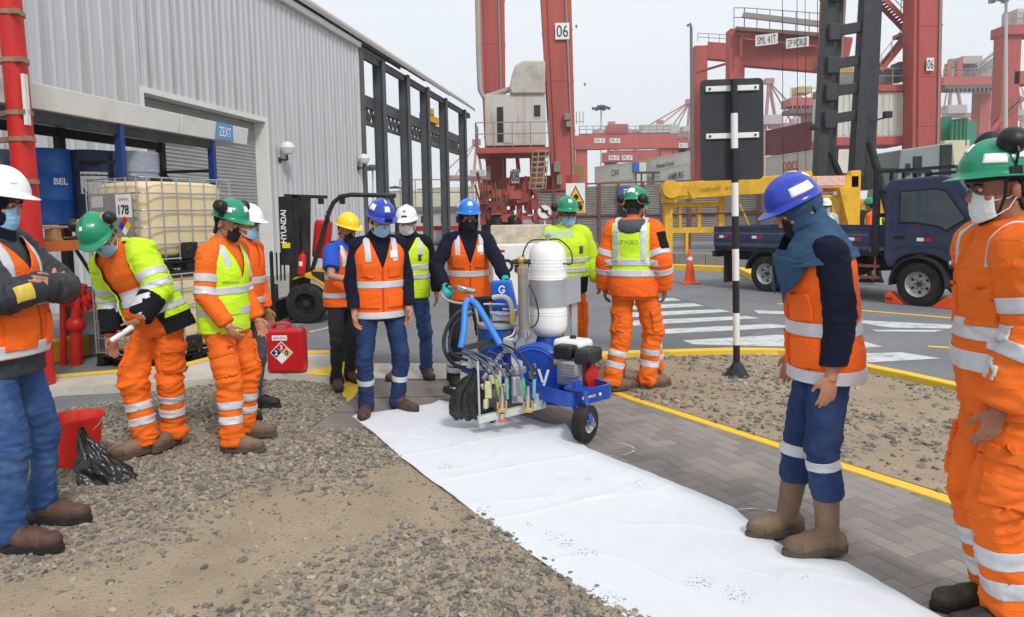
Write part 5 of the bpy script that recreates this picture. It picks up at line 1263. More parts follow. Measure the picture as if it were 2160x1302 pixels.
for i, (sx, lab) in enumerate(((-1, 'orange wheel chock behind the truck front wheel'), (1, 'orange wheel chock before the truck front wheel'))):
    g = root('wheel_chock', lab, 'chock', TO + TF * (sx * .30) + TL * -.8 + V((0, 0, .003)), math.atan2(TF.y, TF.x) + (0 if sx < 0 else math.pi), 'orange wheel chocks under the truck')
    m_ = MB(); m_.prism([(.08, 0), (-.24, 0), (-.24, .17), (-.17, .2), (-.06, .12), (.03, .04)], (0, .09, 0), (1, 0, 0), (0, 0, 1), .18); m_.build('wedge', M_CHOCK, g, bevel=.01, fixn=True)
    m_ = MB(); m_.box((-.16, -.094, .08), (.1, .004, .05)); m_.build('slot', mat('chock_dark', (150, 50, 26), .6), g, smooth=False)

# ================================================================== FORKLIFT
FY = gp(648, 682).y
fk = root('forklift', 'yellow and black forklift with HYUNDAI mast parked by the wall', 'forklift')
def fp(a, b, dy=0.): return at(a, b, FY + dy)
def fpoly(pts, d0, d1, m, name, par, bevel=.01):
    m_ = MB(); k = len(pts); A = [fp(a, b) for a, b in pts]
    m_.add([p + V((0, d0, 0)) for p in A] + [p + V((0, d1, 0)) for p in A], [tuple(range(k)), tuple(range(k, 2 * k))[::-1]] + [(i, k + i, k + (i + 1) % k, (i + 1) % k) for i in range(k)])
    return m_.build(name, m, par, bevel=bevel, fixn=True)
rw_ = fp(648, 640).z; wheel(fk, fp(648, 640, .05), rw_ - .002, .24, ax=(0, 1, 0), rim=M_BLACKM, rr=.55); wheel(fk, fp(648, 640, .95), rw_ - .002, .24, rim=M_BLACKM, rr=.55)
wheel(fk, V((fp(800, 640).x, FY + .12, .2)), .2, .16, rim=M_BLACKM); wheel(fk, V((fp(800, 640).x, FY + .88, .2)), .2, .16, rim=M_BLACKM)
fpoly([(614, 592), (640, 585), (668, 594), (690, 614), (698, 640), (702, 664), (770, 664), (772, 560), (700, 556), (620, 586)], .0, 1.0, M_YMET, 'body', fk, .02)
fpoly([(772, 664), (845, 660), (852, 600), (845, 550), (772, 552)], -.02, 1.02, M_YMET, 'counterweight', fk, .05)
fpoly([(655, 572), (700, 575), (705, 605), (690, 600), (660, 582)], -.01, 1.01, M_BLACKM, 'step_plate', fk)
fpoly([(725, 548), (780, 548), (784, 490), (792, 488), (796, 556), (770, 566), (722, 566)], .25, .75, M_BLACKC, 'seat', fk, .03)
# mast
for dy in (.12, .78):
    m_ = MB(); a, b = fp(622, 690, dy), fp(622, 413, dy); m_.bar(V((a.x, a.y, .04)), b, .08, .14, (1, 0, 0)); a, b = fp(646, 690, dy), fp(646, 418, dy); m_.bar(V((a.x, a.y, .06)), b, .07, .12, (1, 0, 0)); m_.build('mast_rail', M_BLACKM, fk, smooth=False)
fpoly([(584, 415), (614, 413), (618, 560), (590, 560)], .06, .09, M_BLACKM, 'mast_plate', fk, 0); fpoly([(584, 415), (614, 413), (618, 560), (590, 560)], .82, .85, M_BLACKM, 'mast_plate', fk, 0)
m_ = MB()
for yy in (420, 500, 600): m_.bar(fp(646, yy, .12), fp(646, yy, .78), .06, .07)
m_.build('mast_crossmember', M_BLACKM, fk, smooth=False)
m_ = MB(); m_.cyl(fp(634, 680, .45), fp(634, 425, .45), .035); m_.build('lift_cylinder', M_DSTEEL, fk)
for dy in (.36, .40, .5, .54):
    m_ = MB(); m_.tube([fp(640, 600, dy), fp(637, 500, dy), fp(639, 430, dy)], .012, 6); m_.build('chain', M_DSTEEL, fk)
text('HYUNDAI', fp(598, 478, .052), (0.03, 0, 1), (-1, 0, .03), .085, M_WHITE, fk, width=.50, bold=.02, extrude=.003)
plate(fp(604, 518, .05), (1, 0, 0), UZ, .12, .08, mat('label_yellow', (226, 214, 40), .5, var=.1), fk, 'label_plate', .004)
for i, x_ in enumerate((574, 583, 591, 599)):
    m_ = MB(); m_.bar(fp(x_, 533, .2 + .12 * i), fp(x_ + 2, 592, .2 + .12 * i), .02, .02, (1, 0, 0)); m_.build('load_bar', M_BLACKM, fk, smooth=False)
m_ = MB(); m_.bar(fp(572, 532, .15), fp(572, 532, .8), .03, .04); m_.bar(fp(574, 592, .15), fp(574, 592, .8), .03, .05); m_.bar(fp(572, 532, .15), fp(578, 680, .15), .03, .05, (1, 0, 0)); m_.bar(fp(572, 532, .8), fp(578, 680, .8), .03, .05, (1, 0, 0)); m_.box(fp(592, 650, .47), (.1, .75, .3)); m_.build('carriage', M_BLACKM, fk, smooth=False)
for dy in (.22, .70):
    a = fp(588, 690, dy); a.z = .05; m_ = MB(); m_.bar(a, a + V((-1.0, 0, -.01)), .12, .035); m_.bar(a + V((-.02, 0, 0)), a + V((-.02, 0, .5)), .04, .12, (0, 1, 0)); m_.build('fork', M_DSTEEL, fk, smooth=False, bevel=.004)
# overhead guard
for dy in (.08, .92):
    m_ = MB(); m_.tube([fp(652, 584, dy), fp(660, 566, dy), fp(676, 510, dy), fp(694, 448, dy), fp(703, 428, dy), fp(718, 415, dy), fp(740, 411, dy), fp(835, 413, dy)], .035, 8); m_.build('guard_post', M_BLACKM, fk)
    m_ = MB(); m_.tube([fp(825, 414, dy), fp(838, 470, dy), fp(838, 555, dy)], .035, 8); m_.build('rear_post', M_BLACKM, fk)
for x_ in (735, 752, 769, 786, 803, 822): m_ = MB(); m_.bar(fp(x_, 412, .08), fp(x_, 412, .92), .05, .03); m_.build('roof_bar', M_BLACKM, fk, smooth=False)
for x_ in (677, 722): m_ = MB(); m_.box(fp(x_, 424, .5), (.07, .12, .1)); m_.build('work_lamp', M_BLACKP, fk, bevel=.01)
m_ = MB(); m_.bar(fp(600, 413, .1), fp(690, 416, .1), .04, .05); m_.build('mast_top_bar', M_BLACKM, fk, smooth=False)
m_ = MB(); m_.box(fp(692, 456, -.0), (.03, .12, .16)); m_.bar(fp(684, 456, .05), fp(692, 456, 0), .02, .02); m_.build('mirror', M_BLACKP, fk, bevel=.01)
m_ = MB(); c_ = fp(637, 556, -.02); m_.lathe([(.05, -.17), (.062, -.16), (.062, .1), (.045, .14), (.02, .15), (.02, .19), (.001, .19)], c_, (.12, 0, 1), 18); m_.build('extinguisher', M_REDCAN, fk); plate(c_ + V((.0, -.064, 0)), (1, 0, 0), UZ, .05, .07, M_WHITE, fk, 'extinguisher_label', .002)
m_ = MB(); m_.box(fp(680, 505, .35), (.26, .2, .6), MX.Rotation(.12, 3, 'Y')); m_.build('gas_box', M_RED, fk, bevel=.05)

# ================================================================== SIGN POST, CONE, BUCKET, BAG, CAN
sb = gp(1554, 799); SY = sb.y
sg = root('road_sign', 'black sign board seen from behind on a black and white striped post', 'sign')
pw = .032; pb_ = V((sb.x, sb.y, .03)); pt_ = at(1548, 168, SY)
bands_y = [798, 730, 660, 590, 522, 452, 381, 309, 236, 166]
for i, (y0, y1) in enumerate(zip(bands_y, bands_y[1:])):
    a, b = pb_.lerp(pt_, (798 - y0) / 632), pb_.lerp(pt_, (798 - y1) / 632)
    m_ = MB(); m_.cyl(a, b, pw, n=20); m_.build('post_band', M_WHITEPAINT if i % 2 else mat('post_black', (34, 35, 38), .45, var=.1, vs=6), sg)
m_ = MB(); m_.lathe([(.16, 0), (.16, .02), (.12, .03), (.075, .09), (.045, .14), (.04, .15)], sb + V((0, 0, .012)), n=8); m_.build('foot_flange', M_BLACKM, sg, smooth=False)
m_ = MB(); m_.box(sb + V((.05, 0, .012)), (.62, .5, .03), MX.Rotation(.2, 3, 'Z')); m_.build('concrete_pad', M_CONC, sg, smooth=False, bevel=.01)
tl, tr_, bl, br = at(1478, 168, SY + .05), at(1612, 163, SY + .03), at(1481, 382, SY + .05), at(1614, 377, SY + .03)
cb = (tl + tr_ + bl + br) / 4; bx_ = (tr_ - tl).normalized(); bz_ = (tl - bl); bz_ = (bz_ - bx_ * bz_.dot(bx_)).normalized(); bw, bh = (tr_ - tl).length, (tl - bl).length
cb = cb + V((0, .03, 0))
pts = []
for cx_, cz_, a0 in ((1, 1, 0), (-1, 1, 90), (-1, -1, 180), (1, -1, 270)):
    for i in range(5): a = R(a0 + i * 22.5); pts.append((cx_ * (bw / 2 - .045) + .045 * math.cos(a), cz_ * (bh / 2 - .045) + .045 * math.sin(a)))
m_ = MB(); m_.prism(pts, cb, bx_, bz_, -.012); m_.build('sign_board', mat('sign_back', (44, 46, 52), .6, var=.12, vs=3, dirt=(60, 62, 68), da=.4, ds=4), sg, fixn=True)
ny = bx_.cross(bz_)
for f_ in (.405, -.06):
    m_ = MB(); c_ = cb + bz_ * bh * f_ + ny * .008
    m_.bar(c_ - bx_ * bw * .42, c_ + bx_ * bw * .42, .03, .05, (0, 0, 1)); m_.build('mounting_bar', M_WHITEPAINT, sg, smooth=False, bevel=.004)
    for sx in (-.36, 0, .36): m_ = MB(); m_.cyl(c_ + bx_ * bw * sx, c_ + bx_ * bw * sx + ny * (.09 if sx == 0 else .022), .012, n=8); m_.build('bolt', M_DSTEEL, sg)
cg_ = gp(1455, 598); cn_ = root('traffic_cone', 'orange traffic cone standing alone on the road', 'cone', cg_)
M_CONE = mat('cone_orange', (252, 92, 34), .5, var=.08, vs=5)
m_ = MB(); m_.lathe([(.14, .03), (.13, .05), (.032, .70), (.03, .74), (.02, .745)], (0, 0, 0), n=24); m_.build('cone_body', M_CONE, cn_)
m_ = MB(); m_.box((0, 0, .016), (.38, .38, .03)); m_.build('base', M_CONE, cn_, bevel=.01)
m_ = MB(); m_.lathe([(.062, .53), (.0505, .605)], (0, 0, 0), n=24); m_.build('white_collar', M_WHITEPAINT, cn_)
# bucket and bin bag
bk = gp(158, 990); bkt = root('bucket', 'bright red plastic bucket on the gravel', 'bucket', V((bk.x, bk.y + .05, .02)))
M_BUCK = mat('bucket_red', (232, 46, 26), .35, var=.05, vs=4, coat=.2)
m_ = MB(); m_.lathe([(.105, 0), (.11, .0), (.155, .30), (.165, .30), (.168, .325), (.158, .325), (.150, .31), (.106, .012), (.01, .012)], (0, 0, 0), n=36); m_.build('pail', M_BUCK, bkt)
m_ = MB(); m_.tube([(.166 * math.cos(t), .02 + .166 * math.sin(t) * .3 - .17 * abs(math.sin(t)), .31 - .12 * math.sin(t)) for t in [math.pi * i / 16 for i in range(17)]], .004, 6); m_.build('handle', M_STEEL, bkt)
M_BAG = mat('bin_bag', (20, 20, 22), .22, var=.2, vs=6, spec=.6, bump=.5, bs=22)
def crumple(me, amp, sc, seed):
    k = len(me.vertices); co = np.empty(k * 3); me.vertices.foreach_get('co', co); co = co.reshape(-1, 3); no = np.empty(k * 3); me.vertices.foreach_get('normal', no); no = no.reshape(-1, 3)
    for i in range(k):
        c = co[i]; v_ = (1 - 2.2 * abs(mn.noise((c[0] * sc + seed, c[1] * sc, c[2] * sc * .6)))) + .5 * (1 - 2.2 * abs(mn.noise((c[0] * sc * 2.3, c[1] * sc * 2.3 + seed, c[2] * sc * 1.4)))); co[i] += no[i] * amp * v_
    me.vertices.foreach_set('co', co.ravel()); me.update()
q = lambda a, b, Y: at(a, b, Y); by = gp(220, 1018).y
ap = q(172, 903, by + .04); bc = V((q(226, 1000, by).x, by, .03)); mb = MB()
def binfn(u, v):
    t = 2 * math.pi * u; c_ = ap.lerp(bc, v ** 1.15); c_.z = lerp(ap.z, .03, v ** .75)
    k_ = 1 + (.20 * math.cos(7 * t + 3 * v) + .12 * math.cos(13 * t - 4 * v)) * (.35 + .65 * (1 - v)) + .35 * mn.noise((math.cos(t) * 1.6, math.sin(t) * 1.6, v * 4))
    rx = lerp(.016, .175, v ** 1.1) * k_; ry = lerp(.016, .115, v ** 1.1) * k_
    p_ = c_ + V((math.cos(t) * rx, math.sin(t) * ry, .05 * v * (1 - .6 * v) * mn.noise((math.cos(t) * 3, math.sin(t) * 3, v * 6 + 4))))
    if v > .9: p_.z = lerp(p_.z, .022, (v - .9) / .1)
    p_.z = max(p_.z, .021); return p_
mb.grid(binfn, 84, 34, wrap=True); o = mb.build('bin_bag', M_BAG, ang=50); tag(o, 'crumpled black plastic bag slumped against the red bucket', 'bag')
# red jerry can
jc = gp(602, 788, .09); can_ = root('jerry_can', 'red metal jerry can with hazard diamond on the concrete island', 'can', jc + V((0, .09, 0)), R(-3))
JW, JD, JH = .37, .17, .44
m_ = MB(); m_.box((0, 0, JH / 2), (JW, JD, JH)); m_.build('shell', M_REDCAN, can_, bevel=.035, seg=4)
m_ = MB(); m_.box((0, 0, JH / 2), (JW + .004, .012, JH + .004)); m_.build('seam', M_REDCAN, can_, bevel=.003)
for y in (-.045, 0, .045): m_ = MB(); m_.tube([(-.13, y, JH - .01), (-.125, y, JH + .03), (-.10, y, JH + .045), (.0, y, JH + .045), (.03, y, JH + .03), (.035, y, JH - .01)], .011, 8); m_.build('handle', M_REDCAN, can_)
m_ = MB(); m_.cyl((.12, 0, JH - .02), (.12, 0, JH + .025), .035, n=16); m_.box((.12, 0, JH + .03), (.09, .05, .012)); m_.build('cap', M_STEEL, can_)
fy_ = -JD / 2 - .002
plate((-.04, fy_, JH * .80), (1, 0, 0), UZ, .15, .05, M_WHITE, can_, 'label_card', .002); text('DISOLVENTE', (-.04, fy_ - .003, JH * .80), (1, 0, 0), UZ, .022, M_RED, can_, width=.125)
c0 = V((-.025, fy_, JH * .47)); hd = .105
m_ = MB(); m_.prism([(-hd * 1.08, 0), (0, -hd * 1.08), (hd * 1.08, 0), (0, hd * 1.08)], c0, V((1, 0, 0)), V(UZ), .0015); m_.build('diamond_border', M_WHITE, can_, smooth=False)
for dx, dz_, cm, s_, tm in ((0, 1, (190, 26, 34), '3', M_WHITE), (-1, 0, (24, 28, 44), '2', M_WHITE), (1, 0, (206, 196, 120), '0', M_BLACKP), (0, -1, (244, 244, 244), None, None)):
    m_ = MB(); c1 = c0 + V((dx * hd / 2, -.002, dz_ * hd / 2)); q_ = hd / 2 * .95; m_.prism([(-q_, 0), (0, -q_), (q_, 0), (0, q_)], c1, V((1, 0, 0)), V(UZ), .0015); m_.build('hazard_diamond', mat('hzc_%d%d' % (dx, dz_), cm, .5, var=.03), can_, smooth=False)
    if s_: text(s_, c1 + V((0, -.002, 0)), (1, 0, 0), UZ, .05, tm, can_, bold=.03)
# ================================================================== PORT BACKGROUND
def rail_run(m_, pts, h=1.05, r=.025, posts=None):
    """handrail along world points"""
    for q in (h, h * .55): m_.tube([V(p) + V((0, 0, q)) for p in pts], r, 5)
    for a, b in zip(pts, pts[1:]):
        n = max(1, int((V(b) - V(a)).length / 1.1))
        for i in range(n + 1): p = V(a).lerp(V(b), i / n); m_.cyl(p, p + V((0, 0, h)), r, n=5)
def tbar(m_, a, b, wa, da, wb, db):
    """tapered box column: a bottom, b top, widths in x and y"""
    a, b = V(a), V(b)
    m_.hexa([a + V((-wa / 2, -da / 2, 0)), a + V((wa / 2, -da / 2, 0)), a + V((wa / 2, da / 2, 0)), a + V((-wa / 2, da / 2, 0)), b + V((-wb / 2, -db / 2, 0)), b + V((wb / 2, -db / 2, 0)), b + V((wb / 2, db / 2, 0)), b + V((-wb / 2, db / 2, 0))])
TOPZ = 21.5
# --- RTG crane 06
rtg = root('gantry_crane', 'large red rubber tyred gantry crane numbered 06', 'crane')
L1, L2 = 52.5, 49.0; R1, R2 = 53.5, 49.5
legs = []
for (xt, xb, yb_, Y, wt, wb_) in ((1036, 1046, 330, L1, 56, 40), (1172, 1186, 330, L2, 62, 50), (1757, 1742, 330, R1, 36, 36), (1946, 1942, 330, R2, 54, 58)):
    a, b = at(xb, yb_, Y), at(xt, 0, Y); d_ = (b - a); b = a + d_ * ((TOPZ - a.z) / d_.z); px_m = Y / 1500
    lo = V((a.x - d_.x / d_.z * (a.z - 3.2), Y, 3.2)); m_ = MB(); tbar(m_, lo, b, wb_ * px_m, 1.3, wt * px_m * (1.06), 1.5); legs.append((lo, b)); lg = m_.build('leg', M_CRANE, rtg, smooth=False, fixn=True, bevel=.04)
    for sx in (-.32, .36): m_ = MB(); w2 = wb_ * px_m * sx; m_.cyl(lo + V((w2, -.74, 1)), b + V((w2 * 1.1, -.84, -1)), .06, n=6); m_.build('conduit', M_CRANE if sx < 0 else M_RAIL, lg)
    for zf in (.22, .40, .58, .76):
        c_ = lo.lerp(b, zf); wl_ = lerp(wb_, wt * 1.06, zf) * px_m; dl_ = lerp(1.3, 1.5, zf); m_ = MB(); m_.box(c_, (wl_ + .05, dl_ + .05, .10)); m_.build('weld_flange', M_CRANE, lg, smooth=False)
m_ = MB(); 
for i in (0, 1):
    a, b = legs[i][1], legs[i + 2][1]; m_.bar(a + V((-1.5, 0, .6)), b + V((1.5, 0, .6)), 1.2, 1.8)
m_.build('top_girders', M_CRANE, rtg, smooth=False, bevel=.05)
for i, (u, v) in enumerate(((0, 1), (2, 3))):
    a, b = legs[u][0], legs[v][0]; d_ = (b - a).normalized(); m_ = MB(); m_.bar(a - d_ * 1.0 + V((0, 0, .45)), b + d_ * 1.0 + V((0, 0, .45)), .9, 1.3); sill = m_.build('sill_beam', M_CRANE, rtg, smooth=False, bevel=.04)
    m_ = MB(); m_.bar(a + V((0, 0, .9)), b + V((0, 0, .9)), .5, .3); m_.build('sill_cap', M_CRANE, rtg, smooth=False)
    for w_, s_ in ((a, -1), (b, 1)):
        bg_ = root('bogie', None, None); bg_.parent = rtg
        m_ = MB(); c_ = V((w_.x, w_.y, 0)); m_.box(c_ + V((0, 0, 2.2)), (.9, .9, 1.3)); m_.box(c_ + V((0, 0, 1.85)), (2.6, .6, .35), MX.Rotation(math.atan2(d_.y, d_.x), 3, 'Z'))
        for q in (-1.15, 1.15): m_.box(c_ + d_ * q + V((0, 0, 1.35)), (.22, .8, 1.0), MX.Rotation(math.atan2(d_.y, d_.x), 3, 'Z'))
        m_.build('bogie_frame', M_CRANE, bg_, smooth=False, bevel=.03)
        for q in (-.62, .62):
            m_ = MB(); pr = [(.45, -.3), (.7, -.3), (.78, -.24), (.8, -.1), (.8, .1), (.78, .24), (.7, .3), (.45, .3)]; wc = c_ + d_ * q + V((0, 0, .8)); m_.lathe(pr, wc, V((-d_.y, d_.x, 0)), 24); m_.lathe([(.02, -.2), (.4, -.22), (.44, -.1), (.02, -.05)], wc, V((-d_.y, d_.x, 0)), 16); m_.build('wheel', M_RUBBER, bg_)
        for q in (-.9, -.3, .35): m_ = MB(); m_.box(c_ + d_ * q + V((-d_.y, d_.x, 0)) * -.5 + V((0, 0, 1.9)), (.4, .35, .5)); m_.cyl(c_ + d_ * q + V((.1, -.5, 1.5)), c_ + d_ * q + V((.25, -.5, 2.7)), .12, n=8); m_.build('drive_motor', M_CRANE, bg_, smooth=False)
# dense drive gear under the left sill: boxes, pipes, cables
m_ = MB(); m2 = MB()
for i in range(60):
    x_ = random.uniform(1012, 1150); y_ = random.uniform(396, 470); Y = random.uniform(47.6, 49.2); c_ = at(x_, y_, Y)
    if i % 3: m_.box(c_, (random.uniform(.2, .9), random.uniform(.2, .6), random.uniform(.2, .8)))
    else: m_.cyl(c_, c_ + V((random.uniform(-.5, .5), 0, random.uniform(.5, 1.5))), random.uniform(.05, .14), n=8)
for i in range(6):
    x_ = random.uniform(1012, 1050); c_ = at(x_, 385, 47.4); m2.tube([c_, c_ + V((.1, 0, -1.2)), c_ + V((random.uniform(.2, .8), 0, -1.7)), c_ + V((random.uniform(.6, 1.2), 0, -.9))], .04, 5)
o = m_.build('drive_gear', M_CRANE, rtg, smooth=False); o['kind'] = 'stuff'; o = m2.build('cable_loops', mat('cable_olive', (112, 96, 60), .7), rtg); o['kind'] = 'stuff'
m_ = MB(); m_.bar(at(1012, 432, 48.6), at(1142, 424, 48.2), .5, .45); m_.build('equaliser_beam', M_CRANE, rtg, smooth=False, bevel=.03)
for x_ in (1018, 1052, 1095, 1132): m_ = MB(); a = at(x_, 400, 48.4); m_.bar(a, V((a.x, 48.4, 1.0)), .4, .35, (0, 1, 0)); m_.build('bogie_strut', M_CRANE, rtg, smooth=False, bevel=.03)
for x_ in (1045, 1082): m_ = MB(); c_ = at(x_, 484, 48.2); m_.lathe([(.3, -.3), (.7, -.3), (.8, -.2), (.82, 0), (.8, .2), (.7, .3), (.3, .3)], V((c_.x, 48.2, .82)), V((.9, .45, 0)), 24); m_.build('wheel', M_RUBBER, rtg)
# signs "06"
def crane_sign(px_, py_, Y, wpx, hpx, s, ux=(1, 0, 0), par=rtg, mt=M_WHITEPAINT):
    c_ = at(px_, py_, Y); pm = Y / 1500; plate(c_, ux, UZ, wpx * pm, hpx * pm, mt, par, 'sign_plate', .03); uxn = V(ux).normalized(); nz = uxn.cross(V(UZ))
    text(s, c_ + nz * .04, ux, UZ, hpx * pm * .72, M_BLACKP, par, width=wpx * pm * .82, extrude=.01)
crane_sign(1186, 66, L2 - .85, 29, 33, '06'); crane_sign(1087, 372, L2 - .4, 17, 29, '06'); crane_sign(1962, 136, R2 - .85, 15, 26, '06')
# engine house on the left frame, platform with railings
EH = 48.0
def ebox(nm, p0, p1, Y, dep, m, bev=.03, par=rtg):
    a, b = at(*p0, Y), at(*p1, Y); m_ = MB(); m_.box(((a.x + b.x) / 2, Y + dep / 2, (a.z + b.z) / 2), (abs(b.x - a.x), dep, abs(a.z - b.z))); return m_.build(nm, m, par, bevel=bev, smooth=False)
M_EHOUSE = mat('engine_house', (196, 192, 184), .7, var=.1, vs=.8, dirt=(132, 118, 104), da=.75, ds=.8, stretch=(1, 1, .35))
house = ebox('engine_house', (1022, 200), (1152, 306), EH, 3.0, M_EHOUSE)
ebox('house_door', (1048, 226), (1062, 300), EH - .04, .05, M_BLACKP, 0, house); ebox('door_leaf', (1062, 222), (1078, 302), EH - .05, .05, M_EHOUSE, 0, house); ebox('house_window', (1126, 222), (1140, 246), EH - .05, .05, M_BLACKM, 0, house); ebox('house_window_frame', (1123, 219), (1143, 249), EH - .03, .04, M_EHOUSE, 0, house)
for x_ in (1036, 1092, 1106): ebox('panel_rib', (x_, 204), (x_ + 2, 304), EH - .03, .04, M_EHOUSE, 0, house)
# rounded exhaust hood
a0, a1 = at(1078, 200, EH), at(1150, 128, EH); m_ = MB(); w_ = a1.x - a0.x; h_ = a1.z - a0.z
m_.prism([(0, 0), (w_, 0), (w_, h_), (w_ * .35, h_), (w_ * .12, h_ * .85), (.02, h_ * .5), (-.1, h_ * .2)], V((a0.x, EH + 2.6, a0.z)), (1, 0, 0), UZ, 2.8); m_.build('exhaust_hood', mat('hood_grey', (186, 180, 168), .7, var=.12, vs=.7, dirt=(130, 118, 104), da=.7, ds=.9), rtg, fixn=True, bevel=.12)
m_ = MB(); m_.tube([at(1006, -60, EH + 1), at(1010, 120, EH + 1), at(1013, 190, EH + 1), at(1020, 205, EH + 1), at(1040, 200, EH + 1), at(1078, 188, EH + 1)], .19, 10); m_.build('exhaust_pipe', mat('pipe_grey', (164, 158, 150), .6, var=.12, vs=2, dirt=(120, 80, 66), da=.5, ds=2), rtg)
pl_ = ebox('platform', (1004, 312), (1160, 322), EH - 1.2, 4.4, M_CRANE); 
m_ = MB(); z_ = at(1004, 312, EH - 1.2).z; xa, xb_ = at(1004, 312, EH - 1.2).x, at(1158, 312, EH - 1.2).x; rail_run(m_, [V((xa, EH + 2, z_)), V((xa, EH - 1.2, z_)), V((xb_, EH - 1.2, z_))], 1.6, .035); o = m_.build('railing', M_RAIL, rtg); o['kind'] = 'stuff'
m_ = MB()
for x_ in (1030, 1090, 1145): m_.bar(at(x_, 322, EH), at(x_ + 4, 362, EH + 1.2), .25, .25)
m_.build('platform_brackets', M_CRANE, rtg, smooth=False); bpy.data.objects['platform_brackets']['kind'] = 'stuff'
# caged ladder
m_ = MB(); lx, ly = at(1140, 320, EH - 1.4), at(1133, 398, EH - 1.4)
for t in [i / 7 for i in range(8)]:
    c_ = lx.lerp(ly, t); m_.tube([c_ + V((.55 * math.cos(a), .55 * math.sin(a), 0)) for a in [2 * math.pi * i / 10 for i in range(10)]], .03, 5, closed=True)
for i in range(7): a = 2 * math.pi * i / 7; m_.cyl(lx + V((.55 * math.cos(a), .55 * math.sin(a), 0)), ly + V((.55 * math.cos(a), .55 * math.sin(a), 0)), .03, n=5)
m_.build('caged_ladder', mat('ladder_tan', (176, 160, 140), .6, var=.15, dirt=(160, 110, 60), da=.5, ds=2), rtg)
ebox('cable_drum', (1118, 322), (1150, 392), EH + .2, 1.2, mat('rust', (158, 104, 56), .8, var=.2, vs=2)); 
for (x_, y_, w2, h2) in ((1175, 352, 14, 22), (1180, 380, 12, 20), (1196, 246, 12, 14), (1200, 262, 12, 12), (1030, 365, 10, 30)): ebox('junction_box', (x_ - w2 / 2, y_ - h2 / 2), (x_ + w2 / 2, y_ + h2 / 2), L2 - 1.2, .5, mat('box_grey', (136, 124, 116), .6, var=.2, vs=2))
ebox('yellow_panel', (1208, 350), (1232, 400), L2 + 2, 1.5, mat('olive', (146, 128, 70), .7, var=.25, vs=1.5), .02)
# right frame: electrical house, stairs, spreader cab
eh = ebox('electrical_house', (1752, 196), (1912, 288), R2 + .6, 3., mat('ehouse_white', (204, 202, 192), .6, var=.08, vs=.7, dirt=(158, 146, 128), da=.6, ds=1.2, stretch=(2, 2, .2)), .05)
for i in range(13): x_ = 1757 + i * 12; ebox('house_rib', (x_, 200), (x_ + 3, 285), R2 + .55, .06, MATS['ehouse_white'], 0, eh)
ebox('house_base', (1750, 290), (1916, 305), R2 + .5, 3.1, M_CRANE); ebox('house_roof', (1755, 180), (1918, 192), R2 + .4, 3.2, M_CRANE)
for x_, y_, w2, h2 in ((1860, 160, 50, 34), (1775, 165, 60, 26), (1905, 150, 16, 40)): ebox('roof_unit', (x_ - w2 / 2, y_ - h2 / 2), (x_ + w2 / 2, y_ + h2 / 2), R2 + 1.4, 1.2, mat('unit_green', (120, 126, 120), .7, var=.2, vs=2))
m_ = MB(); z_ = at(1840, 180, R2 + .4).z; rail_run(m_, [V((at(1740, 180, R2 + .4).x, R2 + .4, z_)), V((at(1918, 180, R2 + .4).x, R2 + .4, z_))], 1.1, .035); o = m_.build('railing', M_RAIL, rtg); o['kind'] = 'stuff'
def stair(p0, p1, Y, par, wd=1.0, n=14, m=M_CRANE):
    a, b = at(*p0, Y), at(*p1, Y); m_ = MB()
    for dy in (0, wd): m_.bar(a + V((0, dy, 0)), b + V((0, dy, 0)), .08, .3)
    for i in range(1, n): p = a.lerp(b, i / n); m_.box(p + V((0, wd / 2, .05)), (.3, wd, .05))
    m_.build('stairway', m, par, smooth=False); m_ = MB(); rail_run(m_, [a, b], 1.1, .03); o = m_.build('stair_rail', M_RAIL, par); o['kind'] = 'stuff'
stair((1858, 150), (1925, 68), R2 + .8, rtg); stair((1925, 58), (1850, -20), R2 + .8, rtg); ebox('stair_landing', (1905, 66), (1940, 74), R2 + .6, 1.4, M_CRANE)
ebox('trolley_cab', (1752, 140), (1800, 195), R1 - 1.5, 2.0, M_YMET, .05); ebox('trolley_frame', (1742, 120), (1806, 134), R1 - 1.6, 2.2, mat('brown_steel', (140, 104, 70), .7, var=.2), .03)
for x_ in (1650, 1681, 1698, 1724): m_ = MB(); m_.cyl(at(x_, -30, 51), at(x_ + 2, 380, 51), .025, n=5); m_.build('hoist_rope', M_BLACKM, rtg)
# --- second gantry SML 41T
g2 = root('gantry_crane', 'red gantry crane with white SML 41T plate behind the sign', 'crane'); G2 = 74.
def gbox(nm, p0, p1, Y, dep, par, m=M_CRANE, bev=.04): return ebox(nm, p0, p1, Y, dep, m, bev, par)
gbox('leg', (1466, 96), (1490, 480), G2 + 6, 1.6, g2); gbox('leg', (1541, 60), (1567, 480), G2, 1.6, g2)
m_ = MB(); a, b = at(1567, 104, G2 + .6), at(1790, 120, G2 - 4); m_.bar(a, b, 1.3, 3.4); m_.build('girder', M_CRANE, g2, smooth=False, bevel=.04)
m_ = MB(); a, b = at(1490, 108, G2 + 6.6), at(1541, 112, G2 + 6); m_.bar(a, b, 1.2, 1.8); m_.build('rear_girder', M_CRANE, g2, smooth=False, bevel=.04)
m_ = MB(); m_.cyl(at(1472, 152, G2 + 5), at(1541, 132, G2 + 1), .14, n=8); m_.build('brace', M_CRANE, g2)
m_ = MB(); m_.tube([at(1459, 340, G2 + 4.8), at(1458, 60, G2 + 4.8), at(1456, 50, G2 + 4.8), at(1450, 55, G2 + 4.8)], .16, 8); m_.build('vent_pipe', mat('pipe_dark', (112, 112, 116), .6), g2)
m_ = MB(); m_.tube([at(1563, 120, G2 - 1), at(1563, 82, G2 - 1), at(1580, 84, G2 - 1.2), at(1735, 100, G2 - 3.8)], .12, 6); m_.build('conduit', M_CRANE, g2)
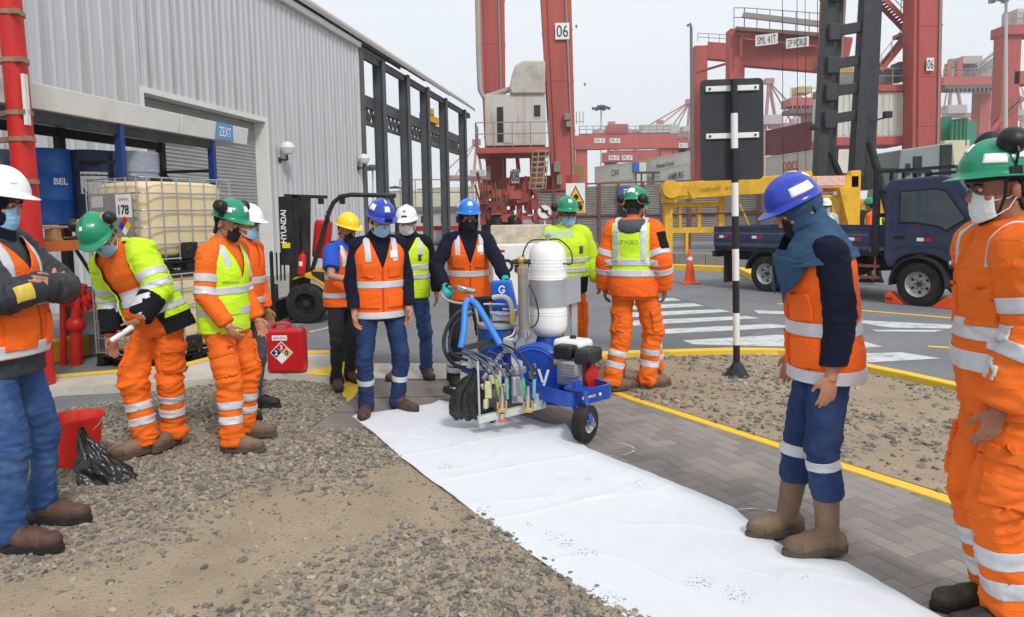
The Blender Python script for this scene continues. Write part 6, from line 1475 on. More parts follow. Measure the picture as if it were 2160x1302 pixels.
m_ = MB(); rail_run(m_, [at(1548, 62, G2 - .5), at(1570, 62, G2 - .5), at(1735, 76, G2 - 3.6)], 2.1, .05); o = m_.build('railing', M_RAIL, g2); o['kind'] = 'stuff'
m_ = MB(); rail_run(m_, [at(1472, 88, G2 + 6), at(1540, 92, G2 + 6)], .9, .04); o = m_.build('railing', M_RAIL, g2); o['kind'] = 'stuff'
m_ = MB(); a, b = at(1567, 32, G2 - .5), at(1738, 52, G2 - 3.6); m_.bar(a, b, .5, .5); m_.build('festoon_rail', M_RAIL, g2, smooth=False)
m_ = MB(); a, b = at(1552, 62, G2 - .6), at(1738, 76, G2 - 3.8); m_.bar(a, b, 1.0, .35); m_.build('walkway', mat('walkway', (120, 92, 86), .7), g2, smooth=False)
gd = (at(1790, 120, G2 - 4) - at(1567, 104, G2 + .6)); gd.z = 0; gd.normalize()
crane_sign(1617, 84, G2 - 2.4, 44, 22, 'SML 41T', gd, g2); crane_sign(1682, 90, G2 - 3.8, 44, 20, 'DP WORLD', gd, g2)
# --- far gantry cranes between the legs
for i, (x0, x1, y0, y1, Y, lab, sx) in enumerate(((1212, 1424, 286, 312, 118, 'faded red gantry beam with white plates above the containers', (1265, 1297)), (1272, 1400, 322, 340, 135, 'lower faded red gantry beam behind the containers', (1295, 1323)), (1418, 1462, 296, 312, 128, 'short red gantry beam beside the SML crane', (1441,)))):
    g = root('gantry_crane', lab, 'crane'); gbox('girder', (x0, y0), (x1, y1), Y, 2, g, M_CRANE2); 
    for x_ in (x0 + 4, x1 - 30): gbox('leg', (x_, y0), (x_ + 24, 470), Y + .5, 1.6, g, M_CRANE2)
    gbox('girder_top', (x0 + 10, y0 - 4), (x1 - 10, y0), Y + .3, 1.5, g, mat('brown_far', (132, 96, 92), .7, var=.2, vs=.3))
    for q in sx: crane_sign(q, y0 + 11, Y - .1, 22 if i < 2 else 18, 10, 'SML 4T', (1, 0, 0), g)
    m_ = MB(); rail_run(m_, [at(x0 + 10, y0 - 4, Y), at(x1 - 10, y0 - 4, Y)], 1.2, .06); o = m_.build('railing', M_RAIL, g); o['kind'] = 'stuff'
    if i == 0:
        gbox('machine_house', (1283, 262), (1325, 284), Y + 1, 4, g, M_CRANE2); m_ = MB()
        for q in range(9): m_.bar(at(1280 + q * 5, 284, Y), at(1284 + q * 5, 262 + (q % 2) * 6, Y), .15, .15)
        m_.build('truss', M_CRANE2, g, smooth=False)
# --- ship to shore cranes (very far)
def sts(px_, top, Y, lab, boom, col_m, sc=1.):
    g = root('quay_crane', lab, 'crane', (0, 0, 0), 0, 'quay cranes on the far berth'); pm = Y / 1500
    m_ = MB(); apex = at(px_, top, Y); m_.bar(apex, at(px_ - 10 * sc, top + 130 * sc, Y), 1.0, 1.2, (0, 1, 0)); m_.bar(apex, at(px_ + 22 * sc, top + 130 * sc, Y + 6), 1.0, 1.2, (0, 1, 0)); m_.box(apex, (3.5, 3, 2.2)); m_.build('pylon', col_m, g, smooth=False)
    for (bx, by_) in boom:
        m_ = MB(); m_.cyl(apex, at(bx, by_, Y), .35 * sc, n=6); m_.build('stay', col_m, g)
    m_ = MB(); ends = [b for b in boom]; xs = [b[0] for b in ends] + [px_]; yb_ = max(b[1] for b in ends); m_.bar(at(min(xs), yb_ + 4, Y), at(max(xs) + 10, yb_ + 4, Y), 3., 2.2); m_.build('boom', col_m, g, smooth=False, bevel=.1)
    m_ = MB()
    for x_ in (px_ - 12 * sc, px_ + 20 * sc): q = at(x_, yb_, Y); m_.bar(V((q.x, Y, 0)), q, 1.5, 1.5, (0, 1, 0))
    m_.build('legs', col_m, g, smooth=False); m_ = MB(); c_ = at(px_ + 2, yb_ - 8 * sc, Y); m_.box(c_, (9 * sc, 6, 4 * sc)); m_.build('machine_house', mat('far_grey', (176, 168, 166), .8, var=.1, vs=.2), g, smooth=False, bevel=.2)
    return g
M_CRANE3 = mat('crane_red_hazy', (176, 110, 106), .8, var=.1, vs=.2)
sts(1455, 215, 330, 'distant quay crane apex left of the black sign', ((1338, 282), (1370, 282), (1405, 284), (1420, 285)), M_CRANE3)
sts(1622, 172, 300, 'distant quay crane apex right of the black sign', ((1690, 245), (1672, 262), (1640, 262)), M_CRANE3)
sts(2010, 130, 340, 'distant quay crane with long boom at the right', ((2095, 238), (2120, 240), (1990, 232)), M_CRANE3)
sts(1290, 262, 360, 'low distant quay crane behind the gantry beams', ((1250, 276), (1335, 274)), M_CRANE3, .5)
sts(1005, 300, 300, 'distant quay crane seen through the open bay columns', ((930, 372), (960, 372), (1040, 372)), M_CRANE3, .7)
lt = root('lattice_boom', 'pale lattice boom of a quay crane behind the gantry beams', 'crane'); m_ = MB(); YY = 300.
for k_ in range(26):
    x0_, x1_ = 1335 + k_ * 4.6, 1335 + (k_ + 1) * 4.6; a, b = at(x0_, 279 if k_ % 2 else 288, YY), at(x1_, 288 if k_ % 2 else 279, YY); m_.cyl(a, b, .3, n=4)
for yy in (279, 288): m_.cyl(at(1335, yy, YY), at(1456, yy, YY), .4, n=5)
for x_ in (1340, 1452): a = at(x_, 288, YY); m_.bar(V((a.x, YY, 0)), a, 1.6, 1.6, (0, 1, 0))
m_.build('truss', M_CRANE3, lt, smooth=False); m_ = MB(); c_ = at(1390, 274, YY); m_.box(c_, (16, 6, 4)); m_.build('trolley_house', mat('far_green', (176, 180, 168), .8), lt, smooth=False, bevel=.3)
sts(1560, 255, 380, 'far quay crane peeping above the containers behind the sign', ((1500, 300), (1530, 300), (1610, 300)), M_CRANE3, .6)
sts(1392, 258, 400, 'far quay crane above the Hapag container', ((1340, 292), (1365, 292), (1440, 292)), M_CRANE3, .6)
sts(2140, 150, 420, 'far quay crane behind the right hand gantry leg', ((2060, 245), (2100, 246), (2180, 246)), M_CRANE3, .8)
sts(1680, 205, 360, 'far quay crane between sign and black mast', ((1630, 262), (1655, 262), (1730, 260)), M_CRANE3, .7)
tb_ = root('trolley_boom', 'red crane trolley with grey underside left of the black mast', 'crane'); gbox('deck', (1668, 206), (1745, 222), 170, 6, tb_, M_CRANE2); gbox('underside', (1666, 230), (1742, 238), 170, 5, tb_, mat('far_dark', (110, 92, 92), .8)); gbox('cabin', (1684, 182), (1712, 196), 171, 4, tb_, mat('far_yellow', (206, 178, 96), .7)); gbox('post', (1700, 238), (1712, 470), 172, 3, tb_, M_CRANE2)
m_ = MB(); rail_run(m_, [at(1668, 206, 170), at(1745, 206, 170)], 2.2, .1); o = m_.build('railing', M_RAIL, tb_); o['kind'] = 'stuff'
for i in range(8): x_ = 1672 + i * 9; m_ = MB(); m_.bar(at(x_, 222, 170), at(x_, 232, 170), .3, .3, (0, 1, 0)); m_.build('hanger', M_CRANE2, tb_, smooth=False)
# boom tip at right with railings and hanging hoses
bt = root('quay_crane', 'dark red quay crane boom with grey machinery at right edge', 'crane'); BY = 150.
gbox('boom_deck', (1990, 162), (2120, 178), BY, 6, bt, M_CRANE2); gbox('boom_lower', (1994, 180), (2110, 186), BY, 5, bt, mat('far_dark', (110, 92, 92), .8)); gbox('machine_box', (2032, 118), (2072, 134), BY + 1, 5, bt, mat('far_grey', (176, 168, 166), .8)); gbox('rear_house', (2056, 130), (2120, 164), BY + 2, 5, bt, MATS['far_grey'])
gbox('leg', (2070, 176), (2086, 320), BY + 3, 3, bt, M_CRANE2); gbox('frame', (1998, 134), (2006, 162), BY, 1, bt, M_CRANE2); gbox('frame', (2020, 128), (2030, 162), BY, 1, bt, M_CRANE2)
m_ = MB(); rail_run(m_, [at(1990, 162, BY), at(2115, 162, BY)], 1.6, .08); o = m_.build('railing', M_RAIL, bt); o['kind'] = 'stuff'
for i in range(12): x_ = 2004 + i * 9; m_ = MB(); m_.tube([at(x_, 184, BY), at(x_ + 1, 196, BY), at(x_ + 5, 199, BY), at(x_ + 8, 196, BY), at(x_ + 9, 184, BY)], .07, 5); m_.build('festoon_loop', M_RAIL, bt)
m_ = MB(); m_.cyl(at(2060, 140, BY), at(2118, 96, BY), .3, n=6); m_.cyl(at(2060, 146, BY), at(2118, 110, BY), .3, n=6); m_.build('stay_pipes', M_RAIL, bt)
g4 = root('gantry_crane', 'red gantry crane leg with grey box on top at far right', 'crane'); G4 = 95.
gbox('leg', (2118, 72), (2146, 290), G4, 2, g4); gbox('top_box', (2146, 18), (2190, 55), G4, 3, g4, M_EHOUSE); gbox('platform', (2122, 52), (2200, 72), G4 - .5, 3, g4); gbox('girder', (2140, 150), (2260, 176), G4, 2, g4)
m_ = MB(); rail_run(m_, [at(2116, 54, G4 - .5), at(2200, 54, G4 - .5)], 1.6, .06); o = m_.build('railing', M_RAIL, g4); o['kind'] = 'stuff'
stair((2110, 256), (2170, 200), G4 - 1, g4, 1.4, 12); m_ = MB(); m_.cyl(at(2080, 292, G4 - 1), at(2122, 240, G4 - 1), .3, n=8); m_.build('brace', M_CRANE, g4)
# --- containers
def container(px0, px1, ytop, Yn, Yf, lab, m, H=2.6, letters=(), group='stacked shipping containers', depth=2.44, zbot=None):
    """long side runs from picture column px0 (depth Yn) to px1 (depth Yf); ytop is the top edge at px0"""
    a, b = at(px0, ytop, Yn), at(px1, ytop, Yf); z1 = a.z if zbot is None else zbot + H; z0 = z1 - H; a.z = b.z = z0
    ux = (b - a).normalized(); L = (b - a).length; nn = ux.cross(V(UZ)); nn = nn if nn.y < 0 else -nn
    g = root('shipping_container', lab, 'container', a, 0, group); o0 = V((0, 0, 0))
    m_ = MB(); n = int(L / .28); prof = []
    for i in range(n): t = i * L / n; p_ = L / n; prof += [(t, 0), (t + p_ * .3, 0), (t + p_ * .45, -.05), (t + p_ * .85, -.05)]
    prof.append((L, 0)); k = len(prof)
    m_.add([ux * t + nn * d + V((0, 0, .1)) for t, d in prof] + [ux * t + nn * d + V((0, 0, H - .1)) for t, d in prof], [(i, i + 1, k + i + 1, k + i) for i in range(k - 1)]); m_.build('side_wall', m, g, smooth=False)
    m_ = MB(); c_ = ux * L / 2 - nn * (depth / 2 + .06) + V((0, 0, H / 2)); rot = MX((ux, -nn, V(UZ))).transposed(); m_.box(c_, (L, depth, H - .06), rot); m_.build('body', m, g, smooth=False)
    m_ = MB()
    for z in (.06, H - .06): m_.bar(V((0, 0, z)) + nn * .01, ux * L + V((0, 0, z)) + nn * .01, .12, .12)
    for t in (.05, L - .05): m_.bar(ux * t + nn * .01, ux * t + nn * .01 + V((0, 0, H)), .12, .1, nn)
    m_.build('edge_frame', m, g, smooth=False)
    for (s_, f, zf, hh, wd, cm) in letters: text(s_, ux * L * f + V((0, 0, H * zf)) + nn * .03, ux if ux.cross(V(UZ)).dot(nn) > 0 else -ux, UZ, hh, cm, g, width=wd, extrude=.02, bold=.01)
    return g, ux, nn, L
M_CWHITE = mat('container_white', (214, 212, 200), .6, var=.06, vs=.3, dirt=(176, 168, 150), da=.5, ds=.6); M_CMAR = mat('container_maroon', (128, 58, 62), .6, var=.1, vs=.3); M_CGREEN = mat('container_green', (34, 124, 92), .6, var=.08, vs=.4); M_CGREY = mat('container_grey', (186, 186, 178), .6, var=.08, vs=.3)
INK = mat('ink_grey', (70, 72, 80), .6); INKR = mat('ink_red', (206, 60, 48), .6); INKB = mat('ink_blue', (40, 90, 180), .6)
M_CORAL = mat('ink_coral', (206, 90, 80), .6)
container(1255, 1336, 352, 124, 114, 'white container lettered CSAV above the fence', M_CWHITE, H=2.75, letters=(('CSAV', .55, .5, 1.0, 2.2, INK),))
container(1257, 1337, 381, 124, 114, 'plain white container under the CSAV container', M_CWHITE, H=2.75)
container(1340, 1462, 342, 126, 104, 'white container lettered Hapag-Lloyd beside the blue panel', M_CWHITE, H=2.9, letters=(('Hapag-Lloyd', .56, .5, .95, 6.6, INK), ('4', .14, .5, 1.7, 1.5, INKB)))
container(1345, 1400, 376, 122, 112, 'lower white container lettered Hapag in the frame', M_CWHITE, H=2.9, letters=(('Hapag', .65, .4, 1.0, 3.2, INK),))
g_, ux_, nn_, L_ = container(1393, 1482, 356, 98, 82, 'white container lettered HAMBURG with red triangle', M_CWHITE, H=2.7, letters=(('HAMBURG', .40, .50, .85, 6.2, INK),))
m_ = MB(); c_ = ux_ * L_ * .80 + V((0, 0, 1.5)) + nn_ * .05; m_.prism([(-.9, .9), (1.1, .1), (-.5, -.9)], c_, ux_, V(UZ), .03); m_.build('emblem', M_CORAL, g_, smooth=False, fixn=True)
container(1480, 1560, 350, 112, 100, 'grey container partly behind the black sign', M_CGREY)
container(1616, 1760, 276, 84, 72, 'maroon container on top of the white OOCL one', M_CMAR, H=2.9)
container(1616, 1760, 331, 84, 72, 'white container lettered OOCL in red', M_CWHITE, H=2.9, letters=(('OOCL', .40, .52, 1.0, 2.9, INKR),))
container(1616, 1760, 387, 84, 72, 'grey container below the OOCL container', M_CGREY, H=2.9)
g_, ux_, nn_, L_ = container(2006, 2041, 252, 78, 77, 'green container with door bars at right', M_CGREEN, H=2.9, depth=6.)
for i in range(4):
    m_ = MB(); t = L_ * (.14 + .24 * i); m_.cyl(ux_ * t + nn_ * .06 + V((0, 0, .15)), ux_ * t + nn_ * .06 + V((0, 0, 2.7)), .04, n=6); m_.build('lock_bar', mat('lockbar', (90, 160, 130), .5), g_)
container(1972, 2006, 258, 84, 79, 'green container side beside the crane leg', M_CGREEN, H=2.9)
container(1972, 2044, 308, 84, 77, 'cream container under the green one', mat('container_cream', (214, 206, 170), .6, var=.1, vs=.3), H=2.9)
container(2120, 2230, 328, 80, 76, 'dull red container at far right', mat('container_rust', (150, 88, 80), .6, var=.1, vs=.3), H=2.7)
for i, (a_, b_, yt) in enumerate(((880, 940, 398), (948, 1000, 396), (800, 860, 404), (940, 990, 425))): container(a_, b_, yt, 96, 92, ['cream container seen between the bay columns', 'cream container behind the last bay column', 'pale container beyond the forklift roof', 'faded container low behind the columns'][i], mat('container_pale', (206, 200, 180), .7, var=.1, vs=.3), H=3.2)
# lower tiers of the stacks, a mass behind the fence
m_ = MB()
for x0, x1, Yn, Yf, zt in ((1257, 1337, 124, 114, 4.6), (1340, 1462, 126, 104, 5.6), (1393, 1482, 106, 90, 4.9), (1480, 1560, 112, 100, 6.2), (1616, 1760, 84, 72, 2.0), (1972, 2044, 84, 77, 6.3), (2120, 2230, 80, 76, 5.0), (880, 1000, 97, 93, 2.0)):
    a, b = at(x0, 450, Yn), at(x1, 450, Yf); a.z = b.z = zt / 2; d_ = (b - a).normalized(); nn_ = V((-d_.y, d_.x, 0)); n_t = max(1, round(zt / 2.6))
    for k_ in range(n_t): h_ = zt / n_t; m_.bar(V((a.x, a.y, h_ * (k_ + .5))) + nn_ * 1.3, V((b.x, b.y, h_ * (k_ + .5))) + nn_ * 1.3, 2.4, h_ - .12)
o = m_.build('container_stacks', M_CGREY, smooth=False); tag(o, 'lower rows of stacked containers behind the fence', kind='stuff')
# blue frame between containers
o = root('blue_container', 'small blue container end between the white ones', 'container', (0, 0, 0)); gbox('body', (1338, 342), (1349, 362), 112, 2.4, o, mat('container_blue', (46, 92, 176), .6)); gbox('frame_post', (1340, 362), (1343, 396), 112, .4, o, M_DSTEEL); gbox('frame_post', (1352, 362), (1355, 396), 112, .4, o, M_DSTEEL); gbox('frame_beam', (1340, 362), (1393, 366), 111.5, .4, o, M_DSTEEL); gbox('frame_post', (1376, 362), (1380, 396), 112, .4, o, M_DSTEEL)
# --- low grey building and wall behind the bay
lb = root('low_building', 'low grey site building with small dark windows behind the bay', 'building'); gbox('wall', (800, 442), (1010, 486), 60, 6, lb, M_CLADTRIM, 0); gbox('roof', (796, 438), (1012, 443), 59.7, 6.6, lb, M_CONCD, 0)
for x_ in (888, 904, 930, 962): gbox('window', (x_, 456), (x_ + 10, 470), 59.95, .1, lb, M_BLACKP, 0)
m_ = MB(); rail_run(m_, [at(845, 438, 62), at(1005, 438, 62)], 2.4, .05); o = m_.build('roof_railing', M_RAIL, lb); o['kind'] = 'stuff'
vh = root('service_van', 'pale vehicle roof and red beacon behind the standing workers', 'vehicle'); gbox('body', (845, 482), (1000, 512), 40, 2, vh, M_CLADTRIM, .2); gbox('red_stripe', (850, 478), (1000, 483), 39.9, 2.1, vh, M_RED, .02)
for x_ in (870, 975): c_ = at(x_, 520, 40); m_ = MB(); m_.lathe([(.01, -.15), (.4, -.15), (.45, 0), (.4, .15), (.01, .15)], V((c_.x, 40.1, .45)), (0, 1, 0), 20); m_.build('wheel', M_RUBBER, vh)
# --- fence sheds with louvre panels
sh_ = root('louvre_shed', 'row of grey louvred panels in red brown frames', 'shed'); M_LOUV = mat('louvre_grey', (158, 152, 146), .7, var=.1, vs=1, dirt=(120, 104, 94), da=.5, ds=1.5); M_LFR = mat('louvre_frame', (128, 84, 76), .7, var=.2, vs=2)
SY0, SY1 = 33., 30.
cols_x = [1134, 1170, 1212, 1265, 1305, 1356, 1398, 1455, 1520, 1600, 1680]
def shp(x_, z): t = (x_ - 1134) / (1680 - 1134); Y = lerp(34, 29.5, t); p = at(x_, 500, Y); return V((p.x, Y, z))
for x0, x1 in zip(cols_x, cols_x[1:]):
    top0 = 2.75 if x0 < 1200 else 3.0
    a, b = shp(x0, 0), shp(x1, 0); d_ = (b - a).normalized(); nn_ = V((d_.y, -d_.x, 0))
    m_ = MB(); n = 34; prof = []
    for i in range(n): z = .3 + i * (top0 - .4) / n; p_ = (top0 - .4) / n; prof += [(z, .0), (z + p_ * .75, -.05)]
    k = len(prof); m_.add([a + nn_ * q + V((0, 0, z)) for z, q in prof] + [b + nn_ * q + V((0, 0, z)) for z, q in prof], [(i, k + i, k + i + 1, i + 1) for i in range(k - 1)]); m_.build('louvre_panel', M_LOUV, sh_, smooth=False)
    m_ = MB(); m_.bar(a + nn_ * .02, a + nn_ * .02 + V((0, 0, top0)), .12, .1, d_); m_.build('frame_post', M_LFR, sh_, smooth=False)
    m_ = MB()
    for z in (top0, 1.55): m_.bar(a + nn_ * .03 + V((0, 0, z)), b + nn_ * .03 + V((0, 0, z)), .08, .07)
    m_.bar(b + nn_ * .03 + V((0, 0, 1.5)), b + nn_ * .03 + V((0, 0, top0)), .06, .06, d_); m_.build('frame_rail', M_LFR, sh_, smooth=False)
m_ = MB(); a = shp(1312, 0); m_.box(a + V((.2, -.12, 1.0)), (.75, .06, 2.0)); m_.build('doorway', M_BLACKP, sh_, smooth=False)
bs_ = root('blue_sign', 'small blue notice board on the louvre shed', 'sign'); c_ = shp(1326, 2.62) + V((0, -.15, 0)); plate(c_, (1, 0, 0), UZ, .9, .32, mat('sign_blue2', (40, 92, 160), .5), bs_, 'board', .02)
for i in range(2): plate(c_ + V((.05, -.03, .06 - i * .12)), (1, 0, 0), UZ, .6, .05, M_WHITE, bs_, 'print_line', .004)
ws = root('warning_sign', 'white and yellow warning sign with black triangle on the shed', 'sign'); WY = 30.; wc = at(1214, 418, WY); plate(wc, (1, 0, 0), UZ, 40 * .02, 62 * .02, M_WHITEPAINT, ws, 'board', .02); plate(wc + V((0, -.022, -.40)), (1, 0, 0), UZ, .74, .40, M_YMET, ws, 'yellow_panel', .004)
m_ = MB(); m_.prism([(-.37, -.30), (.37, -.30), (0, .42)], wc + V((0, -.022, .10)), (1, 0, 0), UZ, .004); m_.build('triangle_border', M_BLACKP, ws, smooth=False); m_ = MB(); m_.prism([(-.30, -.26), (.30, -.26), (0, .33)], wc + V((0, -.028, .10)), (1, 0, 0), UZ, .004); m_.build('triangle', mat('sign_yellow', (240, 180, 30), .5), ws, smooth=False)
m_ = MB(); m_.prism([(-.1, -.16), (.08, -.18), (.14, -.02), (.02, .08), (-.08, .0)], wc + V((0, -.034, .10)), (1, 0, 0), UZ, .004); m_.build('pictogram', M_BLACKP, ws, smooth=False)
for i in range(3): plate(wc + V((0, -.028, -.28 - i * .1)), (1, 0, 0), UZ, .5, .045, M_BLACKP, ws, 'print_line', .003)
m_ = MB(); m_.cyl(V((wc.x, WY + .05, 0)), wc + V((0, .05, .5)), .04, n=8); m_.build('post', M_DSTEEL, ws)
ns = root('round_sign', 'small round prohibition sign on a striped stake', 'sign'); NY = 26.; nc = at(1149, 446, NY)
m_ = MB(); m_.cyl(nc, nc + V((0, -.02, 0)), .30, n=24); m_.build('disc', M_WHITEPAINT, ns); m_ = MB(); m_.tube([nc + V((.28 * math.cos(t), -.03, .28 * math.sin(t))) for t in [2 * math.pi * i / 24 for i in range(24)]], .03, 6, closed=True); m_.build('red_ring', mat('ring_red', (176, 70, 70), .5), ns)
m_ = MB(); m_.bar(nc + V((-.2, -.03, .2)), nc + V((.2, -.03, -.2)), .02, .06); m_.box(nc + V((0, -.026, .0)), (.26, .01, .08)); m_.build('bar_symbol', M_BLACKP, ns, smooth=False)
m_ = MB(); m_.cyl(V((nc.x, NY + .03, 0)), nc + V((0, .03, 0)), .03, n=8); m_.build('stake', M_WHITEPAINT, ns)
# --- road kerb, low wall, yellow spreader beams
kerb_line('far_kerb', px((1100, 566), (1395, 567), (1530, 573), (1570, 577), (1600, 592), (1640, 596)), .3, 0, .14, M_YPAINT, 'yellow kerb along the far side of the road')
lw = root('low_wall', 'low grey concrete wall in front of the yellow spreader', 'wall')
for i in range(5):
    a, b = gp(1300 + i * 66, 562 + i * 1.5), gp(1300 + (i + 1) * 66 - .8, 562 + (i + 1) * 1.5); m_ = MB(); m_.bar(a + V((0, .4, .2)), b + V((0, .4, .2)), .25, .45); m_.build('wall_block', M_CONCD, lw, smooth=False, bevel=.02)
sp = root('container_spreader', 'yellow container spreader lettered ZPMC standing on a yellow frame', 'spreader'); SP = 26.5
def sbox(nm, p0, p1, dep=.35, Y=SP, m=M_YMET, bev=.02): return ebox(nm, p0, p1, Y, dep, m, bev, sp)
m_ = MB(); a, b = at(1425, 404, SP), at(1712, 384, SP - 1.2); m_.bar(a, b, .6, .62); m_.build('main_beam', M_YMET, sp, smooth=False, bevel=.03)
m_ = MB(); a, b = at(1418, 404, SP - .1), at(1452, 402, SP - .2); m_.bar(a, b, .5, .42); m_.build('telescopic_end', M_YMET, sp, smooth=False, bevel=.03)
m_ = MB(); c_ = at(1413, 400, SP - .3); m_.lathe([(.1, -.3), (.32, -.3), (.34, 0), (.32, .3), (.1, .3)], c_, (0, 1, 0), 20); m_.box(c_ + V((0, .2, -.1)), (.45, .6, .75)); m_.build('twistlock_head', M_YMET, sp)
for p0, p1 in (((1402, 415), (1419, 545)), ((1517, 410), (1528, 545)), ((1432, 436), (1438, 482)), ((1472, 436), (1479, 482)), ((1446, 490), (1452, 545))): sbox('frame_post', p0, p1, .3)
for p0, p1 in (((1418, 427), (1522, 436)), ((1416, 481), (1528, 491)), ((1476, 538), (1530, 545))): sbox('frame_rail', p0, p1, .3, SP + .01)
m_ = MB(); m_.tube([at(1418, 452, SP), at(1530, 450, SP), at(1600, 446, SP)], .03, 6); m_.build('pipe_rail', M_LFR, sp)
for a_, b_ in (((1560, 430), (1600, 520)), ((1556, 478), (1585, 500))): m_ = MB(); m_.bar(at(*a_, SP + 1), at(*b_, SP + 1), .05, .05); m_.build('tie_rod', M_YMET, sp, smooth=False)
bdir = (at(1712, 384, SP - 1.2) - at(1425, 404, SP)); bup = V((0, 0, 1)); bn = V((bdir.y, -bdir.x, 0)).normalized()
text('ZPMC', at(1578, 393, SP - .6) + V((0, -.34, 0)), bdir, bup, .27, M_BLACKP, sp, width=.68, bold=.03, extrude=.01)
text('TOWEST AUTO', at(1492, 401, SP - .3) + V((0, -.34, 0)), bdir, bup, .13, mat('ink_brown', (110, 84, 30), .6), sp, width=.72, extrude=.01); text('100 TONS', at(1535, 398, SP - .45) + V((0, -.34, 0)), bdir, bup, .10, MATS['ink_brown'], sp, width=.4, extrude=.01)
m_ = MB(); m_.prism([(-.28, 0), (-.12, .3), (.0, .3), (0, -.3), (-.12, -.3)], at(1463, 402, SP - .2) + V((0, -.34, 0)), bdir, bup, .02); m_.build('arrow_plate', M_YMET, sp, smooth=False, fixn=True)
# second yellow stand
st = root('yellow_stand', 'yellow portal stand with gusset plates behind the truck bed', 'stand'); Y2 = 24.
def s2(nm, p0, p1, dep=.35, m=M_YMET, Y=Y2): return ebox(nm, p0, p1, Y, dep, m, .02, st)
s2('top_beam', (1695, 372), (1812, 396)); s2('post', (1690, 362), (1710, 545)); s2('post', (1796, 360), (1812, 545)); s2('cross_rail', (1710, 412), (1796, 420), .3, Y=Y2 + .02)
for x_ in (1726, 1756, 1780): s2('inner_post', (x_, 420), (x_ + 8, 545), .25)
m_ = MB(); m_.prism([(0, 0), (.55, 0), (.55, -1.5), (.4, -1.5)], at(1762, 396, Y2), (1, 0, 0), UZ, .3); m_.build('gusset', M_YMET, st, smooth=False, fixn=True)
plate(at(1752, 382, Y2 - .02), (1, 0, 0), UZ, .95, .3, mat('pink_plate', (226, 186, 180), .6, var=.2, vs=10, dirt=(190, 110, 110), da=.5, ds=9), st, 'sign_plate', .01)
# --- reach stacker / container handler with black mast
rs = root('container_handler', 'tall black mast of a container handler beside the crane', 'forklift'); RY = 27.
M_MAST = mat('mast_black', (48, 50, 54), .5, var=.12, vs=1.5, dirt=(80, 78, 76), da=.4, ds=2)
m_ = MB(); 
def mast(p0, p1, wpx, dep, Y, nm='mast_rail'):
    a, b = at(*p0, Y), at(*p1, Y); w_ = wpx * Y / 1500; m_ = MB(); tbar(m_, a, b, w_, dep, w_, dep); m_.build(nm, M_MAST, rs, smooth=False, fixn=True, bevel=.01)
mast((1728, 372), (1752, -60), 20, .5, RY); mast((1752, 372), (1772, -60), 9, .4, RY + .5); mast((1805, 372), (1832, -60), 22, .5, RY); mast((1824, 400), (1846, -60), 12, .4, RY + .5); mast((1836, 400), (1856, -60), 8, .3, RY + .7)
for y_ in (248, 190, 132, 62, -20):
    t = (372 - y_) / 432; x0, x1 = lerp(1728, 1752, t), lerp(1805, 1832, t); m_ = MB(); m_.bar(at(x0 + 4, y_ + 6, RY - .02), at(x1, y_ - 6, RY - .02), .25, .36); m_.build('mast_crossmember', M_MAST, rs, smooth=False, bevel=.01)
    m_ = MB(); m_.box(at(x0 + 14, y_ + 6, RY - .3), (.42, .3, .62)); m_.build('bracket', M_MAST, rs, bevel=.03)
m_ = MB(); m_.cyl(at(1835, 300, RY - .2), at(1880, 470, RY - .4), .14, n=12); m_.build('tilt_cylinder', M_BLACKM, rs)
m_ = MB(); m_.cyl(at(1750, 320, RY + .3), at(1772, 370, RY + .3), .12, n=12); m_.build('tilt_cylinder', M_BLACKM, rs)
for x_, y_ in ((1872, 242), (1716, 268)): m_ = MB(); m_.box(at(x_, y_, RY - .5), (.3, .2, .24)); m_.build('work_lamp', M_BLACKM, rs, bevel=.03)
m_ = MB(); m_.tube([at(1836, 262, RY - .4), at(1840, 256, RY - .45), at(1868, 248, RY - .5)], .03, 6); m_.build('lamp_arm', M_BLACKM, rs)
ca = [at(1880, 480, RY + .2), at(1900, 316, RY + .2), at(2010, 300, RY + .2), at(2030, 480, RY + .2)]; m_ = MB(); m_.add([p for p in ca] + [p + V((0, 2.2, 0)) for p in ca], [(0, 1, 2, 3), (4, 7, 6, 5), (0, 4, 5, 1), (1, 5, 6, 2), (2, 6, 7, 3), (3, 7, 4, 0)]); m_.build('operator_cab', mat('cab_greygreen', (128, 138, 138), .5, var=.1, vs=2, coat=.2), rs, smooth=False, fixn=True, bevel=.05)
for p0, p1 in (((1928, 330), (1944, 372)), ((1912, 345), (1920, 370)), ((1985, 306), (2006, 380))): ebox('cab_window', p0, p1, RY + .15, .06, M_BLACKM, 0, rs)
ebox('chassis', (1800, 420), (2060, 520), RY + .6, 2.4, M_YMET, .05, rs)
for x_ in (1830, 2020): c_ = at(x_, 520, RY); m_ = MB(); m_.lathe([(.01, -.3), (.4, -.3), (.75, -.3), (.8, -.1), (.8, .3), (.01, .3)], V((c_.x, RY + .4, .8)), (0, 1, 0), 24); m_.build('wheel', M_RUBBER, rs)
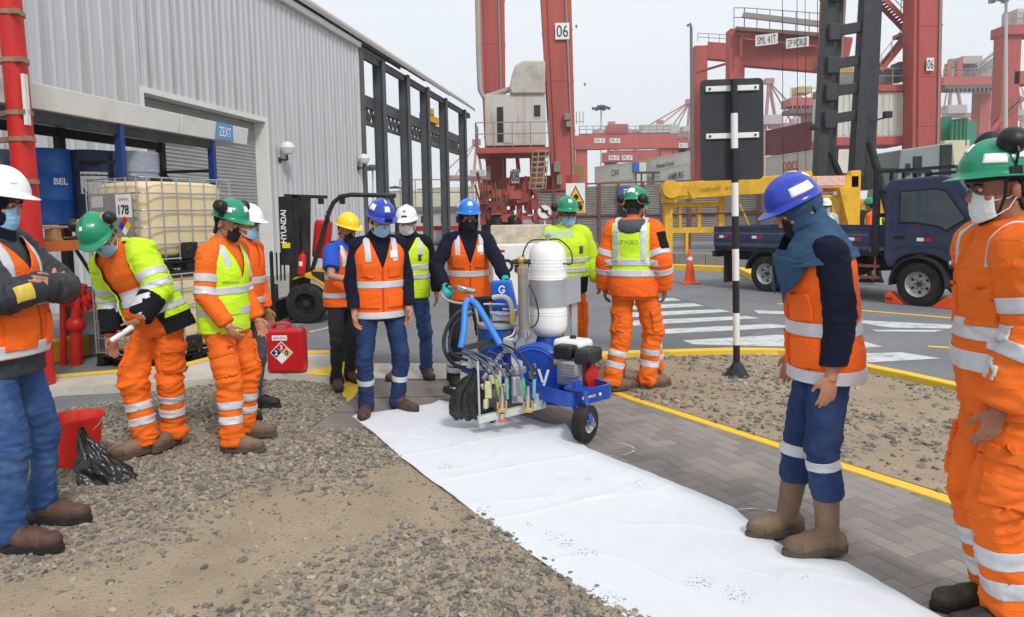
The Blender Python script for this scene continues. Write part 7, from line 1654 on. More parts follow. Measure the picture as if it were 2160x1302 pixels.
# --- white bollard block, barrier board, cone behind the operator
bl_ = root('white_bollard', 'white painted pointed concrete bollard behind the operator', 'bollard'); BLY = 13.5
c_ = at(1058, 575, BLY); m_ = MB(); zt_ = at(1050, 482, BLY).z; c_ = V((c_.x, BLY, 0)); m_.loft([(c_, V((.30, 0, 0)), V((0, .3, 0))), (c_ + V((0, 0, zt_ * .55)), V((.30, 0, 0)), V((0, .3, 0))), (c_ + V((0, 0, zt_ * .80)), V((.27, 0, 0)), V((0, .27, 0))), (c_ + V((0, 0, zt_)), V((.09, 0, 0)), V((0, .09, 0)))], 8); m_.build('block', M_WHITEPAINT, bl_, smooth=False)
plate(c_ + V((.02, -.31, zt_ * .48)), (1, 0, 0), UZ, .07, .3, mat('mark_red', (220, 96, 70), .5), bl_, 'red_mark', .01)
ww = root('white_barrier', 'white barrier board with black letters behind the machine', 'barrier'); WYb = 12.6; c_ = at(1095, 560, WYb); m_ = MB(); m_.box((c_.x, WYb, .55), (.95, .2, 1.1)); m_.build('board', M_WHITEPAINT, ww, bevel=.03)
text('OMP', (c_.x - .02, WYb - .11, .72), (1, 0, 0), UZ, .24, M_BLACKP, ww, width=.62, bold=.03)
for dx in (-.32, .1, .3): plate((c_.x + dx, WYb - .102, .45 if dx > 0 else .98), (1, 0, 0), UZ, .14, .04, M_RED, ww, 'red_mark', .004)
m_ = MB(); m_.box((c_.x + .05, WYb + .3, 1.18), (1.1, .3, .5)); m_.build('rear_panel', mat('panel_beige', (196, 186, 166), .7, var=.2, vs=6, dirt=(150, 90, 70), da=.5, ds=7), ww, bevel=.02)
c2 = gp(1030, 640); t2 = root('traffic_cone', 'orange cone half hidden behind the operator', 'cone', (c2.x, c2.y, 0)); m_ = MB(); m_.lathe([(.14, .03), (.13, .05), (.032, .70), (.02, .745)], (0, 0, 0), n=20); m_.build('cone_body', M_CONE, t2); m_ = MB(); m_.box((0, 0, .016), (.38, .38, .03)); m_.build('base', M_CONE, t2); m_ = MB(); m_.lathe([(.084, .40), (.062, .53)], (0, 0, 0), n=20); m_.build('white_collar', M_WHITEPAINT, t2)
# --- light masts and aerials
for i, (x_, yt, Y, lab) in enumerate(((1268, 232, 150, 'tall light mast with round head behind the gantries'), (786, 360, 120, 'slim lamp mast seen past the warehouse corner'), (2122, 0, 90, 'tall pale lattice light mast at the right edge'), (1223, 250, 130, 'thin radio mast beside the crane leg'))):
    g = root('light_mast', lab, 'lamp'); p = at(x_, yt, Y); m_ = MB(); m_.cyl(V((at(x_, 440, Y).x, Y, 0)), p, .28 if i != 3 else .1, .16 if i != 3 else .05, n=8); m_.build('pole', mat('mast_grey', (190, 188, 184), .6, var=.08), g)
    m_ = MB()
    if i != 3:
        m_.lathe([(.3, 0), (1.0, .1), (1.1, .5), (.8, .9), (.2, 1.0)], p, n=12)
        for a in range(6): t = a * math.pi / 3; m_.box(p + V((1.6 * math.cos(t), 1.6 * math.sin(t), .3)), (.6, .6, .5)); m_.bar(p + V((0, 0, .4)), p + V((1.6 * math.cos(t), 1.6 * math.sin(t), .4)), .1, .1)
    else:
        for a in (-.6, 0, .6): m_.cyl(p + V((a, 0, -1)), p + V((a, 0, 1.2)), .06, n=5)
        m_.bar(p + V((-.7, 0, -.6)), p + V((.7, 0, -.6)), .08, .08)
    m_.build('lamp_head', M_DSTEEL if i != 2 else M_RAIL, g)
lp = root('street_light', 'bent arm street light beyond the forklift roof', 'lamp'); m_ = MB(); m_.tube([V((at(858, 450, 70).x, 70, 0)), at(858, 402, 70), at(852, 398, 70), at(830, 394, 70)], .12, 6); m_.build('arm', M_DSTEEL, lp); m_ = MB(); m_.box(at(833, 396, 70), (1.0, .4, .2)); m_.build('lamp_head', M_DSTEEL, lp, bevel=.04)
# birds
for i, (x_, y_) in enumerate(((1216, 56), (1234, 178))):
    p = at(x_, y_, 60); m_ = MB(); m_.ell(p, (.12, .05, .04)); m_.add([p, p + V((.06, .0, .24 - .1 * i)), p + V((-.08, 0, .1)), p + V((.05, .18, -.15)), p + V((-.06, .12, -.05))], [(0, 1, 2), (0, 4, 3)]); o = m_.build('bird', mat('bird_grey', (110, 112, 116), .8), solid=.02); tag(o, ['small grey bird in flight beside the crane number', 'tiny bird in flight below the other one'][i], 'bird', 'birds in the sky')
# ================================================================== LINE MARKING MACHINE
mc = root('line_marking_machine', 'blue and steel line marking machine with a tall white tank', 'machine')
MF = V((.62, -.78, 0)).normalized(); MRT = V((MF.y, -MF.x, 0))
def tubep(name, pts, r, m, n=8, par=mc, sub=4):
    P = [at(a, b, y) for a, b, y in pts]; Q = []
    for i in range(len(P) - 1):      # catmull-rom
        p0, p1, p2, p3 = P[max(i - 1, 0)], P[i], P[i + 1], P[min(i + 2, len(P) - 1)]
        for j in range(sub):
            t = j / sub; Q.append(.5 * ((2 * p1) + (p2 - p0) * t + (2 * p0 - 5 * p1 + 4 * p2 - p3) * t * t + (3 * p1 - p0 - 3 * p2 + p3) * t ** 3))
    Q.append(P[-1]); m_ = MB(); m_.tube(Q, r, n); return m_.build(name, m, par)
M_TANK = mat('tank_white', (238, 238, 236), .35, var=.03, vs=3, coat=.2); M_ALU = mat('aluminium', (176, 178, 182), .45, metal=.5, var=.08, vs=6); M_CHROME = mat('chrome', (198, 196, 190), .2, metal=.9, var=.08, vs=10)
M_BRASS = mat('brass', (196, 164, 96), .35, metal=.6, var=.2, vs=30); M_GLUE = mat('paint_splash', (206, 200, 160), .6, var=.3, vs=30)
# tank
TY = 5.72; tb, tt_ = at(1158, 712, TY), at(1154, 508, TY); tc0 = V((tb.x, TY, tb.z)); TH = tt_.z - tb.z; r = .152
pr = [(.01, 0), (.06, .002), (.105, .02), (.138, .055), (r, .10), (r, TH * .22)]
for f_ in (.27, .40, .55, .62, .73, .80): pr += [(r, TH * f_ - .014), (r + .0015, TH * f_ - .008), (r - .002, TH * f_), (r + .0015, TH * f_ + .008), (r, TH * f_ + .014)]
pr += [(r, TH * .84), (.145, TH * .90), (.12, TH * .955), (.08, TH * .985), (.03, TH), (.01, TH)]
m_ = MB(); m_.lathe(pr, tc0, n=40); m_.build('tank', M_TANK, mc)
m_ = MB(); m_.cyl(tc0 + V((0, 0, TH - .01)), tc0 + V((0, 0, TH + .035)), .018, n=10); m_.cyl(tc0 + V((0, 0, TH + .03)), tc0 + V((0, 0, TH + .05)), .028, n=6); m_.build('tank_fitting', M_CHROME, mc)
za, zb = at(1150, 642, TY).z - tb.z, at(1150, 588, TY).z - tb.z
m_ = MB(); m_.lathe([(r + .010, za), (r + .014, za), (r + .014, zb), (r + .010, zb)], tc0, n=40); m_.build('tank_band', M_ALU, mc, ang=25)
pp = at(1210, 600, TY + .05)
m_ = MB(); m_.hexa([V((tc0.x + .08, TY - .12, tc0.z + za - .01)), V((pp.x + .05, TY - .02, tc0.z + za + .02)), V((pp.x + .05, TY - .012, tc0.z + za + .02)), V((tc0.x + .08, TY - .11, tc0.z + za - .01)), V((tc0.x + .08, TY - .12, tc0.z + zb)), V((pp.x + .05, TY - .02, tc0.z + zb + .03)), V((pp.x + .05, TY - .012, tc0.z + zb + .03)), V((tc0.x + .08, TY - .11, tc0.z + zb))]); m_.build('tank_bracket', M_ALU, mc, smooth=False, fixn=True)
m_ = MB(); m_.bar(V((pp.x, TY + .02, .35)), V((pp.x, TY + .02, tc0.z + zb + .02)), .05, .05, (0, 1, 0)); m_.build('support_post', M_ALU, mc, smooth=False, bevel=.004)
for dz_ in (.03, .13): m_ = MB(); m_.cyl(V((pp.x - .03, TY - .03, tc0.z + za + dz_ + .02)), V((pp.x - .03, TY - .006, tc0.z + za + dz_ + .02)), .012, n=6); m_.build('bolt', M_STEEL, mc)
# chassis, wheels, front tray
fc = gp(1234, 938); wr = .125
axw = V((.80, -.60, 0)).normalized(); wc_ = V((fc.x, fc.y, wr + .028))
def mwheel(c, r_, wd, ax, nm, rim):
    wh = wheel(mc, c, r_, wd, ax, rim, 5, nm, .50); return wh
w1 = mwheel(wc_ + V((0, .0, 0)), wr, .085, -axw, 'caster_wheel', mat('rim_white', (206, 206, 204), .4, var=.1))
tm = MB(); x_, y_ = perp(axw)
for i in range(28):
    a = 2 * math.pi * i / 28; d_ = x_ * math.cos(a) + y_ * math.sin(a)
    for o_ in (-.026, 0, .026): tm.box(wc_ + d_ * wr + axw * o_, (.006, .006, .006)) if False else tm.bar(wc_ + d_ * (wr + .001) + axw * (o_ - .010), wc_ + d_ * (wr + .001) + axw * (o_ + .010), .014, .005, d_)
o = tm.build('tread', M_RUBBER, w1, smooth=False); o['kind'] = 'stuff'
for sd in (-1, 1):
    m_ = MB(); m_.bar(wc_ + axw * sd * .058, wc_ + axw * sd * .058 + V((-.05, .04, .235)), .045, .012, axw.cross(V((0, 0, 1))).cross(V((0, 0, 1)))); m_.build('fork_leg', M_BLUEP, mc, smooth=False, bevel=.004)
m_ = MB(); m_.cyl(wc_ - axw * .07, wc_ + axw * .07, .012, n=8); m_.cyl(wc_ - axw * .078, wc_ - axw * .062, .02, n=6); m_.cyl(wc_ + axw * .062, wc_ + axw * .078, .02, n=6); m_.build('axle', M_STEEL, mc)
ct = wc_ + V((-.05, .04, .24)); m_ = MB(); m_.box(ct, (.15, .1, .016), MX.Rotation(math.atan2(axw.y, axw.x), 3, 'Z')); m_.cyl(ct, ct + V((0, 0, .05)), .03, n=12); m_.build('fork_crown', M_BLUEP, mc)
# U tray: rounded open box
tcen = at(1195, 850, 5.2); zt = at(1262, 835, 5.1).z
def traypt(u, v): return V((tcen.x, tcen.y, 0)) + MF * u + MRT * v
TZ = .30; pts = []
for cu, cv, a0 in ((.20, .15, 0), (-.20, .15, 90), (-.20, -.15, 180), (.20, -.15, 270)):
    for i in range(5): a = R(a0 + i * 22.5); pts.append((cu + .08 * math.cos(a) * (1 if cu else 1), cv + .08 * math.sin(a)))
m_ = MB(); k = len(pts); ins = [(u * .93, v * .92) for u, v in pts]
vs = [traypt(u, v) + V((0, 0, TZ - .04)) for u, v in pts] + [traypt(u, v) + V((0, 0, TZ + .065)) for u, v in pts] + [traypt(u, v) + V((0, 0, TZ + .065)) for u, v in ins] + [traypt(u, v) + V((0, 0, TZ - .03)) for u, v in ins]
fs = [tuple(range(k))[::-1], tuple(range(3 * k, 4 * k))]
for r0 in range(3): fs += [(r0 * k + i, r0 * k + (i + 1) % k, (r0 + 1) * k + (i + 1) % k, (r0 + 1) * k + i) for i in range(k)]
m_.add(vs, fs); ty = m_.build('front_tray', M_BLUEP, mc, fixn=True, ang=40)
fcn = traypt(.281, .02) + V((0, 0, TZ + .012)); plate(fcn, MRT, UZ, .10, .03, mat('tray_label', (30, 50, 110), .4), ty, 'label_plate', .003); 
text('GRACO', fcn + MF * .005, -MRT if MRT.cross(V(UZ)).dot(MF) < 0 else MRT, UZ, .02, M_WHITE, ty, width=.075, bold=.02)
for sd in (-1, 1): m_ = MB(); c_ = traypt(.283, .02 + sd * .085) + V((0, 0, TZ + .012)); m_.cyl(c_, c_ + MF * .004, .012, n=10); m_.build('logo_dot', M_WHITE, ty)
# main deck + rear frame
m_ = MB()
for v in (-.14, .14): m_.bar(traypt(-.28, v) + V((0, 0, TZ - .02)), traypt(-1.15, v) + V((0, 0, TZ - .0)), .05, .05)
for u in (-.4, -.75, -1.1): m_.bar(traypt(u, -.14) + V((0, 0, TZ - .02)), traypt(u, .14) + V((0, 0, TZ - .02)), .04, .04)
m_.build('frame', M_BLUEP, mc, smooth=False, bevel=.004)
m_ = MB(); m_.box(traypt(-.5, 0) + V((0, 0, TZ + .015)), (.36, .55, .012), MX.Rotation(math.atan2(MF.y, MF.x) + math.pi / 2, 3, 'Z')); m_.build('deck', M_BLUEP, mc, smooth=False)
for v, nm in ((.30, 'r'), (-.26, 'l')): mwheel(traypt(-.78, v) + V((0, 0, .165)), .16, .09, MRT * (1 if v < 0 else -1), 'rear_wheel', mat('rim_white', (206, 206, 204), .4))
# tank stand
m_ = MB(); m_.lathe([(.12, 0), (.13, .0), (.10, .1), (.1, .12)], V((tc0.x, tc0.y, tc0.z - .10)), n=24); m_.build('tank_ring', M_BLUEP, mc)
m_ = MB()
for a in (0.6, 2.2, 3.8, 5.4): m_.bar(V((tc0.x + .11 * math.cos(a), TY + .11 * math.sin(a), TZ - .02)), V((tc0.x + .1 * math.cos(a), TY + .1 * math.sin(a), tc0.z - .09)), .03, .03)
m_.build('tank_stand', M_BLUEP, mc, smooth=False)
# round blue belt guard with V mark
gc = at(1133, 788, 5.46); ga = V((-.36, -.93, 0)).normalized(); MG = V((-ga.y, ga.x, 0)); 
m_ = MB(); gr = .245
m_.lathe([(.01, -.07), (.12, -.07), (.15, -.06), (gr - .03, -.06), (gr, -.035), (gr, .05), (gr - .02, .07), (.01, .07)], gc, ga, 40); bg = m_.build('belt_guard', M_BLUEP, mc)
m_ = MB(); m_.tube([gc + ga * .072 + (MG * math.cos(t) + V((0, 0, 1)) * math.sin(t)) * .205 for t in [R(-40 + i * 9) for i in range(26)]], .008, 6); m_.build('guard_rib', mat('rib_blue', (46, 92, 190), .35, var=.06), bg)
ul = MG if MG.cross(V(UZ)).dot(ga) > 0 else -MG
c_ = gc + ga * .076 + MG * .08 + V((0, 0, -.02)); text('V', c_, ul, UZ, .15, M_WHITE, bg, width=.10, bold=.02, extrude=.006); text('LINE', c_ + MG * .06 + V((0, 0, -.085)), ul, UZ, .03, M_WHITE, bg, width=.085, extrude=.004); plate(c_ + MG * .10 + V((0, 0, .14)), ul, UZ, .035, .035, mat('warn_yellow', (226, 200, 50), .5), bg, 'warning_label', .003)
m_ = MB(); m_.box(gc + V((0, 0, -.17)) - MG * .02, (.5, .12, .12), MX.Rotation(math.atan2(MG.y, MG.x), 3, 'Z')); m_.build('guard_base', M_BLUEP, mc, bevel=.02)
# engine
EY = 5.32; ec = at(1212, 765, EY)
er = MX.Rotation(math.atan2(MF.y, MF.x) + .25, 3, 'Z'); EA = er @ V((1, 0, 0)); EB = er @ V((0, 1, 0))
eng = root('engine', None, None); eng.parent = mc
def epart(nm, a, b, z, d, m, bev): m_ = MB(); m_.box(ec + EA * a + EB * b + V((0, 0, z)), d, er); return m_.build(nm, m, eng, bevel=bev, seg=3)
epart('crankcase', 0, 0, -.07, (.22, .20, .20), M_ALU, .03); epart('cylinder_head', .04, -.10, -.02, (.14, .10, .12), M_ALU, .02)
epart('fuel_tank', -.05, .06, .13, (.26, .20, .085), M_WHITEPAINT, .035); epart('air_filter', -.02, -.09, .10, (.16, .12, .10), M_BLACKP, .025)
epart('muffler', .14, -.03, .08, (.14, .2, .11), M_BLACKM, .025); epart('exhaust_guard', .14, -.14, .07, (.10, .015, .09), M_BLACKM, .004)
epart('starter_cover', .11, .02, -.08, (.03, .18, .18), M_DSTEEL, .01)
for i in range(5): epart('cooling_fin', .04, -.155, -.07 + i * .022, (.12, .012, .006), M_ALU, 0)
for i in range(4): epart('filter_slot', -.02, -.152, .07 + i * .02, (.12, .006, .007), M_BLACKM, 0)
m_ = MB(); m_.lathe([(.02, 0), (.026, .0), (.026, .02), (.01, .026)], ec + EA * -.05 + EB * .06 + V((0, 0, .17)), n=14); m_.build('fuel_cap', M_BLACKP, eng)
m_ = MB(); m_.cyl(ec + EA * .13 + EB * .02 + V((0, 0, -.09)), ec + EA * .15 + EB * .02 + V((0, 0, -.09)), .09, n=24); m_.build('recoil_starter', M_RED, eng)
m_ = MB(); m_.cyl(at(1212, 832, 5.18), at(1212, 812, 5.18), .045, .035, n=16); m_.build('hydraulic_cap', M_BLUEP, mc)
# pump column
PY = 5.5; 
m_ = MB(); a, b = at(1106, 705, PY), at(1104, 572, PY); m_.cyl(a, b, .045, n=24); m_.cyl(a - V((0, 0, .02)), a + V((0, 0, .03)), .058, n=20); m_.cyl(b - V((0, 0, .02)), b + V((0, 0, .03)), .052, n=20); m_.build('pump_cylinder', M_CHROME, mc)
m_ = MB(); a2 = at(1110, 700, PY); m_.bar(V((a2.x + .02, PY + .02, .25)), V((a2.x + .02, PY + .02, a2.z)), .05, .05, (0, 1, 0)); m_.build('gun_mast', M_ALU, mc, smooth=False, bevel=.004)
m_ = MB(); c_ = at(1104, 560, PY); m_.box(c_, (.07, .06, .05)); m_.cyl(c_, c_ + V((0, 0, .08)), .012, n=8); m_.cyl(c_ + V((-.08, -.02, .02)), c_ + V((.06, 0, .02)), .014, n=8); m_.ell(c_ + V((-.02, -.03, .045)), (.03, .03, .03)); m_.build('valve_block', M_BRASS, mc)
for x_ in (1088, 1112): m_ = MB(); c_ = at(x_, 553, PY - .02); m_.cyl(c_ - V((.03, 0, 0)), c_ + V((.03, 0, 0)), .018, n=10); m_.build('grip_knob', M_BLACKP, mc)
# clear box on tank top
m_ = MB(); m_.box(at(1178, 494, TY + .1), (.24, .14, .07)); m_.build('clear_box', mat('clear_plastic', (190, 200, 205), .1, var=.05, alpha=.35), mc, bevel=.01)
# hopper pump and bucket
hb_ = at(1052, 760, 5.85); ht_ = at(1052, 690, 5.85)
m_ = MB(); m_.lathe([(.13, 0), (.14, .0), (.152, ht_.z - hb_.z), (.14, ht_.z - hb_.z)], V((hb_.x, 5.85, hb_.z)), n=32); m_.build('paint_hopper', mat('hopper_blue', (26, 82, 180), .4, var=.06), mc)
m_ = MB(); m_.lathe([(.158, 0), (.165, .005), (.165, .03), (.15, .04), (.02, .05), (.01, .05)], V((hb_.x, 5.85, ht_.z)), n=32); m_.build('hopper_lid', M_ALU, mc)
gx = at(1062, 640, 5.95); m_ = MB(); m_.hexa([at(1036, 668, 5.9), at(1092, 672, 5.82), at(1096, 664, 6.0), at(1046, 660, 6.05), at(1034, 592, 5.9), at(1076, 590, 5.82), at(1080, 590, 6.0), at(1042, 592, 6.05)]); pc_ = m_.build('pump_cover', mat('cover_blue', (30, 104, 214), .3, var=.05, coat=.3), mc, bevel=.03, seg=4, fixn=True)
lc = at(1059, 611, 5.83); m_ = MB(); m_.tube([lc + V((.024 * math.cos(t), -.006, .028 * math.sin(t))) for t in [R(30 + i * 20) for i in range(16)]], .006, 6); m_.bar(lc + V((.0, -.006, -.006)), lc + V((.026, -.006, -.006)), .012, .012); m_.build('logo', M_WHITE, pc_)
text('GRACO', lc + V((0, -.012, -.046)), (1, 0, .0), UZ, .014, M_WHITE, pc_, width=.06)
m_ = MB(); m_.box(at(1073, 728, 5.55), (.09, .09, .12)); m_.cyl(at(1085, 722, 5.5), at(1098, 700, 5.5), .02, n=10); m_.build('filter_block', M_ALU, mc, bevel=.01)
# handlebars
m_ = MB(); m_.tube([at(1068, 592, 6.22), at(1078, 600, 6.12), at(1085, 640, 5.95), at(1085, 720, 5.8)], .016, 10); m_.build('handlebar', M_BLACKM, mc)
tubep('handlebar', [(930, 604, 6.28), (955, 606, 6.22), (985, 618, 6.1), (1000, 640, 6.0), (1010, 700, 5.95), (1012, 770, 5.9)], .016, M_CHROME)
tubep('grip', [(926, 602, 6.29), (952, 605, 6.24)], .022, M_BLACKP); tubep('grip', [(1060, 588, 6.26), (1076, 596, 6.16)], .022, M_BLACKP)
m_ = MB(); c_ = at(975, 610, 6.1); m_.box(c_, (.10, .05, .05), MX.Rotation(.3, 3, 'Y')); m_.cyl(c_ + V((.03, -.02, 0)), c_ + V((.12, -.04, -.02)), .02, n=10); m_.build('spray_gun', M_CHROME, mc, bevel=.01)
m_ = MB(); m_.box(at(960, 606, 6.12), (.06, .03, .035), MX.Rotation(.3, 3, 'Y')); m_.build('gun_trigger', mat('gun_copper', (150, 84, 70), .4, metal=.3), mc, bevel=.006)
tubep('hoop_guard', [(935, 612, 6.3), (933, 622, 6.2), (945, 634, 6.1), (975, 640, 6.0), (1000, 634, 5.95)], .012, mat('hoop_beige', (186, 176, 160), .5))
tubep('cross_bar', [(1003, 632, 5.95), (1042, 630, 5.85)], .024, M_BLACKM); tubep('hook_pipe', [(1040, 628, 5.8), (1062, 626, 5.75), (1076, 636, 5.72), (1081, 660, 5.72), (1082, 680, 5.72)], .021, mat('pipe_cream', (206, 204, 194), .4, var=.05)); tubep('hook_pipe_lower', [(1082, 655, 5.715), (1082, 682, 5.715)], .0225, mat('pipe_yellow', (216, 196, 96), .5))
for i, (x0, y0, x1, y1) in enumerate(((1020, 642, 1080, 642), (1036, 640, 1036, 690), (1060, 652, 1090, 655))): tubep('frame_tube', [(x0, y0, 5.8), (x1, y1, 5.8)], .010, M_CHROME)
m_ = MB()
for q_ in range(3): m_.cyl(at(1035 + q_ * 12, 660, 5.78), at(1062 + q_ * 10, 664, 5.75), .016, n=10)
m_.box(at(1058, 668, 5.8), (.14, .08, .05)); m_.build('motor_parts', M_ALU, mc)
# hoses
tubep('blue_sleeve', [(990, 634, 5.7), (982, 642, 5.65), (980, 670, 5.6), (978, 700, 5.55), (972, 734, 5.5)], .026, M_LBLUE, 10); tubep('blue_sleeve', [(988, 634, 5.72), (1003, 640, 5.65), (1024, 672, 5.6), (1042, 704, 5.55), (1056, 728, 5.5)], .026, M_LBLUE, 10)
BH = mat('hose_dark', (40, 44, 58), .5, var=.1); GH = mat('hose_slate', (86, 98, 128), .5, var=.1)
tubep('hose', [(1002, 648, 6.0), (965, 660, 5.95), (940, 700, 5.9), (938, 740, 5.85), (962, 772, 5.75), (1000, 775, 5.65)], .017, BH); tubep('hose', [(1000, 660, 5.9), (962, 680, 5.85), (948, 720, 5.8), (955, 748, 5.7), (985, 760, 5.6)], .013, BH)
tubep('hose', [(1157, 506, TY), (1180, 506, TY - .05), (1203, 528, TY - .1), (1206, 556, TY - .12), (1188, 556, TY - .1)], .006, BH); tubep('hose', [(1150, 506, TY), (1120, 508, TY - .08), (1105, 530, PY), (1102, 556, PY)], .006, BH)
tubep('hose', [(1116, 598, PY), (1128, 625, PY - .05), (1136, 662, PY - .05), (1130, 685, PY), (1118, 692, PY)], .006, BH); tubep('hose', [(1088, 690, 5.6), (1082, 706, 5.55), (1066, 714, 5.52)], .008, mat('hose_clear', (206, 206, 196), .3))
guns = [(1046, 800, 1056, 842), (1068, 798, 1070, 842), (1103, 798, 1108, 840), (1127, 800, 1126, 840)]
GY = 5.02
starts = [(975, 742), (980, 738), (1056, 728), (1060, 726)]
for (gx0, gy0, gx1, gy1), (sx, sy), hm_ in zip(guns, starts, (GH, GH, GH, BH)):
    tubep('gun_hose', [(sx, sy, 5.45), (sx + (gx0 - sx) * .4, sy + (gy0 - sy) * .18, 5.25), (sx + (gx0 - sx) * .8, sy + (gy0 - sy) * .55, GY + .05), (gx0, gy0, GY)], .009, hm_)
for (gx0, gy0, gx1, gy1), cm in zip(guns, ((150, 176, 70), (120, 170, 150), (70, 176, 130), (120, 165, 190))):
    tubep('gun_sleeve', [(gx0, gy0, GY), ((gx0 + gx1) / 2, (gy0 + gy1) / 2, GY), (gx1, gy1, GY)], .013, mat('sleeve_%d' % cm[0] + str(cm[2]), cm, .5))
for x_ in (990, 1012, 1035): tubep('cable', [(960, 745, 5.5), (x_, 752, 5.4), (x_ + 30, 775, 5.25), (x_ + 48, 800, 5.12)], .006, BH)
for x_ in (1059, 1114):
    m_ = MB(); a, b = at(x_, 862, GY - .02), at(x_, 832, GY - .02); m_.cyl(a, b, .022, n=14); m_.cyl(b, b + V((0, 0, .06)), .016, n=12); m_.build('gun_body', M_CHROME, mc)
    m_ = MB(); m_.box(a + V((0, 0, -.01)), (.06, .05, .03)); m_.cyl(a + V((-.03, -.01, 0)), a + V((-.03, -.01, .05)), .01, n=8); m_.cyl(a + V((.03, -.01, 0)), a + V((.03, -.01, .06)), .01, n=8); m_.build('gun_manifold', M_BRASS, mc, bevel=.005)
m_ = MB(); a, b = at(1008, 886, GY - .03), at(1150, 852, GY + .12); m_.bar(a, b, .05, .05); m_.build('gun_bar', mat('bar_alu', (196, 200, 196), .5, metal=.2, var=.12, vs=12), mc, smooth=False, bevel=.004)
m_ = MB(); m_.box(at(1136, 842, GY + .1), (.07, .05, .09)); m_.build('bar_clamp', M_ALU, mc, bevel=.006)
m_ = MB(); c_ = at(1060, 884, GY - .03); m_.cyl(c_, c_ + V((0, 0, .04)), .016, n=10); m_.build('nozzle_holder', M_CHROME, mc); m_ = MB(); m_.box(c_ + V((0, 0, -.012)), (.05, .03, .02)); m_.cyl(c_ + V((-.03, 0, -.015)), c_ + V((.03, 0, -.015)), .012, n=8); m_.build('nozzle_tip', mat('nozzle_red', (226, 92, 60), .5, var=.15, vs=30), mc, bevel=.004)
m_ = MB(); m_.bar(at(1012, 882, GY - .04), at(1008, 762, GY + .05), .014, .014, (0, 1, 0)); m_.build('upright_rod', M_ALU, mc, smooth=False)
m_ = MB(); m_.bar(at(1055, 832, GY), at(1056, 770, GY + .04), .014, .014, (0, 1, 0)); m_.build('upright_rod', M_ALU, mc, smooth=False)
for i, (a, b, y_, d_) in enumerate(((1030, 822, GY + .08, (.05, .05, .12)), (1088, 815, GY + .1, (.06, .05, .14)), (1042, 800, GY + .12, (.07, .05, .06)), (1095, 782, GY + .2, (.12, .05, .05)), (1025, 852, GY + .05, (.04, .03, .07)))):
    m_ = MB(); m_.box(at(a, b, y_), d_, MX.Rotation(.3 * i, 3, 'Z')); m_.build('gun_bracket', M_GLUE if i % 2 == 0 else M_ALU, mc, bevel=.006)
m_ = MB(); m_.bar(at(985, 770, 5.35), at(1100, 790, 5.3), .04, .04); m_.bar(at(1060, 745, 5.45), at(1020, 800, 5.15), .03, .03); m_.bar(at(1090, 745, 5.5), at(1092, 850, 5.15), .09, .02); m_.build('gun_arm', M_ALU, mc, smooth=False, bevel=.004)
m_ = MB(); m_.bar(at(978, 735, 5.5), at(1040, 720, 5.6), .03, .04); m_.bar(at(1010, 740, 5.55), at(1078, 700, 5.6), .025, .025); m_.build('rear_link', M_DSTEEL, mc, smooth=False)
gw = gp(1036, 893, .03); mwheel(gw + V((0, .02, .06)), .058, .035, MRT, 'gauge_wheel', M_BLACKM)
gw2 = at(958, 800, 5.9); mwheel(V((gw2.x, gw2.y, .13)), .10, .05, V((.2, .1, 1)), 'idle_wheel', M_ALU)
# black waste bag on the side arm: gathered neck, pleats, slack belly
bgm = MB()
def bagfn(u, v):
    t = 2 * math.pi * u; x_ = lerp(1000, 978, ss(0, .6, v)) + 10 * ss(.6, 1, v); y_ = lerp(776, 884, v)
    rx = lerp(.008, .125, min(1, v * 1.15) ** .9) * (1 - .25 * ss(.85, 1, v)); ry = lerp(.012, .05, ss(0, .7, v)) * (1 - .6 * ss(.85, 1, v))
    k_ = 1 + (.22 * math.cos(9 * t + 2 * v) + .12 * math.cos(17 * t + 5 * v)) * (1 - .5 * v) + .05 * mn.noise((u * 9, v * 7, 2))
    c_ = at(x_, y_, 5.12); return c_ + V((math.cos(t) * rx * k_, math.sin(t) * ry * k_ - .01 * math.cos(t), .012 * math.sin(5 * t) * v))
bgm.grid(bagfn, 90, 26, wrap=True); o = bgm.build('waste_bag', M_BAG, mc, ang=60)
# extra fittings and small lines round the guns
for i in range(16):
    x_ = random.uniform(1016, 1138); y_ = random.uniform(762, 850); Y = random.uniform(5.1, 5.3); c_ = at(x_, y_, Y); m_ = MB()
    if i % 2: m_.cyl(c_, c_ + V((random.uniform(-.04, .04), 0, random.uniform(.03, .08))), random.uniform(.008, .016), n=8)
    else: m_.box(c_, (random.uniform(.02, .05), .03, random.uniform(.02, .06)), MX.Rotation(random.uniform(-.5, .5), 3, 'Y'))
    m_.build('fitting', (M_BRASS, M_ALU, M_GLUE, M_DSTEEL)[i % 4], mc, bevel=.003)
for i in range(7): x_ = 965 + i * 16; tubep('thin_line', [(x_, 745 - i, 5.45), (x_ + 25, 752, 5.35), (x_ + 42, 790, 5.2), (x_ + 46, 820, 5.12)], .004, BH if i % 2 else GH, 6)
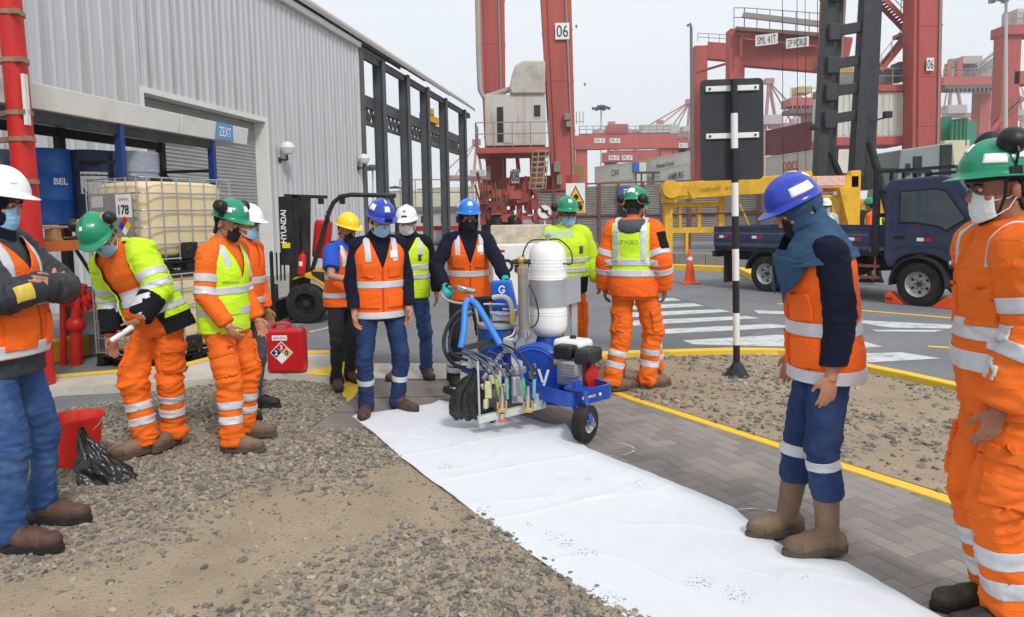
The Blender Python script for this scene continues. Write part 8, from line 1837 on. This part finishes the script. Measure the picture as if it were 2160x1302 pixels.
# ---- materials for the cast
M_MASKB = mat('mask_blue', (150, 196, 226), .8, var=.06, vs=12, bump=.3, bs=80)
M_MASKW = mat('mask_white', (226, 228, 230), .8, var=.05, vs=12, bump=.3, bs=80)
M_MASKK = mat('mask_black', (24, 24, 26), .75, var=.15, vs=12)
M_BROWN = mat('boot_brown', (92, 64, 56), .55, var=.2, vs=8, bump=.25, bs=60, dirt=(120, 100, 84), da=.4, ds=8)
M_TANB = mat('boot_tan', (122, 98, 80), .75, var=.16, vs=7, bump=.3, bs=70, dirt=(150, 128, 106), da=.5, ds=6)
M_SOLET = mat('sole_tan', (84, 74, 66), .9, var=.2, vs=12, bump=.3, bs=80)
M_TANC = mat('tan_cap', (104, 84, 70), .7, var=.2, vs=8, bump=.2, bs=70)
M_BRNC = mat('brown_cap', (74, 52, 46), .6, var=.2, vs=8)
M_BLKB = mat('boot_black', (40, 38, 38), .6, var=.2, vs=8, bump=.2, bs=60, dirt=(110, 98, 86), da=.4, ds=7)
M_GREYT = mat('grey_trousers', (82, 84, 92), .9, var=.14, vs=6, bump=.3, bs=260)
M_BLKT = mat('black_trousers', (36, 37, 44), .9, var=.2, vs=6, bump=.3, bs=260)
M_PUFF = mat('black_puffer', (46, 48, 54), .55, var=.18, vs=8, bump=.4, bs=24)
M_BLUET = mat('blue_tshirt', (36, 82, 190), .85, var=.12, vs=6, bump=.2, bs=200)
M_TEAL = mat('teal_glove', (40, 170, 165), .5, var=.08, vs=10)
M_DENIMH = mat('denim_hood', (50, 80, 112), .9, var=.25, vs=6, bump=.4, bs=320, dirt=(84, 116, 146), da=.4, ds=5)
M_SEAM = mat('orange_seam', (196, 70, 14), .8, var=.1)
M_BADGE = mat('badge_yellow', (220, 196, 80), .4, var=.12, vs=25)
LEG2 = (('LR', .42), ('LR', .66))
HANG = {'L': ((-.04, .06, -.52), (-.5, -1, 0), 'rel'), 'R': ((.04, .06, -.52), (.5, -1, 0), 'rel')}
def F(a, b): return (gp(*a), gp(*b))
CAST = []
# 1 leftmost: crossed arms
P1 = make_person(dict(label='person in white helmet and dark puffer sleeves with arms crossed, jeans', H=1.83, yaw=-88, near=True, vox=.010, z=.025, feet=F((108, 1112), (44, 1172)), toes=(-90, -93), lean=(-3, 1), pelvis=(0, -.10, .0), head=(12, 0, 0), belly=.03, bulk=1.08,
    arms={'L': ((.16, .27, -.19), (-1, .1, -.6), 'rel'), 'R': ((-.17, .25, -.17), (1, .1, -.6), 'rel')}, hands={'L': dict(n=(0, -1, 0), d=(.3, -.3, .2), curl=.3), 'R': dict(n=(0, -1, 0), d=(-.3, -.3, -.1), curl=.3)},
    trousers=dict(m=M_JEAN, bag=.0, fold=.012), boots=dict(m=M_BROWN, cap=M_BRNC, h=.12, r=.046, laces=True), helmet=M_WHITEH, mask=M_MASKB, stickers=((75, 100, .45, .7, mat('sticker_brown', (90, 60, 58), .4)), (28, 42, .55, .75)),
    tops=[dict(name='jacket', kind='jacket', m=M_PUFF, e=.020, hem=-.16, sl=(.072, .066, .050), fold=.014, arm_patch=(('R', 1.22, (.9, .5, 0), .07, .10, M_BADGE),)),
          dict(name='vest', kind='vest', m=M_ORANGE, e=.042, hem=-.075, top=.5, zip=M_SEAM, bands=(-.03, .20), vneck=.34, vw=.10, bw=.03, pockets=((.10, .06, .13, .15, None, .010), (-.10, .06, .13, .15, None, .010)), braces=((.115, .3),))],
    hoodcap=dict(m=M_NAVY, face=(.07, -.10, .05)), gaiter=M_NAVY, skin=M_SKIN))
# 2 stooped with open yellow jacket
P2 = make_person(dict(label='person in green helmet stooping, open yellow jacket over orange overalls', H=1.74, z=.03, yaw=163, side=17, near=True, vox=.010, feet=F((362, 946), (300, 966)), toes=(172, 140), lean=(9, 31), pelvis=(0, -.08, 0), head=(46, 18, 12), belly=.05, bulk=1.06,
    arms={'L': ((-.10, .16, -.44), (-.6, -1, 0), 'rel'), 'R': ((.03, -.06, -.50), (.6, -1, 0), 'rel')}, hands={'L': dict(n=(.6, .3, 0), curl=.8)},
    trousers=dict(m=M_ORANGE2, bag=.020, fold=.019, bands=LEG2, pockets='LR'), boots=dict(m=M_TANB, sole=M_SOLET, cap=M_TANC, h=.12, laces=True), helmet=M_GREEN, mask=M_MASKB, muffs=dict(pos=(.118, -.03, .115), yellow=True, u=.5), stickers=((8, 30, .35, .5),),
    tops=[dict(name='overalls_top', kind='jacket', m=M_ORANGE2, e=.008, hem=-.10, bands=(.12, .20), fold=.010, collar=.55),
          dict(name='jacket', kind='jacket', m=M_YEL, e=.036, hem=-.17, open=.125, sl=(.072, .064, .056), cuff=.92, lower=(-.05, M_BLACKC), cuffcol=(.05, M_BLACKC), arm_bands=(('LR', .62, 'u'), ('LR', .92, 'u')), bands=(.12, .02), fold=.015)], skin=M_SKIN2))
# 3 yellow vest over orange overalls
P3 = make_person(dict(label='person in green helmet and yellow vest over orange overalls beside the totes', H=1.70, z=.03, yaw=-104, near=True, vox=.010, feet=F((526, 930), (500, 962)), toes=(-88, -94), lean=(0, 4), pelvis=(0, -.10, 0), head=(20, 0, 0), bulk=1.0,
    arms={'L': ((-.05, .10, -.50), (-.5, -1, 0), 'rel'), 'R': ((.03, .14, -.485), (.6, -1, 0), 'rel')}, hands={'R': dict(n=(-.8, .2, 0), curl=.75)},
    trousers=dict(m=M_ORANGE2, bag=.016, fold=.018, bands=LEG2, pockets='LR'), boots=dict(m=M_TANB, sole=M_SOLET, cap=M_TANC, h=.12, laces=True), helmet=M_GREEN, mask=M_MASKK, darkmask=True, muffs=dict(pos=(.135, -.01, .125), u=.3), stickers=((-12, 14, .5, .72), (60, 90, .6, .8)),
    tops=[dict(name='overalls_top', kind='jacket', m=M_ORANGE2, e=.016, hem=-.10, sl=(.068, .058, .044), arm_bands=(('LR', .62, 'u'), ('LR', .93, 'u')), collar=.55),
          dict(name='vest', kind='vest', m=M_YEL, e=.036, hem=-.13, top=.5, bands=(.18, .03), vneck=.26, vw=.09, braces=((.12, .32),), pockets=((.1, .30, .11, .1, None, .009), (.1, .08, .14, .12, None, .008)))], hairlow=-.085, hairfat=.006, skin=M_SKIN))
# 4 behind him
P4 = make_person(dict(label='person in white helmet and orange vest mostly hidden behind the yellow vest', H=1.68, z=.025, yaw=-105, vox=.014, feet=F((545, 866), (505, 892)), toes=(-95, -100), lean=(2, 4), head=(12, 0, 0), arms=HANG,
    trousers=dict(m=M_GREYT, fold=.012), boots=dict(m=M_BLKB, h=.12), helmet=M_WHITEH, mask=M_MASKB, tops=[dict(name='shirt', kind='jacket', m=M_ORANGE, e=.012, hem=-.06), dict(name='vest', kind='vest', m=M_ORANGE, e=.03, hem=-.1, top=.5, bands=(.2, .03), vneck=.3)], skin=M_SKIN2))
# 5 yellow helmet
P5 = make_person(dict(label='person in yellow helmet, blue T-shirt, orange vest and black trousers', H=1.64, yaw=-118, vox=.012, feet=F((742, 806), (712, 822)), toes=(-140, -160), lean=(2, 8), head=(18, -6, 0),
    arms={'L': ((.02, .30, -.28), (-.8, -.6, 0), 'rel'), 'R': ((-.02, .29, -.30), (.9, -.7, -.2), 'rel')}, trousers=dict(m=M_BLKT, fold=.012), boots=dict(m=M_BROWN, cap=M_BRNC, h=.14), helmet=M_YELH, mask=M_MASKK, darkmask=True,
    tops=[dict(name='t_shirt', kind='jacket', m=M_BLUET, e=.012, hem=-.05, short=True, sl=(.072, .06, .05)), dict(name='vest', kind='vest', m=M_ORANGE, e=.03, hem=-.13, top=.5, bands=(.18, .0), vneck=.3, braces=((.11, .3),))], skin=M_SKIN))
P6 = make_person(dict(label='person in white helmet half hidden behind the yellow helmet', H=1.64, yaw=-130, vox=.016, feet=F((748, 776), (722, 778)), lean=(2, 6), head=(14, 0, 0), arms=HANG, trousers=dict(m=M_BLKT), boots=dict(m=M_BLKB), helmet=M_WHITEH, mask=M_MASKW, tops=[dict(name='shirt', kind='jacket', m=M_NAVY, e=.012, hem=-.06)], skin=M_SKIN))
# 7 blue helmet, orange vest
P7 = make_person(dict(label='person in dark blue helmet, orange vest, navy sleeves and banded jeans', H=1.74, yaw=202, near=True, vox=.011, feet=F((846, 868), (772, 880)), toes=(232, 185), lean=(0, 6), pelvis=(.0, -.03, 0), head=(24, 10, 0), bulk=1.04,
    arms={'L': ((-.05, .08, -.51), (-.5, -1, 0), 'rel'), 'R': ((.05, .05, -.52), (.6, -1, 0), 'rel')}, hands={'L': dict(curl=.5), 'R': dict(curl=.5, n=(-.8, .6, 0))},
    trousers=dict(m=M_JEAN2, bag=.004, fold=.011, bands=(('LR', .50),), bw=.022), boots=dict(m=M_BROWN, cap=M_BRNC, h=.16, r=.055), helmet=M_BLUEH, mask=M_MASKB, lamp=True, stickers=((-13, 13, .5, .75), (60, 95, .45, .75), (-6, 6, .08, .35)),
    tops=[dict(name='sweater', kind='jacket', m=M_NAVY, e=.012, hem=-.06, collar=.56), dict(name='vest', kind='vest', m=M_ORANGE, e=.034, hem=-.155, top=.5, zip=M_SEAM, bands=(.13, -.115), vneck=.27, vw=.085, braces=((.108, .33),), pockets=((.10, .26, .11, .10, None, .010), (-.10, .26, .11, .10, None, .010), (-.095, .385, .06, .055, M_WHITE, .007), (.1, .02, .14, .12, None, .010), (-.1, .02, .14, .12, None, .010)))], gaiter=M_BLACKC, skin=M_SKIN))
# 8 white helmet, yellow vest
P8 = make_person(dict(label='person in white helmet, white mask, yellow vest and jeans', H=1.70, yaw=186, vox=.012, feet=F((902, 799), (838, 800)), toes=(200, 160), lean=(0, 4), head=(16, -8, 0), arms={'L': ((-.10, .0, -.50), (-.6, -1, 0), 'rel'), 'R': ((.10, .0, -.51), (.6, -1, 0), 'rel')},
    trousers=dict(m=M_JEAN, bag=.004, fold=.013), boots=dict(m=M_BROWN, cap=M_BRNC, h=.13), helmet=M_WHITEH, mask=M_MASKW, n95=True, stickers=((-14, 14, .82, .9, M_BLACKP), (-10, 8, .55, .65, mat('print_grey', (120, 120, 124), .7))), brim=.045,
    tops=[dict(name='sweater', kind='jacket', m=M_BLACKC, e=.014, hem=-.07, collar=.55), dict(name='vest', kind='vest', m=M_YEL, e=.034, hem=-.12, top=.5, bands=(.21, .11), vneck=.36, vw=.08, braces=((.12, .33),), zip=M_TAPE, pockets=((-.11, .31, .03, .06, M_GREYT, .006),))], gaiter=M_BLACKC, skin=M_SKIN))
# 9 machine operator
HL, HR_ = at(1068, 592, 6.22), at(938, 602, 6.28)
P9 = make_person(dict(label='person in sky blue helmet and orange vest steering the machine with teal gloves', H=1.74, yaw=190, near=True, vox=.011, feet=F((1028, 812), (958, 816)), toes=(186, 195), lean=(4, 8), pelvis=(0, -.02, 0), head=(8, 2, 0), bulk=1.02,
    arms={'L': (HL, (-1, -.5, 0), 'world'), 'R': (HR_, (1, -.6, 0), 'world')}, gloves=M_TEAL, hands={'L': dict(n=(0, -.2, -1), curl=1.), 'R': dict(n=(0, -.2, -1), curl=1.)},
    trousers=dict(m=M_BLKT, bag=.008, bands=(('LR', .62), ('LR', .78))), boots=dict(m=M_BLKB, h=.14), helmet=M_SKYH, mask=M_MASKK, darkmask=True, stickers=((-13, 13, .5, .72), (70, 92, .5, .8), (-92, -70, .5, .8)),
    tops=[dict(name='sweater', kind='jacket', m=M_NAVY, e=.014, hem=-.07, collar=.56, sl=(.066, .056, .044)), dict(name='vest', kind='vest', m=M_ORANGE, e=.032, hem=-.12, top=.5, zip=M_SEAM, bands=(.14,), vneck=.24, vw=.09, braces=((.112, .3),), pockets=((.10, .27, .11, .12, None, .010), (-.10, .27, .11, .12, None, .010), (-.1, .38, .06, .06, M_WHITE, .006)))], gaiter=M_BLACKC, hoodcap=dict(m=M_BLACKC, face=(.07, -.10, .06)), skin=M_SKIN2))
# 10 behind the tank
P10 = make_person(dict(label='person in green helmet, glasses and yellow jacket standing behind the white tank', H=1.76, yaw=198, near=True, vox=.012, feet=(gp(1222, 785), gp(1172, 788)), toes=(195, 185), lean=(0, 4), head=(10, -14, 0), bulk=1.08,
    arms={'L': ((-.12, .10, -.46), (-.6, -1, 0), 'rel'), 'R': ((.1, .1, -.48), (.6, -1, 0), 'rel')}, trousers=dict(m=M_ORANGE2, bag=.014, bands=LEG2, pockets='L'), boots=dict(m=M_BLKB), helmet=M_GREEN, mask=M_MASKB, glasses=True, muffs=dict(pos=(.125, -.06, .06), u=.1), stickers=((-18, 6, .5, .68),),
    tops=[dict(name='jacket', kind='jacket', m=M_YEL, e=.03, hem=-.14, lower=(.03, M_NAVY), bands=(.20, .10), collar=.56, sl=(.072, .062, .05), pockets=((-.09, .31, .04, .07, M_GREYT, .006),))], skin=M_SKIN2))
# 11 back turned
P11 = make_person(dict(label='person in green helmet with back turned, lettered yellow and orange jacket', H=1.79, z=.03, yaw=-22, near=True, vox=.011, feet=F((1298, 830), (1372, 824)), toes=(-75, -72), lean=(0, 3), pelvis=(0, .0, 0), head=(12, -10, 0), bulk=1.06,
    arms={'L': ((-.10, .06, -.51), (-.4, -1, 0), 'rel'), 'R': ((.09, .05, -.50), (.6, -1, 0), 'rel')}, hands={'L': dict(curl=.6), 'R': dict(curl=.6)},
    trousers=dict(m=M_ORANGE2, bag=.018, fold=.018, bands=LEG2, pockets='LR', pf=-.2), boots=dict(m=M_TANB, sole=M_SOLET, cap=M_TANC, h=.12), helmet=M_GREEN, mask=M_MASKB, muffs=dict(pos=(.105, -.09, .05), yellow=True, u=.1, f=-.9), stickers=((160, 200, .5, .75),),
    tops=[dict(name='jacket', kind='jacket', m=M_ORANGE, e=.034, hem=-.13, sl=(.076, .068, .056), bands=(.165, .075), arm_bands=(('LR', .72, 'u'), ('LR', .28, 'f')), collar=.55, hood_roll=M_GREYT, arm_patch=(('R', .42, (1, -.7, 0), .09, .15, M_BLACKC),))], hairlow=-.08, skin=M_SKIN2))
j11 = P11['jacket'].data; fr11 = P11['fr']
_fx = (fr11(1, 0, .3) - fr11(0, 0, .3)).normalized(); _uz = (fr11(0, 0, .45) - fr11(0, 0, .2)).normalized(); _fy = _uz.cross(_fx)
yp = patch('back_panel', j11, [(fr11(.158, 0, .3), _fx), (fr11(-.158, 0, .3), -_fx), (fr11(0, 0, .10), -_uz), (fr11(0, 0, .5), _uz)], M_YEL, P11['root'], lambda c: (c - fr11(0, 0, .3)).dot(_fy) < .0, .005)
for z in (.165, .075): band('reflective_band', j11, fr11(0, 0, z), _uz, .027, M_TAPE, P11['jacket'], lambda c: abs((c - fr11(0, 0, .2)).dot(_fx)) < .2 and (c - fr11(0, 0, .1)).length < .3, .0085)
for sd in (-1, 1):
    p = fr11(sd * .115, 0, .3); patch('shoulder_tape', j11, [(p + _fx * .024, _fx), (p - _fx * .024, -_fx), (fr11(0, 0, .16), -_uz)], M_TAPE, P11['root'], lambda c: (c - fr11(0, 0, .3)).dot(_fy) < .02, .0085)
text('DP WORLD', fr11(0, -.176, .335), _fx, _uz, .038, mat('print_green', (40, 80, 60), .6), P11['root'], width=.17, extrude=.012)
# 12 hidden behind 11
P12 = make_person(dict(label='person in orange overalls hidden behind the turned back', H=1.72, z=.03, yaw=165, vox=.015, feet=F((1385, 806), (1300, 808)), toes=(170, 160), lean=(0, 3), head=(8, 0, 0), arms=HANG, trousers=dict(m=M_ORANGE2, bag=.016, bands=LEG2), boots=dict(m=M_BLKB), helmet=M_GREEN, mask=M_MASKB,
    tops=[dict(name='jacket', kind='jacket', m=M_ORANGE, e=.03, hem=-.12, bands=(.16,), sl=(.076, .068, .056), arm_bands=(('LR', .7, 'u'), ('LR', .3, 'f')))], skin=M_SKIN2))
# 13 denim hood
P13 = make_person(dict(label='person in blue helmet with denim neck hood, orange vest and tan boots', H=1.74, yaw=86, z=.024, near=True, vox=.009, feet=F((1738, 1178), (1652, 1136)), toes=(98, 104), lean=(2, 10), pelvis=(0, -.08, .01), head=(30, 6, 0), bulk=1.03,
    arms={'L': ((-.03, -.01, -.528), (-.3, -1, 0), 'rel'), 'R': ((.04, .02, -.51), (.5, -1, 0), 'rel')}, hands={'L': dict(n=(.9, .2, 0), curl=.35)},
    trousers=dict(m=M_JEAN2, bag=.010, fold=.013, tuck=True, flare=.004, bands=(('LR', .16),), bw=.024), boots=dict(m=M_TANB, sole=M_SOLET, cap=M_TANC, h=.345, r=.062, fold=.004), helmet=M_BLUEH, mask=M_MASKK, darkmask=True, stickers=((-128, -72, .62, .86), (-172, -150, .4, .6), (165, 195, .1, .3)),
    tops=[dict(name='sweater', kind='jacket', m=M_NAVY, e=.014, hem=-.06, sl=(.070, .060, .044)), dict(name='vest', kind='vest', m=M_ORANGE, e=.036, hem=-.155, top=.5, zip=M_SEAM, bands=(.10, -.115), bw=.03, vneck=.33, vw=.08, pockets=((-.10, .22, .11, .12, None, .010), (.10, .22, .11, .12, None, .010), (-.105, .01, .15, .13, None, .012), (.105, .01, .15, .13, None, .012)))],
    hoodcap=dict(m=M_DENIMH, cape=True, face=(.06, -.115, .052), fold=.014), skin=M_SKIN))
# 14 right edge
P14 = make_person(dict(label='person in green helmet with ear muffs and full orange overalls at right edge', H=1.82, yaw=80, near=True, vox=.009, feet=F((2116, 1345), (2082, 1292)), toes=(90, 84), lean=(1, 5), pelvis=(0, -.02, 0), head=(6, 2, 0), belly=.03, bulk=1.06, shy=.03,
    arms={'L': ((-.02, .07, -.515), (-.25, -1, 0), 'rel'), 'R': ((.05, -.10, -.50), (.5, -1, 0), 'rel')}, hands={'L': dict(n=(.9, .2, 0), curl=.5, d=(0, 0, -.5))},
    trousers=dict(m=M_ORANGE2, bag=.022, fold=.019, bands=(('LR', .40), ('LR', .68)), bw=.034, pockets='LR', pf=.2), boots=dict(m=M_BLKB, h=.13, r=.056), helmet=M_GREEN, mask=M_MASKW, strap=True, muffs=dict(pos=(.082, -.012, .178), u=1.1, size=1.12), stickers=((-135, -95, .45, .72), (-80, -45, .62, .82), (-10, 10, .4, .6)),
    tops=[dict(name='overalls_top', kind='jacket', m=M_ORANGE2, e=.03, hem=-.14, sl=(.080, .072, .056), bands=(.17, .06), bw=.034, arm_bands=(('LR', .60, 'u'), ('LR', .24, 'f')), collar=.555, fold=.016, braces=((.115, .40),), tapew=.008, pockets=((-.10, .26, .11, .13, None, .010), (.10, .26, .11, .13, None, .010)))], hairlow=-.075, skin=M_SKIN2))
# white marker in the stooping person's hand
j = P2['J']; mb = MB(); w_ = j['wL'] + (j['wL'] - j['eL']).normalized() * .09
mr = root('marker_roll', 'white rolled paper held by the stooping person', 'paper', (0, 0, 0)); Mw = MX.Translation(P2['root'].location) @ MX.Rotation(P2['root'].rotation_euler.z, 4, 'Z')
c0 = Mw @ w_; mb.cyl(c0 + V((.03, -.02, .03)), c0 + V((-.09, -.05, -.05)), .017, n=12); mb.build('roll', M_WHITE, mr)
# two far workers behind the truck
for i, (px_, yaw, hel, lab) in enumerate(((1738, 160, M_WHITEH, 'person in white helmet and yellow vest beyond the truck bed'), (1842, 40, M_GREEN, 'person in green helmet, yellow vest and orange sleeves beyond the truck bed'))):
    c = at(px_, 600, 15.2); fa, fb = V((c.x - .1, c.y, 0)), V((c.x + .1, c.y, 0))
    make_person(dict(label=lab, far=True, H=1.80, yaw=yaw, vox=.018, z=.04, feet=(fb, fa) if abs(yaw) > 90 else (fa, fb), lean=(2, 10 if i else 4), head=(10, 0, 0), arms=HANG, trousers=dict(m=M_BLKT), boots=dict(m=M_BLKB), helmet=hel, mask=M_MASKB, eyes=False,
        tops=[dict(name='shirt', kind='jacket', m=M_ORANGE if i else mat('pale_blue_shirt', (176, 188, 214), .8), e=.014, hem=-.06), dict(name='vest', kind='vest', m=M_YEL, e=.032, hem=-.1, top=.5, bands=(.2,), vneck=.3, braces=((.1, .3),))], skin=M_SKIN2))
# ================================================================== HAZE
mb = MB(); mb.box((0, 195, 29), (1000, 470, 62)); hz = mb.build('haze', None, smooth=False)
hm_ = bpy.data.materials.new('haze'); hm_.use_nodes = True; n_ = hm_.node_tree.nodes; n_.clear()
pv_ = n_.new('ShaderNodeVolumePrincipled'); pv_.inputs['Color'].default_value = (.92, .95, .98, 1); pv_.inputs['Density'].default_value = .0009; pv_.inputs['Anisotropy'].default_value = .2
ou = n_.new('ShaderNodeOutputMaterial'); hm_.node_tree.links.new(pv_.outputs[0], ou.inputs['Volume']); hz.data.materials.append(hm_); hz['kind'] = 'stuff'; hz['label'] = 'thin pale haze over the port'
